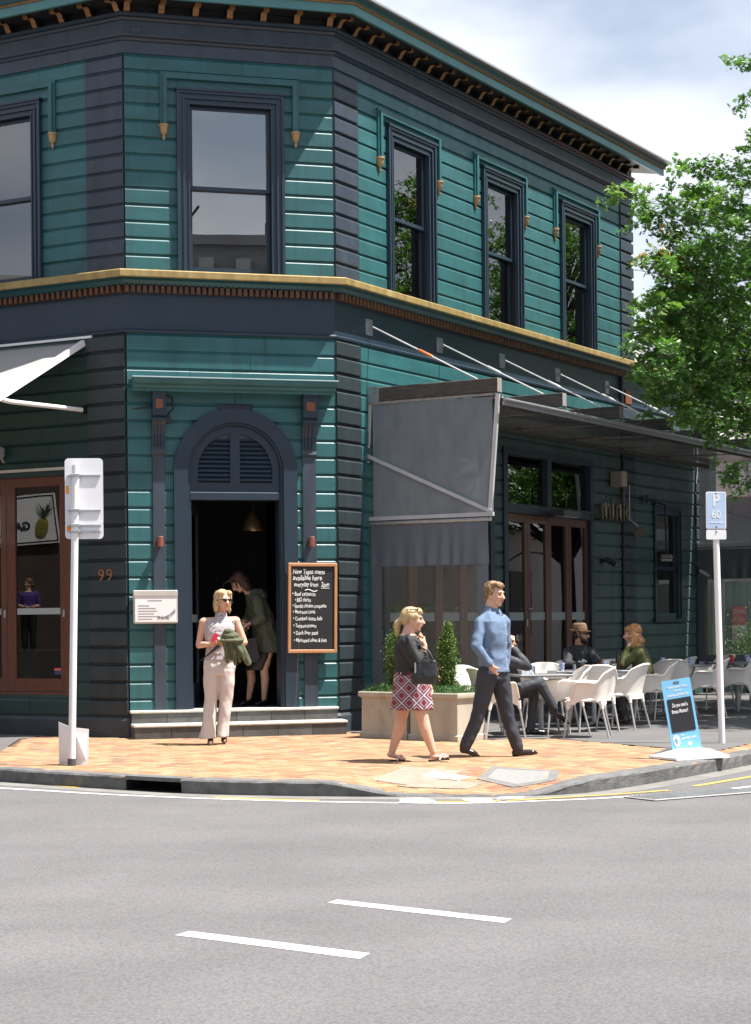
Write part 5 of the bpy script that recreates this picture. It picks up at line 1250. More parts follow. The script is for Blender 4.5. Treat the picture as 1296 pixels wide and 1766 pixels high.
# lobed oak leaf, unit length along +x, midrib slightly folded
LOBE = [(0, 0), (.14, .05), (.20, .26), (.30, .09), (.42, .40), (.52, .10), (.66, .34), (.72, .08), (1.0, .0)]
LV = [(x, y, abs(y) * .25) for x, y in LOBE] + [(x, -y, abs(y) * .25) for x, y in LOBE[1:-1]]
LF = [(0, 1, 9)] + [(i, i + 1, i + 9, i + 8) if False else (i, i + 1, i + 9) for i in range(1, 7)] + [(i, i + 9, i + 8) for i in range(1, 7)] + [(7, 8, 15 - 0)]
LF = [(0, 1, 9)]
for i in range(1, 7): LF += [(i, i + 1, i + 8 + 1), (i, i + 9, i + 8)]
LF += [(7, 8, 15)]
LVn = np.array(LV)
def leaf_frame(r, droop=.25):
    d = Vector((r.gauss(0, 1), r.gauss(0, 1), r.gauss(-droop, .55))).normalized(); n = Vector((r.gauss(0, .6), r.gauss(0, .6), 1)).normalized()
    s_ = n.cross(d).normalized(); n = d.cross(s_)
    return Matrix(((d.x, s_.x, n.x), (d.y, s_.y, n.y), (d.z, s_.z, n.z)))
PXM = lambda px, py, D: Vector(((px - 648 - .01 * (py - 1070)) / 3210 * D, D, EYE + (1070 - py - .01 * (px - 648)) / 3210 * D))
TR0 = Vector((8.3, 27.0, 0))
SPR = [ # px, py, depth, half-length m along x, half-height m, leaves (relative)
 (1085, 338, 25.5, .42, .13, 1), (1130, 368, 26, .45, .16, 1.2), (1190, 340, 26.5, .50, .22, 1.3), (1240, 292, 26, .32, .16, .8), (1255, 350, 27, .5, .35, 2), (1205, 395, 26.5, .45, .25, 1.5), (1275, 420, 25.5, .45, .4, 2),
 (1100, 462, 25.2, .38, .13, 1), (1150, 445, 26, .45, .20, 1.4), (1205, 455, 26.5, .5, .28, 2), (1165, 505, 25.8, .5, .25, 1.8), (1105, 525, 25.4, .35, .13, .9), (1255, 500, 26, .5, .4, 2.4), (1215, 540, 26.5, .5, .35, 2.2),
 (1105, 600, 25, .36, .14, 1), (1150, 575, 26, .45, .25, 1.8), (1195, 600, 25.6, .5, .35, 2.4), (1265, 590, 26.5, .5, .45, 2.6), (1135, 645, 25.2, .30, .18, 1.1), (1180, 665, 26, .45, .28, 1.9), (1250, 670, 25.4, .5, .35, 2.2), (1222, 715, 25.2, .35, .22, 1.2), (1285, 730, 25.6, .35, .25, 1.3),
 (1282, 825, 25.0, .20, .16, .5), (1292, 115, 26, .10, .16, .22), (1293, 180, 26, .10, .12, .22), (1302, 265, 26, .2, .25, .6), (1300, 335, 25.5, .3, .4, 1.1),
 (1225, 500, 28, .7, .5, 3), (1180, 560, 28.5, .6, .4, 3), (1240, 560, 28, .7, .5, 3.5), (1170, 620, 28, .5, .35, 3), (1230, 640, 28.5, .7, .5, 3.5), (1285, 650, 28, .6, .6, 3.5), (1275, 470, 28.5, .6, .6, 3), (1210, 690, 28, .5, .35, 2.5), (1275, 710, 28, .5, .35, 2.5), (1160, 530, 27.5, .5, .3, 2.5),
 (1240, 450, 28, .8, .8, 3), (1200, 590, 28, .7, .6, 3), (1270, 610, 27.5, .6, .6, 3), (1290, 520, 28.5, .8, .9, 3)]
rt = random.Random(21)
sprays = [(PXM(px + (14 if px < 1170 else 0), py, D), a * (.85 if px < 1170 else 1.1), b_ * (.9 if px < 1170 else 1.15), n * (.70 if px < 1125 else 1.1 if px < 1170 else 1.6)) for px, py, D, a, b_, n in SPR]
def proj_px(p): return 648 + p.x / p.y * 3210
for k in range(260):
    d = Vector((rt.gauss(0, 1), rt.gauss(0, 1), rt.gauss(0, 1))).normalized() * rt.uniform(.45, 1.0) ** .6
    c = TR0 + Vector((d.x * 4.5, d.y * 4.5, 7.3 + d.z * 3.8))
    if c.z < 3.4 or proj_px(c - Vector((1.25, 0, 0))) < 1300: continue
    sprays.append((c, .75, .40, 2.0))
pos = []; twig = MB()
limb_pts = []
for c, a, b_, n in sprays:
    near = c + (TR0 + Vector((0, 0, c.z - 0.6)) - c) * .45; near.z -= .25
    mid = (c + near) / 2 + Vector((0, 0, .08))
    twig.tube([near, mid, c + Vector((-a * .8, 0, .0))], [.013, .008, .003], 5)
    root_z = max(2.6, c.z - 2.2); limb_pts.append(((TR0.x, TR0.y, root_z), tuple((Vector((TR0.x, TR0.y, root_z)) + near) / 2 + Vector((0, 0, .3))), tuple(near)))
    nt_ = max(3, int(9 * n))
    for t in range(nt_):
        o = Vector((rt.uniform(-1, 1) * a, rt.gauss(0, .45) * max(a, .25), rt.gauss(0, .5) * b_)); d2 = Vector((rt.gauss(-.4, .6), rt.gauss(0, .6), rt.gauss(-.05, .3))).normalized() * rt.uniform(.18, .34)
        p0 = c + o
        if n < 2 or t % 3 == 0: twig.tube([p0 - d2 * .4, p0 + d2], [.004, .002], 3)
        for q in range(30 if n < 2 else 26):
            f = rt.random(); pos.append(p0 + d2 * f + Vector((rt.gauss(0, .045), rt.gauss(0, .045), rt.gauss(0, .035))))
tree = thing('oak_tree', 'leafy green oak tree reaching in from the right edge', 'tree', tuple(TR0))
inv0 = T(*(-TR0))
tk = MB().tube([TR0 + Vector(p) - TR0 for p in ((0, 0, -.05), (.02, 0, .4), (.05, .03, 1.8), (.0, .06, 3.4), (-.05, .05, 5.5), (.05, 0, 7.5), (0, .1, 9.5))], [.24, .19, .17, .15, .11, .07, .03], 12)
tk.build('trunk', BARK, tree, None, True)
lb_ = MB()
for a, b_, c in limb_pts: lb_.tube([Vector(a) - TR0, Vector(a).lerp(Vector(b_), .5) - TR0 + Vector((0, 0, .12)), Vector(b_) - TR0, Vector(b_).lerp(Vector(c), .5) - TR0 + Vector((.05, .03, .10)), Vector(c) - TR0], [.05, .04, .028, .020, .014], 6)
tag(lb_.build('limbs', BARK, tree, None, True), kind='stuff')
tw = twig; tw.v = [tuple(Vector(p) - TR0) for p in tw.v]; tag(tw.build('twigs', BARK, tree), kind='stuff')
leaf_me = MB().add(LV, LF).mesh('leaf', LEAFT); leaf_mey = MB().add(LV, LF).mesh('leaf', LEAFY)
# the leaves that show largest are pieces of their own, the rest one mass
vis = [i for i, p in enumerate(pos) if proj_px(p) < 1297]
vis.sort(key=lambda i: pos[i].y); ownset = set(vis[:300])
crown_v = []; crown_f = []; yel_v = []; yel_f = []
singles = []
for i, p in enumerate(pos):
    Rm = leaf_frame(rt); L_ = rt.uniform(.055, .135)
    yellow = noise.noise(p * .9 + Vector((3, 1, 7))) > .50 and rt.random() < .4
    if i in ownset: singles.append((p, Rm, L_, yellow)); continue
    V = LVn @ (np.array(Rm).T * L_) + np.array(p - TR0)
    tv, tf = (yel_v, yel_f) if yellow else (crown_v, crown_f)
    o = len(tv) * 16; tv.append(V); tf += [(a + o, b_ + o, c + o) for a, b_, c in LF]
def raw(name, V, F, m, parent):
    me = bpy.data.meshes.new(name); me.from_pydata(np.concatenate(V).tolist(), [], F); me.materials.append(m); return link(name, me, parent)
crown = raw('crown', crown_v, crown_f, LEAFT, tree); tag(crown, kind='stuff')
if yel_v: tag(raw('yellowing_leaves', yel_v, yel_f, LEAFY, crown), kind='stuff')
for p, Rm, L_, yl in singles: link('leaf', leaf_mey if yl else leaf_me, crown, Matrix.Translation(p - TR0) @ Rm.to_4x4() @ Matrix.Diagonal((L_, L_, L_, 1)))
# a second street tree further along, seen in the reflections of the right-hand windows
t2 = thing('oak_tree', 'second green oak across the side street, seen mirrored in the upper windows', 'tree', (13.8, 37.0, 0), R(140))
for nm, me in (('trunk', tk), ):
    pass
for ch in tree.children:
    if stem_ok := ch.name.split('.')[0] in ('trunk', 'limbs', 'crown'):
        c = ch.copy(); COL.objects.link(c); c.parent = t2
        if ch.get('kind'): c['kind'] = 'stuff'
t3 = thing('hedge', 'clipped green hedge across the side street, mirrored in the bifold doors', 'hedge', (11.4, 30.8, 0), R(59))
rh = random.Random(5); hp_ = []
for k in range(5200):
    x, y, z = rh.uniform(-3, 3), rh.uniform(-.5, .5), rh.uniform(.1, 1.0) * (1.7 + .35 * noise.noise((k * .0, rh.random(), 0)))
    hp_.append((x, y * (1 if z < 1.4 else .7), z))
tag(leaf_cloud(hp_, .11, rh, .55).build('foliage', LEAFS, t3), kind='stuff'); MB().box(-2.9, 2.9, -.36, .36, 0, 1.45).build('stems', TWIG, t3)

# pale house across the side street (mirrored in the doors)
hs = thing('white_house', 'pale weatherboard house across the side street, mirrored in the bifold doors', 'house', (22.0, 38.0, 0), R(59.1))
HW = mat('pale_house_paint', (0.66, 0.67, 0.67), 0.7, 0.06, 2)
MB().box(-9, 9, -4, 4, -.13, 3.6).build('wall', HW, hs)
MB().prism([(-4.5, 3.6), (4.5, 3.6), (0, 4.9)], -9.3, 9.3, 'x').build('roof', GREYM, hs)
for x in (-6, -2.5, 2.5, 6):
    for z in (1.0,):
        wn = MB().box(x - .6, x + .6, 4.0, 4.06, z, z + 1.6).build('window', BLACK, hs); MB().box(x - .7, x + .7, 4.0, 4.1, z - .12, z).build('sill', HW, wn)
# office block behind the camera, mirrored in the corner window
ob = thing('office_block', 'grey office block with vertical fins across the road, mirrored in the corner window', 'building', (21.5, -21.0, ROADZ), R(26.8))
CONB = mat('grey_concrete', (0.28, 0.28, 0.28), 0.8, 0.12, .6)
MB().box(-22, 22, -9, 0, 0, 16.4).build('wall', CONB, ob); MB().box(-22.3, 22.3, -9.2, .35, 16.4, 16.8).build('parapet', CONB, ob)
MB().box(-21.9, 21.9, .0, .04, 1, 15.4).build('glazing', mat('office_glazing', (0.05, 0.06, 0.07), 0.2, 0.1), ob)
fme = MB().box(-.28, .28, 0, .55, .5, 15.8).mesh('fin', mat('pale_fin', (0.42, 0.41, 0.40), 0.8, 0.1, 1))
for k in range(30): link('fin', fme, ob, T(-21 + k * 1.45, 0, 0))
for k in range(13):
    MB().tube([(-19 + k * 3.2, .2, 16.7), (-19 + k * 3.2, .2, 17.2), (-18.4 + k * 3.2, .8, 17.8)], .06, 6).build('roof_lamp', BLACK, ob)

# brick building across the left street, mirrored in the timber doors
lb2 = thing('brick_building', 'brown brick building across the left street, mirrored in the timber doors', 'building', (-24.0, 15.3, ROADZ), R(112))
MB().box(-20, 20, 0, 8, 0, 9.5).build('wall', mat('brown_brick', (0.07, 0.05, 0.04), 0.85, 0.2, 2), lb2); MB().box(-20.2, 20.2, -.3, 8, 9.5, 9.9).build('parapet', CONB, lb2)
for k in range(9): MB().box(-18 + k * 4, -16.2 + k * 4, -.06, .0, 5.6, 7.6).build('window', BLACK, lb2)
MB().box(-8, 8, -1.6, 0, 0, .93).build('terrace', mat('dark_terrace', (0.05, 0.045, 0.04), 0.8, 0.2, 2), lb2)
# neighbouring building beyond the wing, with a red fascia, a fence and a letting sign
nb_ = thing('neighbour_building', 'white rendered building beyond the side wing behind the tree', 'building', M=RM)
WREN = mat('white_render', (0.66, 0.66, 0.66), 0.8, 0.06, 1.5)
MB().box(13.9, 26, .1, 6, 0, 6.3).build('wall', WREN, nb_); MB().box(13.8, 26.1, -.15, 6.1, 6.3, 6.5).build('parapet', WREN, nb_)
MB().box(14.0, 26, -2.0, .1, 3.25, 3.72, c=.01).build('red_fascia', mat('red_fascia', (0.55, 0.09, 0.10), 0.5, 0.1), nb_)
MB().box(14.0, 26, .0, .1, 0, 3.25).build('shopfront', mat('grey_shopfront', (0.50, 0.50, 0.49), 0.6, 0.1, 2), nb_)
fe = thing('board_fence', 'pale teal board fence seen through the far blind window', 'fence', (7.6, 35.9, 0), R(6))
TF = mat('pale_teal_boards', (0.16, 0.27, 0.26), 0.7, 0.15, 2, rnd=0.12)
fbm = MB().box(-.069, .069, -.012, .012, 0, 2.1, c=.003).mesh('board', TF)
for k in range(22): link('board', fbm, fe, T(-1.5 + k * .142, 0, 0))
MB().box(-1.55, 1.6, .013, .06, .4, .5).build('rail', TF, fe); MB().box(-1.55, 1.6, .013, .06, 1.6, 1.7).build('rail', TF, fe)
cs = thing('letting_sign', 'red and white car parks sign on the pale teal fence', 'sign', (6.98, 35.72, .9), R(6))
MB().box(-.14, .14, -.012, .012, 0, .36).build('white_panel', WHITEP, cs); MB().box(-.14, .14, -.012, .012, .36, .72).build('red_panel', mat('sign_red', (0.68, 0.10, 0.10), 0.5), cs)
fit_text('CAR PARKS', .24, .15, WHITEP, cs, T(-.12, -.016, .57) @ TXT); fit_text('TO LEASE', .20, .11, WHITEP, cs, T(-.10, -.016, .43) @ TXT)
for tx, z in (('Secure & Private', .24), ('Parking', .16), ('09 378', .04)): fit_text(tx, .22, .08, PRINT if z > .1 else mat('sign_red', (0.68, 0.1, 0.1)), cs, T(-.11, -.016, z) @ TXT)
pp = thing('potted_shrub', 'leafy green potted shrub beside the fence at the right edge', 'plant', (7.05, 34.6, 0)); rq = random.Random(9)
tag(leaf_cloud([(rq.gauss(0, .24), rq.gauss(0, .24), .75 + rq.gauss(0, .28)) for _ in range(1500)], .09, rq, .35).build('foliage', LEAFG, pp), kind='stuff'); MB().lathe([(.16, 0), (.22, .4), (.23, .42), (.2, .42)], 14).build('pot', BLACK, pp, None, True)
cpz = MB().box(WING + .02, WING + .22, -.10, .10, 0, 4.6); cpz.build('corner_post', BLACK, wg, RM)

# ------------------------------------------------------------------ banner on the brick building, mirrored in the left doors
hb = thing('pineapple_banner', 'white banner with a pineapple and lettering, mirrored in the timber doors', 'banner', M=T(-24.0, 15.3, 0) @ Matrix.Rotation(R(112), 4, 'Z') @ T(-.30, -.10, 3.38) @ Matrix.Rotation(R(5), 4, 'Y'))
MB().box(-.05, 3.6, 0, .03, 0, 1.20).build('panel', mat('banner_white', (0.78, 0.78, 0.77), 0.7, 0.03), hb)
fm = MB().box(0, 3.55, -.006, -.001, .04, .07); fm.box(0, 3.55, -.006, -.001, 1.13, 1.16); fm.box(0, .03, -.006, -.001, .07, 1.13); fm.build('border', PRINTD, hb)
me = text_mesh('GAL', .27, ext=.003, offset=.012); me.materials.append(PRINTD); link('lettering', me, hb, T(.60, -.008, .36) @ TXT)
pin = MB(); pin.lathe([(.04, 0), (.11, .05), (.145, .18), (.14, .32), (.10, .44), (.04, .50)], 16); pin.build('pineapple_fruit', mat('pineapple_skin', (0.22, 0.18, 0.03), 0.6, 0.5, 30), hb, T(.41, -.012, .14) @ Matrix.Rotation(R(-16), 4, 'Y') @ Matrix.Diagonal((1, .12, 1, 1)), True)
lv = MB(); rp_ = random.Random(2)
for k in range(24):
    a = R(rp_.uniform(-48, 48)); l = rp_.uniform(.18, .40); z0 = .44 + rp_.random() * .16
    lv.add([(-.025, -.04 - k * .002, z0), (.025, -.04 - k * .002, z0), (math.sin(a) * l, -.04 - k * .002, z0 + math.cos(a) * l)], [(0, 1, 2)])
lv.build('pineapple_leaves', mat('pineapple_leaf', (0.03, 0.05, 0.03), 0.6, 0.2), hb, T(.41, -.002, .14) @ Matrix.Rotation(R(-16), 4, 'Y') @ Matrix.Diagonal((1, .3, 1, 1)))
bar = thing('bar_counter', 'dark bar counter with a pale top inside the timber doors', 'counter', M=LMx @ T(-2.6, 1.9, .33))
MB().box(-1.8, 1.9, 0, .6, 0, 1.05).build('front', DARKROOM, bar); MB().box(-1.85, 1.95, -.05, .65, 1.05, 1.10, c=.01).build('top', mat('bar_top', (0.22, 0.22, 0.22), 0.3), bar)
sf = thing('draped_sofa', 'grey draped sofa back inside the timber doors', 'sofa', M=LMx @ T(-1.6, .75, .33))
MB().prism([(0, 0), (0, .55), (.06, .72), (.18, .74), (.26, .55), (.26, 0)], -1.1, .45, 'x').build('backrest', mat('grey_cloth', (0.30, 0.29, 0.28), 0.9, 0.15, 5), sf); MB().box(-1.1, .45, .26, .9, 0, .42, c=.03).build('seat', mat('grey_cloth', (0.3, 0.29, 0.28)), sf)
# curtain and downlights in the corner room upstairs
for i, (u, y) in enumerate(((1.62, 1.3), (1.0, 3.3))):
    dn = thing('downlight', ('round recessed downlight in the ceiling behind the corner window, nearer the glass', 'round recessed downlight deeper in the ceiling behind the corner window')[i], 'light', M=CMx @ T(u, y, 8.345)); MB().lathe([(.085, 0), (.08, -.008), (.06, -.008), (.055, .0)], 20).build('trim', WHITEP, dn); MB().lathe([(.05, -.002), (.05, -.003)], 16).build('lens', ALU, dn)

# ================================================================== PEOPLE
SKIN = mat('skin_fair', (0.60, 0.36, 0.26), 0.5, 0.06, 14, spec=0.4); SKINT = mat('skin_tanned', (0.46, 0.25, 0.16), 0.5, 0.06, 14, spec=0.4)
for m_ in (SKIN, SKINT): m_.node_tree.nodes['Principled BSDF'].inputs['Subsurface Weight'].default_value = 0.12; m_.node_tree.nodes['Principled BSDF'].inputs['Subsurface Radius'].default_value = (.01, .004, .002)
LIPS = mat('lips', (0.42, 0.15, 0.12), 0.5, 0.05); EYEM = mat('eye_dark', (0.03, 0.02, 0.015), 0.3, 0.05); BROW = mat('eyebrow', (0.20, 0.12, 0.06), 0.8)
SHADES = mat('sunglass_black', (0.012, 0.010, 0.010), 0.12, 0.05)
def hairmat(n, c, c2): return mat(n, c, 0.45, 0.25, 30, 0.5, 60, stretch=(2.2, 2.2, .5), col2=c2, cov=0.45, s2=40)
BLOND = hairmat('blonde_hair', (0.46, 0.33, 0.16), (0.62, 0.50, 0.30)); SANDY = hairmat('sandy_hair', (0.19, 0.11, 0.055), (0.34, 0.22, 0.11)); AUB = hairmat('auburn_hair', (0.045, 0.020, 0.015), (0.075, 0.028, 0.02))
GINGER = hairmat('light_brown_hair', (0.34, 0.16, 0.06), (0.50, 0.28, 0.11)); DKHAIR = hairmat('dark_hair', (0.02, 0.014, 0.010), (0.05, 0.03, 0.02))
_sph = bmesh.new(); bmesh.ops.create_uvsphere(_sph, u_segments=18, v_segments=12, radius=1); _sph.verts.index_update()
SPV = [v.co.copy() for v in _sph.verts]; SPF = [[v.index for v in f.verts] for f in _sph.faces]; _sph.free()
def tufts(ho, m, n=520, ln=.055):
    """loose locks laid over the hair mass so that it does not end in a smooth edge"""
    me = ho.data; r = random.Random(len(me.vertices)); b = MB(); N = len(me.vertices)
    zs = [v.co.z for v in me.vertices]; zt = max(zs); cx = sum(v.co.x for v in me.vertices) / N; cy = sum(v.co.y for v in me.vertices) / N
    for _ in range(n):
        v = me.vertices[r.randrange(N)]; p = v.co.copy(); nr = v.normal.copy(); L_ = ln * r.uniform(.5, 1.3); wd = r.uniform(.002, .0045)
        g = Vector((r.gauss(0, .35) + (p.x - cx) * 3, r.gauss(0, .35) + (p.y - cy) * 3, -1.0)); d = (g - nr * g.dot(nr))
        if d.length < 1e-3: continue
        d.normalize(); d = (d + nr * r.uniform(.0, .30)).normalized(); sd = d.cross(nr)
        if sd.length < 1e-3: continue
        sd.normalize(); o = len(b.v); q = p + nr * .0015
        for k in range(5):
            t = k / 4; w_ = wd * (1 - .8 * t); b.v += [tuple(q + sd * w_), tuple(q - sd * w_)]; q = q + d * L_ / 4; d = (d + Vector((0, 0, -.10)) - nr * .07).normalized()
        for k in range(4): b.f.append((o + 2 * k, o + 2 * k + 1, o + 2 * k + 3, o + 2 * k + 2)); b.m.append(0)
    tag(b.build('hair_locks', m, ho, None, 'all'), kind='stuff')
class Blob:
    """closed overlapping solids, fused into one continuous surface"""
    def __init__(s): s.b = MB()
    def ell(s, c, r, M_=None):
        c = Vector(c); s.b.add([c + ((M_ @ Vector((v.x * r[0], v.y * r[1], v.z * r[2]))) if M_ else Vector((v.x * r[0], v.y * r[1], v.z * r[2]))) for v in SPV], SPF); return s
    def cap(s, p, q, r0, r1, flat=1.0, side=None):
        p, q = Vector(p), Vector(q); d = (q - p); L_ = d.length
        if L_ < 1e-5: return s.ell(p, (r0,) * 3)
        d /= L_; a = Vector(side) if side is not None else d.orthogonal(); a = (a - d * a.dot(d)).normalized(); b_ = d.cross(a); V = []; F = []; n = 14
        prof = [(-r0, 0.02)] + [(-r0 * math.cos(t), r0 * math.sin(t)) for t in (.5, 1.0)] + [(L_ * k / 4, r0 + (r1 - r0) * k / 4) for k in range(5)] + [(L_ + r1 * math.cos(t), r1 * math.sin(t)) for t in (1.0, .5)] + [(L_ + r1, .02)]
        prof = [(t, max(rr, .0008)) for t, rr in prof]
        for t, rr in prof:
            for k in range(n): an = 2 * math.pi * k / n; V.append(p + d * t + a * math.cos(an) * rr + b_ * math.sin(an) * rr * flat)
        for i in range(len(prof) - 1):
            for k in range(n): F.append((i * n + k, i * n + (k + 1) % n, (i + 1) * n + (k + 1) % n, (i + 1) * n + k))
        F += [tuple(reversed(range(n))), tuple((len(prof) - 1) * n + k for k in range(n))]; s.b.add(V, F); return s
    def chain(s, pts, rs, flat=1.0, side=None):
        for i in range(len(pts) - 1): s.cap(pts[i], pts[i + 1], rs[i], rs[i + 1], flat, side)
        return s
    def loft(s, rings, yaw=0.0, n=28, ex=2.0):
        """rings: (x, y, z, half-width across, half-depth front-back[, tilt]) in a person whose forward is yaw"""
        f = Vector((math.cos(yaw), math.sin(yaw), 0)); sd = Vector((-math.sin(yaw), math.cos(yaw), 0)); V = []; F = []
        for rg in rings:
            x, y, z, a, b_ = rg[:5]; tl = rg[5] if len(rg) > 5 else 0
            for k in range(n):
                t = 2 * math.pi * k / n; c, s_ = math.cos(t), math.sin(t); e = 2 / ex
                cc = abs(c) ** e * (1 if c > 0 else -1); ss = abs(s_) ** e * (1 if s_ > 0 else -1)
                V.append(Vector((x, y, z + tl * cc)) + sd * a * ss + f * b_ * cc)
        for i in range(len(rings) - 1):
            for k in range(n): F.append((i * n + k, i * n + (k + 1) % n, (i + 1) * n + (k + 1) % n, (i + 1) * n + k))
        F += [tuple(reversed(range(n))), tuple((len(rings) - 1) * n + k for k in range(n))]; s.b.add(V, F); return s
    def done(s, name, m, parent, vox=.008, smooth=3, disp=None, keep=None):
        me = s.b.mesh('tmp', m); ob_ = bpy.data.objects.new('tmp', me); COL.objects.link(ob_)
        md = ob_.modifiers.new('r', 'REMESH'); md.mode = 'VOXEL'; md.voxel_size = vox
        dg = bpy.context.evaluated_depsgraph_get(); me2 = bpy.data.meshes.new_from_object(ob_.evaluated_get(dg)); bpy.data.objects.remove(ob_); bpy.data.meshes.remove(me)
        bm = bmesh.new(); bm.from_mesh(me2)
        for _ in range(smooth): bmesh.ops.smooth_vert(bm, verts=bm.verts, factor=.5, use_axis_x=True, use_axis_y=True, use_axis_z=True)
        if disp:
            bm.normal_update()
            for v in bm.verts: v.co += v.normal * disp(v.co)
        bm.to_mesh(me2); bm.free(); me2.name = name
        me2.materials.clear(); me2.materials.append(m)
        ob2 = link(name, me2, parent, None, 'all')
        if name == 'hair': tufts(ob2, m, 420, {'sandy_hair': .022, 'dark_hair': .016, 'brown_curls': .02, 'blonde_hair': .036}.get(m.name, .045))
        return ob2
def folds(amp, sx=9, sz=5, ph=0):
    def f(c):
        a = noise.noise((c.x * sx + ph, c.y * sx, c.z * sz + .6 * math.sin(c.x * 7))); b_ = noise.noise((c.x * sx * 2.3 + c.z * 6, c.y * sx * 2.3, c.z * sz * 1.6 + ph))
        return amp * ((1 - abs(a) * 2.2) * .6 + b_ * .6)
    return f
def strands(amp, fx=55, fz=7):
    return lambda c: amp * (noise.noise((c.x * fx, c.y * fx, c.z * fz)) + .6 * noise.noise((c.x * 12, c.y * 12, c.z * 9)))
def frame(yaw, pitch=0.0, rollh=0.0):
    """columns: forward, left, up"""
    return (Matrix.Rotation(yaw, 3, 'Z') @ Matrix.Rotation(-pitch, 3, 'Y') @ Matrix.Rotation(rollh, 3, 'X'))
def head(B, c, M_, neck, k=1.0, nr=.055, full=1.0):
    P = lambda x, y, z: Vector(c) + M_ @ (Vector((x, y, z)) * k); e = lambda p, r: B.ell(P(*p), tuple(q * k for q in r), M_)
    e((-.014, 0, .030), (.100, .077, .094)); e((.018, 0, -.022), (.078, .066 * full, .090)); e((.036, 0, -.070), (.050, .050 * full, .046)); e((.060, 0, -.100), (.026, .030, .020))
    B.cap(P(.088, 0, .012), P(.112, 0, -.030), .011 * k, .014 * k); e((.104, .012, -.034), (.010, .008, .008)); e((.104, -.012, -.034), (.010, .008, .008))
    e((.080, 0, .026), (.018, .054, .011)); e((.086, 0, -.062), (.013, .026, .010)); e((.070, .040, -.025), (.022, .020, .024)); e((.070, -.040, -.025), (.022, .020, .024))
    for s_ in (-1, 1): e((-.004, .077 * s_, -.012), (.020, .009, .032))
    B.cap(P(-.022, 0, -.055), Vector(neck), nr * k, (nr + .006) * k)
    return P
def face(P, M_, parent, k=1.0, eyes=True, brow=BROW, lips=LIPS):
    if eyes:
        b = MB()
        for s_ in (-1, 1): b.add([P(.0905, .031 * s_, .006) + M_ @ Vector((v.x * .006 * k, v.y * .014 * k, v.z * .0055 * k)) for v in SPV], SPF)
        b.build('eyes', EYEM, parent, None, 'all')
        b = MB()
        for s_ in (-1, 1): b.tube([P(.096, .014 * s_, .024), P(.097, .032 * s_, .029), P(.084, .050 * s_, .024)], [.0035, .0045, .003], 6)
        b.build('eyebrows', brow, parent)
    b = MB(); b.add([P(.0965, 0, -.063) + M_ @ Vector((v.x * .006 * k, v.y * .024 * k, v.z * .0085 * k)) for v in SPV], SPF); b.build('lips', lips, parent, None, 'all')
def shades(P, M_, parent, m=SHADES, up=0.0, back=0.0):
    b = MB()
    for s_ in (-1, 1):
        b.add([P(.098 + back, .033 * s_, .006 + up) + M_ @ Vector((v.x * .010, v.y * .031, v.z * .019)) for v in SPV], SPF)
        b.tube([P(.098 + back, .060 * s_, .010 + up), P(.075 + back, .078 * s_, .010 + up), P(-.01 + back, .086 * s_, .006 + up)], [.005, .005, .004], 6)
    b.tube([P(.108 + back, .012, .010 + up), P(.108 + back, -.012, .010 + up)], .004, 6)
    return b.build('sunglasses', m, parent, None, True)
def hand(B, w_, d, pn, k=1.0, curl=.5, thumb=1):
    """palm from wrist w_ along d; pn = direction the palm faces; fingers curl towards pn; thumb side = thumb * (d x pn)"""
    w_ = Vector(w_); d = Vector(d).normalized(); pn = Vector(pn); pn = (pn - d * pn.dot(d)).normalized(); sd = d.cross(pn) * thumb
    Mh = Matrix((d, sd, pn)).transposed()
    B.ell(w_ + d * .048 * k, (.055 * k, .040 * k, .016 * k), Mh); B.cap(w_ - d * .02 * k, w_ + d * .03 * k, .026 * k, .024 * k, .7, sd)
    for j, (o, ln) in enumerate(((.030, .068), (.010, .078), (-.010, .073), (-.029, .056))):
        p = w_ + d * .088 * k + sd * o * k; q = p + (d * math.cos(curl * .9) + pn * math.sin(curl * .9)) * ln * .48 * k; r_ = q + (d * math.cos(curl * 2.1) + pn * math.sin(curl * 2.1)) * ln * .52 * k
        B.chain([p - d * .02 * k, p, q, r_], [.0095 * k, .0095 * k, .0085 * k, .0072 * k])
    p = w_ + d * .025 * k + sd * .032 * k; q = p + (d * .6 + sd * .65 + pn * .35).normalized() * .038 * k; r_ = q + (d * .85 + sd * .1 + pn * .5).normalized() * .032 * k
    B.chain([p, q, r_], [.0125 * k, .0105 * k, .0085 * k])
def shoe(parent, heel, toe, m, ht=.07, wd=.040, nm='shoe', sole=None, vox=.007):
    h_, t_ = Vector(heel), Vector(toe); d = (t_ - h_); d.normalize(); sd = d.cross(Vector((0, 0, 1))).normalized()
    B = Blob(); up = Vector((0, 0, 1)); B.chain([h_ + up * .035, h_ + d * .10 + up * .030, t_ - d * .05 + up * .024], [.034, .038, .036], .85, sd); B.cap(t_ - d * .06 + up * .022, t_ - d * .012 + up * .016, .034, .018, .7, sd); B.cap(h_ + up * .03, h_ + up * ht + d * .01, .034, .036)
    B.chain([h_ - d * .005 + up * .006, t_ - d * .02 + up * .006], [.022, .020], .35, sd)
    return B.done(nm, m, parent, vox, 2)
def seg(p, q, t): return Vector(p).lerp(Vector(q), t)

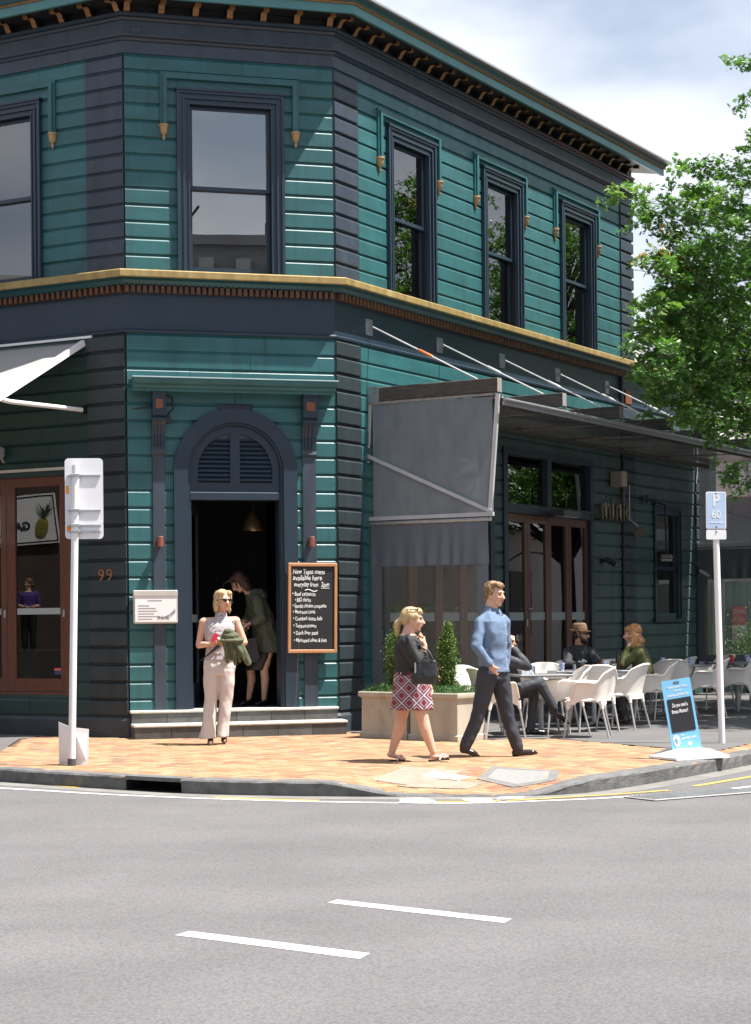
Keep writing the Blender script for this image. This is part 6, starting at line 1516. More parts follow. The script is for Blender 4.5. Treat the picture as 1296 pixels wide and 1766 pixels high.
# ---- 1. woman in sleeveless blouse and wide pale trousers, stepping off the steps
def woman_front():
    w1 = thing('person', 'blonde woman in sunglasses, patterned sleeveless top and flared pale trousers, leaving the doorway', 'person', (-1.87, 21.60, 0.0))
    Y = R(-90); HY = R(-55); HC = (.105, -.02, 1.665); M_ = frame(HY, R(2)); B = Blob()
    P = head(B, HC, M_, (.075, .02, 1.50), 1.0, .050)
    B.loft([(.05, 0, .88, .165, .11), (.06, 0, 1.02, .145, .10), (.06, 0, 1.15, .14, .10), (.06, 0, 1.30, .165, .115), (.06, .01, 1.40, .165, .10), (.07, .015, 1.455, .10, .075)], Y)
    sL, eL, wL = (-.125, .02, 1.42), (-.185, .03, 1.155), (-.045, -.20, 1.165)
    sR, eR, wR = (.245, .02, 1.43), (.345, .02, 1.18), (.185, -.19, 1.185)
    B.chain([(.06, .01, 1.42), sL], [.06, .054]); B.chain([(.06, .01, 1.42), sR], [.06, .054])
    B.chain([sL, seg(sL, eL, .4), eL, seg(eL, wL, .35), wL], [.050, .047, .039, .039, .027]); B.chain([sR, seg(sR, eR, .4), eR, seg(eR, wR, .35), wR], [.050, .047, .039, .039, .027])
    hand(B, wL, (.85, -.25, .25), (.2, .7, .5), 1.0, .75, -1); hand(B, wR, (-.8, -.3, -.05), (0, .6, .6), .95, .8, 1)
    B.cap((-.07, -.02, .13), (-.04, 0, .4), .035, .05); B.cap((.10, 0, .13), (.12, .02, .4), .035, .05)
    body = B.done('body', SKIN, w1, .0072); face(P, M_, w1, eyes=False)
    shades(P, M_, w1)
    H_ = Blob(); e = lambda p, r: H_.ell(P(*p), r, M_)
    e((-.028, 0, .050), (.102, .088, .088)); e((-.055, 0, -.01), (.070, .092, .085)); e((-.03, .078, -.045), (.050, .028, .072)); e((-.03, -.078, -.045), (.050, .028, .072)); e((-.065, 0, -.07), (.050, .078, .050)); e((.035, .045, .085), (.058, .044, .034)); e((.035, -.045, .085), (.058, .044, .034)); e((.052, .066, .03), (.022, .018, .06)); e((.052, -.066, .03), (.022, .018, .055)); e((-.02, .085, -.095), (.03, .02, .035)); e((-.02, -.085, -.095), (.03, .02, .035))
    H_.done('hair', BLOND, w1, .006, 2, strands(.006))
    # patterned top with high neck
    TOPM = mat('geometric_print_top', (0.62, 0.57, 0.57), 0.8, 0.05, 5)
    t = TOPM.node_tree; L = t.links.new; g = t.nodes.new('ShaderNodeNewGeometry'); br = t.nodes.new('ShaderNodeTexVoronoi'); br.inputs['Scale'].default_value = 78; br.inputs['Randomness'].default_value = .25; br.feature = 'DISTANCE_TO_EDGE'
    L(g.outputs['Position'], br.inputs['Vector']); rp = t.nodes.new('ShaderNodeValToRGB'); rp.color_ramp.elements[0].position = .05; rp.color_ramp.elements[0].color = (.10, .085, .095, 1); rp.color_ramp.elements[1].position = .16; rp.color_ramp.elements[1].color = (.66, .60, .61, 1)
    L(br.outputs['Distance'], rp.inputs['Fac']); L(rp.outputs['Color'], t.nodes['Principled BSDF'].inputs['Base Color'])
    C_ = Blob(); C_.loft([(.055, 0, .975, .182, .128), (.06, 0, 1.02, .168, .118), (.06, 0, 1.14, .156, .112), (.06, -.01, 1.28, .178, .130), (.06, 0, 1.37, .180, .118), (.07, .01, 1.43, .145, .095), (.078, .015, 1.475, .072, .070), (.082, .012, 1.535, .062, .062)], Y)
    C_.cap((-.03, .01, 1.40), (-.085, .015, 1.415), .062, .056); C_.cap((.15, .01, 1.40), (.205, .015, 1.42), .062, .056)
    C_.done('blouse', TOPM, w1, .008, 2, folds(.006, 12, 8))
    TRM = mat('pale_trousers', (0.54, 0.495, 0.475), 0.75, 0.05, 6, 0.35, 13, stretch=(1, 1, .5))
    D = Blob(); D.loft([(.05, 0, .80, .178, .128), (.052, 0, .90, .185, .13), (.055, 0, .985, .168, .118)], Y)
    D.loft([(-.095, -.03, .075, .098, .135), (-.075, -.03, .22, .078, .105), (-.05, -.01, .50, .074, .088), (-.035, 0, .70, .094, .105), (-.03, 0, .86, .098, .118)], Y)
    D.loft([(.075, .06, .085, .072, .125), (.09, .05, .25, .070, .10), (.118, .02, .50, .076, .09), (.130, 0, .70, .096, .105), (.135, 0, .86, .095, .118)], Y)
    D.done('trousers', TRM, w1, .008, 2, folds(.010, 7, 3.5, 3))
    BOOT = mat('brown_boot', (0.10, 0.050, 0.038), 0.3, 0.15, 8)
    shoe(w1, (-.06, .02, 0), (-.045, -.20, 0.0), BOOT, .11, nm='boot'); shoe(w1, (.085, .16, .02), (.105, -.05, 0.015), BOOT, .11, nm='boot')
    # folded olive coat over the arm, phone and wallet in hand
    ct = thing('folded_coat', 'olive green coat folded over the arm of the blonde woman', 'coat', (-1.87, 21.60, 0.0))
    OLV = mat('olive_cloth', (0.085, 0.095, 0.055), 0.85, 0.15, 6, 0.1, 150)
    K = Blob(); K.ell((.20, -.235, 1.255), (.105, .070, .055)); K.ell((.185, -.245, 1.305), (.065, .05, .040)); K.ell((.215, -.25, 1.205), (.150, .075, .026)); K.ell((.29, -.22, 1.215), (.075, .06, .030))
    for i in range(6):
        t = i / 5; x0 = .13 + .16 * t; x1 = x0 + .035 + .075 * t; zl = .97 + .035 * math.sin(i * 2.1)
        K.chain([(x0, -.265 + .02 * (i % 2), 1.205), ((x0 + x1) / 2 + .01, -.275 + .025 * (i % 2), 1.09), (x1, -.255 + .03 * (i % 2), zl)], [.024, .027, .020], 1.0)
    K.chain([(.30, -.24, 1.19), (.345, -.235, 1.08), (.40, -.20, .955)], [.04, .044, .040])
    K.done('cloth', OLV, ct, .0065, 1, folds(.006, 20, 14, 5))
    ph = thing('wallet', 'red and silver wallet held in the hand of the blonde woman', 'wallet', (-1.87, 21.60, 0.0))
    MB().bar((.0, -.285, 1.20), (.05, -.27, 1.285), .018, .055).build('red_cover', mat('red_leather', (0.42, 0.02, 0.05), 0.4), ph); MB().bar((-.022, -.28, 1.20), (.02, -.265, 1.275), .012, .05).build('silver_case', GALV, ph)
    um = thing('belt', 'dark navy belt hanging from the hand of the blonde woman', 'belt', (-1.87, 21.60, 0.0)); MB().add([(.05, -.26, 1.16), (.09, -.26, 1.14), (-.17, -.20, .955), (.052, -.25, 1.16), (.092, -.25, 1.14), (-.168, -.19, .955)], [(0, 2, 1), (3, 4, 5), (0, 1, 4, 3), (1, 2, 5, 4), (2, 0, 3, 5)]).build('strap', mat('navy_strap', (0.02, 0.025, 0.05), 0.6), um)
woman_front()

# ---- 2. woman bending in the doorway
def woman_door():
    O = (-1.56, 24.20, .335); w2 = thing('person', 'auburn-haired woman in an olive parka bending over her bag in the doorway', 'person', O)
    Y = R(-165); HY = R(190); M_ = frame(HY, R(-42)); B = Blob()
    P = head(B, (-.215, -.02, 1.60), M_, (-.08, 0, 1.46), 1.0, .050)
    B.loft([(.14, 0, .80, .15, .11), (.12, 0, 1.0, .14, .10), (.06, 0, 1.2, .15, .11), (.0, 0, 1.38, .15, .10), (-.05, 0, 1.45, .09, .07)], Y)
    s1, e1, w1_ = (.02, -.17, 1.38), (.085, -.22, 1.12), (-.055, -.24, 1.06)
    B.chain([s1, e1, w1_], [.05, .042, .028]); hand(B, w1_, (-.9, 0, -.35), (-.1, .5, -.8), .95, .9, 1)
    s2, e2, w2_ = (-.02, .15, 1.36), (-.10, .16, 1.12), (-.16, -.06, 1.08); B.chain([s2, e2, w2_], [.05, .042, .028]); hand(B, w2_, (-.5, -.8, -.2), (0, 0, -1), .95, .7, 1)
    for hx, kx, ax, yy in ((.06, -.075, -.105, .08), (.19, .11, .105, -.08)):
        B.chain([(hx, yy, .82), (kx, yy, .46), (kx + .012, yy, .34), (ax, yy + .02, .08)], [.085, .056, .056, .034])
    B.done('body', SKIN, w2, .0075); face(P, M_, w2, eyes=True)
    H_ = Blob(); e = lambda p, r: H_.ell(P(*p), r, M_)
    e((-.025, 0, .045), (.105, .088, .090)); e((-.06, 0, -.03), (.070, .090, .100)); e((-.03, .075, -.07), (.055, .03, .10)); e((-.03, -.075, -.07), (.055, .03, .10)); e((.035, 0, .095), (.055, .07, .03)); e((-.05, 0, -.13), (.05, .075, .06))
    H_.done('hair', AUB, w2, .007, 2, strands(.005))
    PK = mat('olive_parka', (0.070, 0.078, 0.050), 0.75, 0.18, 5, 0.6, 15)
    C_ = Blob(); C_.loft([(.20, 0, .69, .235, .215), (.17, 0, .80, .215, .195), (.13, 0, .98, .185, .165), (.07, 0, 1.18, .185, .155), (.02, 0, 1.34, .185, .135), (-.03, 0, 1.43, .12, .095)], Y); C_.chain([(.02, -.15, 1.37), (.085, -.22, 1.13), (.0, -.238, 1.08)], [.078, .068, .052]); C_.chain([(-.02, .15, 1.35), (-.10, .17, 1.13), (-.13, .03, 1.09)], [.078, .068, .052])
    C_.ell((.03, 0, 1.455), (.105, .14, .055)); C_.ell((.09, 0, 1.40), (.07, .12, .07));
    C_.done('parka', PK, w2, .0085, 2, folds(.014, 9, 6, 8))
    S_ = Blob(); S_.loft([(.01, 0, .455, .155, .17), (.08, 0, .60, .165, .165), (.15, 0, .80, .17, .14)], Y); S_.done('skirt', BLACK, w2, .01, 2)
    for ax, yy in ((-.105, .10), (.105, -.06)): shoe(w2, (ax + .03, yy, 0), (ax - .10, yy - .19, 0), BLACK, .045)
    bg_ = thing('handbag', 'black leather handbag hanging on the arm of the woman in the doorway', 'bag', O)
    b_ = MB().prism([(-.13, .58), (.03, .56), (.075, .62), (.02, .88), (-.10, .86)], -.36, -.26, 'y'); b_.build('pouch', mat('black_leather', (0.016, 0.016, 0.018), 0.32, 0.15, 12), bg_); MB().tube([(-.10, -.31, .86), (-.09, -.30, 1.02), (-.03, -.29, 1.06), (.01, -.30, 1.0), (.02, -.31, .88)], .008, 6).build('strap', BLACK, bg_)
    ht = thing('tote_handles', 'dark curved bag handles in the arms of the woman in the doorway', 'bag', O); MB().tube([(-.42, -.1, 1.50), (-.40, -.12, 1.58), (-.33, -.12, 1.62), (-.25, -.12, 1.60), (-.22, -.12, 1.52)], .010, 6).build('handle', mat('black_leather', (0.016, 0.016, 0.018), 0.32, 0.15, 12), ht, None, True)
woman_door()

# ---- 3. woman in black cardigan and patterned skirt, walking right
def woman_skirt():
    O = (.40, 18.70, 0); w3 = thing('person', 'blonde ponytailed woman in a black cardigan and red patterned skirt walking right', 'person', O)
    Y = 0.0; M_ = frame(R(-8), R(-2)); B = Blob()
    P = head(B, (-.025, 0, 1.425), M_, (-.075, 0, 1.27), 1.0, .060, 1.08)
    B.loft([(-.05, 0, .80, .18, .16), (-.05, 0, .95, .16, .15), (-.05, 0, 1.12, .165, .155), (-.06, 0, 1.22, .15, .11), (-.075, 0, 1.28, .09, .08)], Y)
    sN, eN, wN = (-.10, -.18, 1.20), (.035, -.23, .985), (.085, -.20, 1.165)
    B.chain([sN, eN, seg(eN, wN, .4), wN], [.06, .048, .046, .030]); hand(B, wN, (-.12, .10, 1), (-.95, .25, .1), .95, 1.0, 1)
    sF, eF, wF = (-.06, .18, 1.20), (.04, .22, .95), (.125, .16, .78); B.chain([sF, eF, wF], [.06, .048, .03]); hand(B, wF, (.2, -.1, -1), (-.4, -.9, 0), .95, .5, 1)
    rl = [(-.07, .08, .78), (-.155, .085, .42), (-.172, .085, .33), (-.250, .085, .085)]; B.chain(rl, [.088, .060, .062, .035]); B.cap((-.265, .085, .06), (-.145, .08, .028), .034, .026, .7, (0, 1, 0))
    fl_ = [(-.03, -.08, .78), (.070, -.085, .41), (.085, -.09, .33), (.165, -.09, .095)]; B.chain(fl_, [.088, .060, .062, .035]); B.cap((.155, -.09, .055), (.285, -.09, .045), .034, .026, .7, (0, 1, 0))
    for k in range(4): B.cap((.275, -.115 + k * .016, .042), (.312 - k * .006, -.118 + k * .017, .050), .011, .009); B.cap((-.155, .055 + k * .016, .022), (-.118, .053 + k * .017, .016), .011, .009)
    B.done('body', SKIN, w3, .0072); face(P, M_, w3, eyes=True)
    H_ = Blob(); e = lambda p, r: H_.ell(P(*p), r, M_)
    e((-.025, 0, .045), (.104, .088, .086)); e((-.065, 0, .0), (.055, .080, .07)); e((.045, 0, .085), (.050, .066, .035)); e((.02, .072, .035), (.05, .018, .035)); e((.02, -.072, .035), (.05, .018, .035)); e((-.115, 0, .0), (.03, .032, .032))
    H_.chain([P(-.125, 0, .0), P(-.155, 0, -.05), P(-.155, 0, -.125), P(-.145, 0, -.16)], [.026, .034, .028, .008]); H_.done('hair', BLOND, w3, .006, 2, strands(.005))
    shades(P, M_, w3, up=.092, back=-.045)
    CD = mat('black_knit', (0.014, 0.014, 0.016), 0.75, 0.2, 8, 0.3, 180)
    C_ = Blob(); C_.loft([(-.05, 0, .87, .19, .165), (-.05, 0, .98, .185, .165), (-.045, 0, 1.12, .19, .178), (-.06, 0, 1.20, .175, .135), (-.075, 0, 1.265, .10, .092)], Y); C_.chain([(-.08, -.16, 1.19), (.03, -.235, .99), (.062, -.215, 1.075)], [.088, .076, .052]); C_.chain([(-.06, .16, 1.19), (.04, .22, .95), (.09, .19, .86)], [.08, .066, .05])
    C_.done('cardigan', CD, w3, .008, 2, folds(.008, 10, 8, 2))
    SK = mat('red_lattice_skirt', (0.5, 0.1, 0.1), 0.8, 0.03); t = SK.node_tree; L = t.links.new; tcn = t.nodes.new('ShaderNodeTexCoord'); mpn = t.nodes.new('ShaderNodeMapping'); mpn.inputs['Rotation'].default_value = (0, R(45), 0); L(tcn.outputs['Object'], mpn.inputs['Vector'])
    sp_ = t.nodes.new('ShaderNodeSeparateXYZ'); L(mpn.outputs['Vector'], sp_.inputs[0]); ds = []
    for ax in ('X', 'Z'):
        mu = t.nodes.new('ShaderNodeMath'); mu.operation = 'MULTIPLY'; mu.inputs[1].default_value = 9.5; L(sp_.outputs[ax], mu.inputs[0]); f_ = t.nodes.new('ShaderNodeMath'); f_.operation = 'FRACT'; L(mu.outputs[0], f_.inputs[0]); s1 = t.nodes.new('ShaderNodeMath'); s1.operation = 'SUBTRACT'; s1.inputs[1].default_value = .5; L(f_.outputs[0], s1.inputs[0]); ab = t.nodes.new('ShaderNodeMath'); ab.operation = 'ABSOLUTE'; L(s1.outputs[0], ab.inputs[0]); ds.append(ab)
    mxm = t.nodes.new('ShaderNodeMath'); mxm.operation = 'MAXIMUM'; L(ds[0].outputs[0], mxm.inputs[0]); L(ds[1].outputs[0], mxm.inputs[1]); rp = t.nodes.new('ShaderNodeValToRGB'); rp.color_ramp.interpolation = 'CONSTANT'; el = rp.color_ramp.elements; el[0].color = (.16, .018, .03, 1); el[1].position = .24; el[1].color = (.42, .38, .42, 1)
    for p_, c_ in ((.29, (.05, .02, .05)), (.34, (.20, .03, .045)), (.40, (.05, .02, .05)), (.44, (.42, .38, .42))): q = el.new(p_); q.color = (*c_, 1)
    L(mxm.outputs[0], rp.inputs['Fac']); L(rp.outputs['Color'], t.nodes['Principled BSDF'].inputs['Base Color'])
    S_ = Blob(); S_.loft([(-.040, 0, .525, .205, .215), (-.042, 0, .62, .202, .200), (-.05, 0, .78, .195, .178), (-.05, 0, .915, .182, .160)], Y); S_.done('skirt', SK, w3, .008, 2, folds(.009, 12, 3, 4))
    SAND = mat('sandal_sole', (0.03, 0.018, 0.012), 0.6); STR = mat('beaded_strap', (0.62, 0.60, 0.60), 0.4, 0.3, 90)
    for x0, z0, x1, z1, yy in ((-.275, .006, -.115, .004, .085), (.115, .012, .325, .028, -.09)):
        sn = MB().bar((x0, yy, z0), (x1, yy, z1), .085, .014).build('sandal', SAND, w3); xm = x0 + (x1 - x0) * .62; zz = z0 + (z1 - z0) * .62
        MB().tube([(xm - .02, yy - .043, zz), (xm + .01, yy - .02, zz + .055), (xm + .04, yy, zz + .045), (xm + .01, yy + .02, zz + .055), (xm - .02, yy + .043, zz)], .009, 6).build('strap', STR, sn)
    # shoulder bag
    bg_ = thing('handbag', 'black leather tote hanging from the shoulder of the woman in the skirt', 'bag', O)
    LTH = mat('black_leather', (0.016, 0.016, 0.018), 0.32, 0.15, 12)
    K = Blob(); K.loft([(.07, -.30, .785, .05, .115), (.08, -.30, .86, .06, .140), (.10, -.30, .96, .045, .105), (.11, -.30, 1.02, .030, .085)], R(-14), ex=3.2); ko = K.done('pouch', LTH, bg_, .008, 2, folds(.008, 10, 8, 9))
    MB().tube([(.03, -.33, 1.0), (-.06, -.28, 1.19), (-.09, -.22, 1.265), (-.07, -.14, 1.285), (-.03, -.20, 1.20), (.13, -.27, 1.10), (.175, -.29, 1.0)], .010, 6).build('strap', LTH, bg_, None, True); MB().tube([(.03, -.355, .99), (.09, -.36, 1.06), (.15, -.35, 1.02), (.18, -.33, .97)], .009, 6).build('strap', LTH, bg_, None, True)
    MB().box(-.02, -.005, -.365, -.355, .90, 1.0).build('zip_pull', GALV, bg_)
woman_skirt()

# ---- 4. man in blue shirt, hand in pocket, walking right
def man_blue():
    O = (1.21, 19.20, 0); w4 = thing('person', 'short-haired man in a blue shirt and navy trousers walking right, hand in pocket', 'person', O)
    Y = R(-35); M_ = frame(R(-38), R(-3)); B = Blob()
    P = head(B, (.022, 0, 1.675), M_, (-.02, .01, 1.50), 1.02, .062)
    B.loft([(.0, 0, .90, .16, .12), (.0, 0, 1.05, .155, .115), (0, 0, 1.25, .175, .125), (-.01, 0, 1.40, .18, .11), (-.015, 0, 1.47, .10, .08)], Y)
    sN, eN, wN = (-.125, -.10, 1.39), (-.185, -.20, 1.135), (-.035, -.185, .955); B.chain([sN, eN, wN], [.044, .037, .030]); hand(B, wN, (.30, .40, -1), (.5, .6, .1), 1.0, .6, 1)
    sF, eF, wF = (.12, .125, 1.385), (.15, .20, 1.13), (.13, .16, .90); B.chain([sF, eF, wF], [.046, .044, .032]); hand(B, wF, (.1, -.1, -1), (-1, 0, 0), 1.0, .5, 1)
    B.done('body', SKIN, w4, .0072); face(P, M_, w4, eyes=True, brow=mat('sandy_brow', (0.25, 0.14, 0.07), .8))
    H_ = Blob(); e = lambda p, r: H_.ell(P(*p), r, M_)
    e((-.028, 0, .060), (.098, .083, .078)); e((-.062, 0, .01), (.050, .078, .07)); e((.030, 0, .098), (.062, .064, .032)); e((.07, 0, .088), (.026, .055, .024)); e((-.005, .074, .025), (.035, .012, .038)); e((-.005, -.074, .025), (.035, .012, .038)); e((-.075, 0, -.05), (.034, .06, .04))
    H_.done('hair', SANDY, w4, .005, 1, lambda c: .010 * noise.noise((c.x * 42, c.y * 42, c.z * 22)) + .003)
    SH = mat('blue_chambray', (0.115, 0.172, 0.270), 0.8, 0.10, 7, 0.5, 17)
    C_ = Blob(); C_.loft([(.015, 0, .855, .182, .148, .02), (.012, 0, .95, .166, .132), (.005, 0, 1.10, .160, .126), (-.002, 0, 1.28, .182, .142), (-.012, 0, 1.40, .190, .126), (-.018, 0, 1.465, .13, .098), (-.015, .0, 1.50, .078, .074)], Y)
    C_.chain([(-.10, -.08, 1.405), (-.138, -.11, 1.380), seg((-.138, -.11, 1.38), eN, .5), eN, (-.055, -.195, .975)], [.068, .063, .056, .055, .043]); C_.chain([(.10, .10, 1.40), (.13, .135, 1.38), eF, (.132, .165, .93)], [.070, .064, .054, .044])
    C_.loft([(-.018, .004, 1.49, .082, .078), (-.010, .0, 1.535, .072, .070, -.012), (-.008, 0, 1.55, .068, .066, -.016)], Y); C_.chain([(.035, -.030, 1.515), (.085, -.060, 1.475)], [.020, .009], .6); C_.chain([(.062, .010, 1.515), (.095, -.02, 1.47)], [.020, .009], .6); C_.done('shirt', SH, w4, .0075, 1, lambda c: .008 * (1 - abs(noise.noise((c.x * 5 + c.z * 3.5, c.y * 5 + 2, c.z * 6 - c.x * 5))) * 2.6) + .004 * noise.noise((c.x * 14, c.y * 14, c.z * 9 + c.x * 9)) - .003)
    pk = MB()
    for k in range(7): zz = 1.44 - k * .088; fo = .155 if zz < 1.3 else .155 - (zz - 1.3) * .35; pk.add([Vector((.0 + math.cos(Y) * (fo + .012), math.sin(Y) * (fo + .012), zz)) + v * .006 for v in SPV], SPF)
    pk.build('buttons', mat('button_white', (0.6, 0.62, 0.65), .4), w4)
    TR_ = mat('navy_trousers', (0.026, 0.030, 0.042), 0.7, 0.1, 6, 0.5, 15); D = Blob(); D.loft([(0, 0, .80, .17, .135), (.0, 0, .93, .165, .128)], Y)
    D.chain([(-.06, -.05, .86), (-.145, -.05, .50), (-.182, -.05, .38), (-.295, -.05, .125)], [.112, .076, .068, .062]); D.chain([(.06, .05, .86), (.130, .05, .50), (.152, .05, .38), (.245, .05, .10)], [.112, .076, .068, .062])
    D.done('trousers', TR_, w4, .008, 2, folds(.008, 6, 6, 6))
    SHO = mat('black_dress_shoe', (0.018, 0.014, 0.012), 0.2, 0.1, 10); shoe(w4, (-.325, -.05, .05), (-.155, -.05, .0), SHO, .06); shoe(w4, (.220, .05, 0), (.450, .05, .02), SHO, .06)
man_blue()

# ---- seated figures: thighs forward, shins down
def seated(name_label, O, fwd, cfg):
    p = thing('person', name_label, 'person', O); f = Vector((math.cos(fwd), math.sin(fwd), 0)); sd = Vector((-f.y, f.x, 0)); up = Vector((0, 0, 1))
    Q = lambda a, b_, c: f * a + sd * b_ + up * c       # forward, left, up
    M_ = frame(cfg.get('head_yaw', fwd), cfg.get('head_pitch', 0)); B = Blob(); lean = cfg.get('lean', .05)
    P = head(B, Q(lean * 1.5 + .02, 0, 1.205), M_, Q(lean * 1.2, 0, 1.04), 1.0, .056)
    tor = lambda k, z0: [(*Q(lean * t, 0, z)[:2], z, a * k, b_ * k) for t, z, a, b_ in ((0, z0, .165, .125), (.2, .60, .16, .12), (.5, .76, .165, .125), (.9, .95, .18, .115), (1.1, 1.02, .13, .09), (1.2, 1.06, .07, .07))]
    B.loft(tor(.93, .44), fwd)
    armp = []
    for s_ in (1, -1):
        e_, w_ = cfg['arms'][0 if s_ > 0 else 1]; sh_ = Q(lean * 1.0, .165 * s_, .955); e_ = Q(*e_); w_ = Q(*w_); armp.append((sh_, e_, w_)); B.chain([sh_, e_, w_], [.046, .042, .029]); hd = (w_ - e_).normalized(); hand(B, w_, hd + f * .1, cfg.get('palm', -up), 1.0, cfg.get('curl', .7), s_)
    B.done('body', cfg.get('skin', SKIN), p, cfg.get('vox', .008)); 
    if cfg.get('face', True): face(P, M_, p, eyes=not cfg.get('shades'))
    if cfg.get('shades'): shades(P, M_, p)
    C_ = Blob(); C_.loft(tor(1.06, .46), fwd)
    for sh_, e_, w_ in armp: C_.chain([sh_, e_, seg(e_, w_, cfg.get('sleeve', .85))], [.072, .060, .044])
    C_.done(cfg.get('topname', 'jacket'), cfg['top'], p, .0085, 2, folds(.010, 10, 8, O[0]))
    D = Blob(); D.loft([(*Q(0, 0, .44)[:2], .42, .17, .13), (*Q(0, 0, .5)[:2], .56, .165, .125)], fwd)
    for s_, lg in zip((1, -1), cfg['legs']):
        kn, an = Q(*lg[0]), Q(*lg[1]); D.chain([Q(.0, .09 * s_, .50), kn, seg(kn, an, .35), an], [.095, .068, .062, .048])
    D.done('trousers', cfg['low'], p, .009, 2, folds(.008, 9, 8, 2))
    for lg in cfg['legs']:
        an = Q(*lg[1]); tdir = Q(*lg[2]) ; shoe(p, an - up * .075 - tdir * .04, an - up * (.075 - tdir.z * .2) + tdir * .21, cfg['shoe'], .07)
    return p, P, M_, Q
SUIT = mat('dark_suit', (0.022, 0.026, 0.036), 0.65, 0.12, 7, 0.5, 15); LSH = mat('black_leather_shoe', (0.012, 0.011, 0.011), 0.2, 0.1)
p, P, M_, Q = seated('man in a dark suit seated with crossed legs, drinking, behind the walking man', (1.47, 22.36, .0), R(8), dict(lean=.0, head_yaw=R(10), top=SUIT, low=SUIT, shoe=LSH, arms=(((.26, .22, .92), (.20, .05, 1.12)), ((.30, -.24, .86), (.14, -.16, 1.08))), legs=(((.46, .06, .55), (.40, .04, .10), (1, 0, 0)), ((.48, -.08, .66), (.66, -.10, .34), (.85, 0, -.3))), curl=1.1, palm=(-1, 0, 0)))
H_ = Blob(); H_.ell(P(-.025, 0, .05), (.102, .084, .085), M_); H_.done('hair', DKHAIR, p, .007, 2, strands(.004))
gl_ = thing('drinking_glass', 'small glass raised in the hands of the suited man', 'glass', (1.47, 22.36, 0)); gc = Q(.24, -.10, 1.15); MB().lathe([(.026, 0), (.034, .09)], 12, tuple(gc)).build('vessel', CLEARG, gl_, None, True)
CHAR = mat('charcoal_hoodie', (0.030, 0.032, 0.034), 0.85, 0.15, 7, 0.5, 14)
p, P, M_, Q = seated('bearded man in a tan hat, sunglasses and charcoal hoodie at the long table', (2.72, 25.42, .0), R(-70), dict(lean=.10, head_yaw=R(-12), skin=SKINT, shades=True, top=CHAR, topname='hoodie', low=BLACK, shoe=LSH, arms=(((.26, .22, .80), (.42, .18, .775)), ((.26, -.24, .80), (.44, -.06, .775))), legs=(((.44, .10, .52), (.42, .10, .10), (1, 0, 0)), ((.44, -.10, .52), (.42, -.10, .10), (1, 0, 0)))))
H_ = Blob(); H_.ell(P(.042, 0, -.085), (.054, .056, .042), M_); [H_.chain([P(-.005, .068 * s_, .03), P(.005, .068 * s_, -.03), P(.035, .050 * s_, -.075), P(.06, .02 * s_, -.095)], [.014, .017, .024, .028]) for s_ in (1, -1)]; H_.ell(P(.092, 0, -.046), (.010, .028, .006), M_); H_.ell(P(-.05, 0, .0), (.06, .078, .08), M_); H_.done('hair', DKHAIR, p, .006, 1, strands(.002))
FELT = mat('tan_felt', (0.16, 0.10, 0.052), 0.9, 0.12, 30, 0.3, 120); hat = thing('trilby_hat', 'tan trilby hat on the bearded man at the long table', 'hat', (2.72, 25.42, 0)); K = Blob()
K.loft([(*P(-.01, 0, 0)[:2], P(0, 0, .050).z, .094, .115), (*P(-.01, 0, 0)[:2], P(0, 0, .085).z, .090, .110), (*P(-.01, 0, 0)[:2], P(0, 0, .135).z, .078, .095), (*P(-.012, 0, 0)[:2], P(0, 0, .155).z, .06, .07)], R(-12)); K.done('crown', FELT, hat, .006, 2)
K = Blob(); K.loft([(*P(.0, 0, 0)[:2], P(0, 0, .044).z, .128, .150, -.012), (*P(.0, 0, 0)[:2], P(0, 0, .056).z, .126, .148, -.012)], R(-12)); K.done('brim', FELT, hat, .006, 1)
sp_m = MB(); rs_ = random.Random(4)
for k in range(7): x_ = -.06 + k * .02; h_ = rs_.uniform(.012, .05); sp_m.box(x_, x_ + rs_.uniform(.008, .014), -.002, .002, -.03, -.03 + h_)
sp_m.build('shirt_print', WHITEP, p, Matrix.Translation(Q(.262, -.02, .855)) @ Matrix.Rotation(R(-70) + R(90), 4, 'Z'))
OLVJ = mat('olive_knit', (0.080, 0.088, 0.028), 0.9, 0.15, 10, 0.5, 16)
p, P, M_, Q = seated('woman with light brown hair in an olive jumper leaning on the long table', (3.62, 24.82, .0), R(172), dict(lean=.12, head_yaw=R(160), head_pitch=R(-4), top=OLVJ, topname='jumper', low=BLACK, shoe=mat('brown_boot', (0.1, 0.05, 0.04)), sleeve=.8, arms=(((.34, .18, .80), (.24, .10, 1.06)), ((.32, -.20, .79), (.50, -.08, .80))), legs=(((.40, .10, .53), (.34, .10, .10), (1, 0, 0)), ((.42, -.09, .53), (.30, -.09, .10), (1, 0, 0))), palm=(0, 0, 1), curl=.9))
H_ = Blob(); e = lambda q, r: H_.ell(P(*q), r, M_); e((-.03, 0, .045), (.108, .095, .092)); e((-.055, 0, -.06), (.075, .098, .12)); e((-.02, .088, -.08), (.055, .03, .12)); e((-.02, -.088, -.08), (.055, .03, .12)); e((-.075, 0, -.16), (.06, .085, .07)); e((.04, .05, .07), (.05, .04, .04)); e((.04, -.05, .07), (.05, .04, .04)); e((-.12, .02, -.10), (.05, .05, .05)); H_.done('hair', GINGER, p, .006, 1, strands(.010, 45, 6))
p, P, M_, Q = seated('diner in a black T-shirt behind the drop blind, forearm on the table', (.40, 23.62, .0), R(-25), dict(lean=.06, head_yaw=R(-5), top=BLACK, topname='shirt', sleeve=.05, low=BLACK, shoe=LSH, skin=SKINT, arms=(((.18, .20, .78), (.38, .16, .78)), ((.14, -.24, .80), (.38, -.14, .74))), legs=(((.44, .10, .52), (.42, .10, .10), (1, 0, 0)), ((.44, -.10, .52), (.42, -.10, .10), (1, 0, 0))), vox=.010))
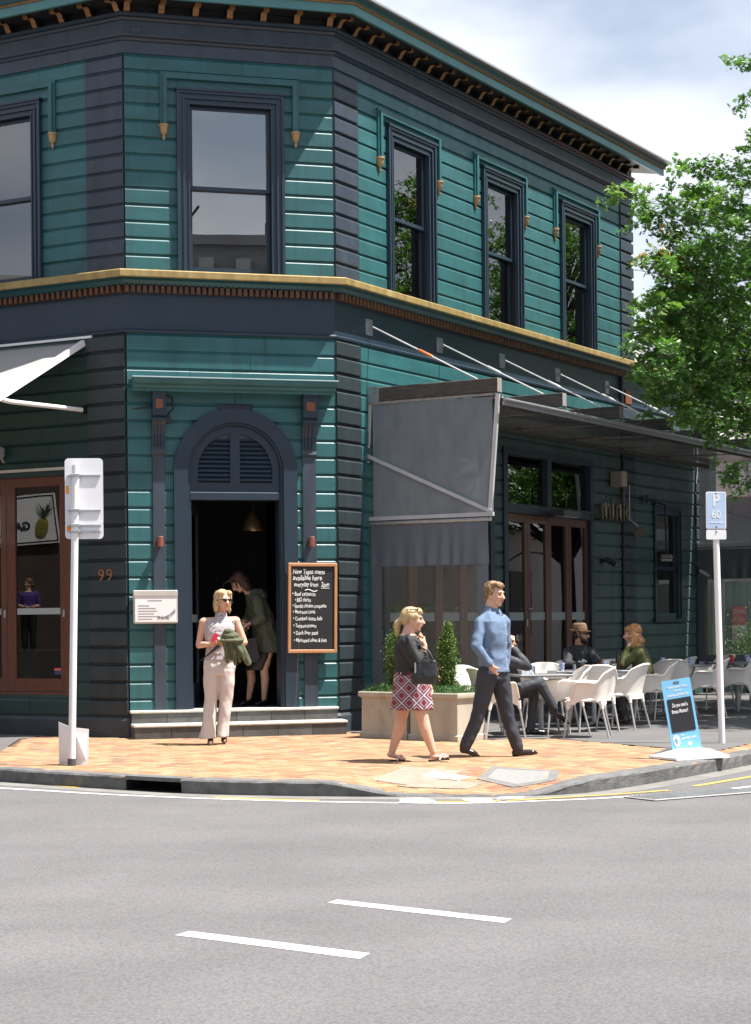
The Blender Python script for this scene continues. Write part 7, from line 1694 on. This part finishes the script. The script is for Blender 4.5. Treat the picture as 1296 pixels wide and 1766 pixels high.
H_ = Blob(); H_.ell(P(-.025, 0, .045), (.105, .088, .09), M_); H_.ell(P(-.06, 0, -.03), (.06, .085, .09), M_); H_.done('hair', DKHAIR, p, .008, 2, strands(.004))
# ---- woman on the terrace across the left street (seen mirrored in the timber doors)
def woman_purple():
    q = Matrix.Translation((-24.0, 15.3, 0)) @ Matrix.Rotation(R(112), 4, 'Z') @ Vector((.42, -1.0, .80)); w = thing('person', 'curly-haired woman in a purple top, mirrored in the timber doors', 'person', (q.x, q.y, q.z))
    Y = R(22); M_ = frame(R(60), 0); B = Blob(); P = head(B, (0, 0, 1.56), M_, (0, 0, 1.40), 1.0); B.loft([(0, 0, .85, .16, .12), (0, 0, 1.1, .15, .11), (0, 0, 1.3, .17, .11), (0, 0, 1.38, .09, .08)], Y)
    f = Vector((math.cos(Y), math.sin(Y), 0)); sd = Vector((-f.y, f.x, 0))
    for s_ in (1, -1):
        sh_, e_, w_ = sd * .18 * s_ + Vector((0, 0, 1.33)), sd * .24 * s_ + Vector((0, 0, 1.05)), f * .22 + sd * .05 * s_ + Vector((0, 0, 1.0)); B.chain([sh_, e_, w_], [.05, .042, .028]); hand(B, w_, -sd * s_ + f * .3, (0, 0, 1), 1.0, .6, s_)
        B.chain([sd * .09 * s_ + Vector((0, 0, .85)), sd * .09 * s_ + Vector((0, 0, .1))], [.09, .05])
    B.done('body', SKIN, w, .01); face(P, M_, w)
    C_ = Blob(); C_.loft([(0, 0, .82, .19, .14), (0, 0, 1.1, .165, .125), (0, 0, 1.28, .185, .13), (0, 0, 1.37, .12, .09)], Y)
    for s_ in (1, -1): C_.chain([sd * .17 * s_ + Vector((0, 0, 1.32)), sd * .235 * s_ + Vector((0, 0, 1.08))], [.068, .055])
    C_.done('top', mat('purple_top', (0.07, 0.035, 0.18), 0.8), w, .01)
    D = Blob()
    for s_ in (1, -1): D.chain([sd * .09 * s_ + Vector((0, 0, .85)), sd * .09 * s_ + Vector((0, 0, .5)), sd * .09 * s_ + Vector((0, 0, .1))], [.11, .085, .07])
    D.done('trousers', BLACK, w, .01)
    for s_ in (1, -1): o_ = sd * .09 * s_; shoe(w, o_ - f * .06, o_ + f * .2, BLACK)
    H_ = Blob(); H_.ell(P(-.025, 0, .045), (.115, .10, .095), M_); H_.ell(P(-.05, 0, -.03), (.08, .115, .09), M_); H_.done('hair', mat('brown_curls', (0.14, 0.07, 0.04), .6, .3, 40), w, .008, 1, lambda c: .012 * noise.noise((c.x * 30, c.y * 30, c.z * 30)))
woman_purple()
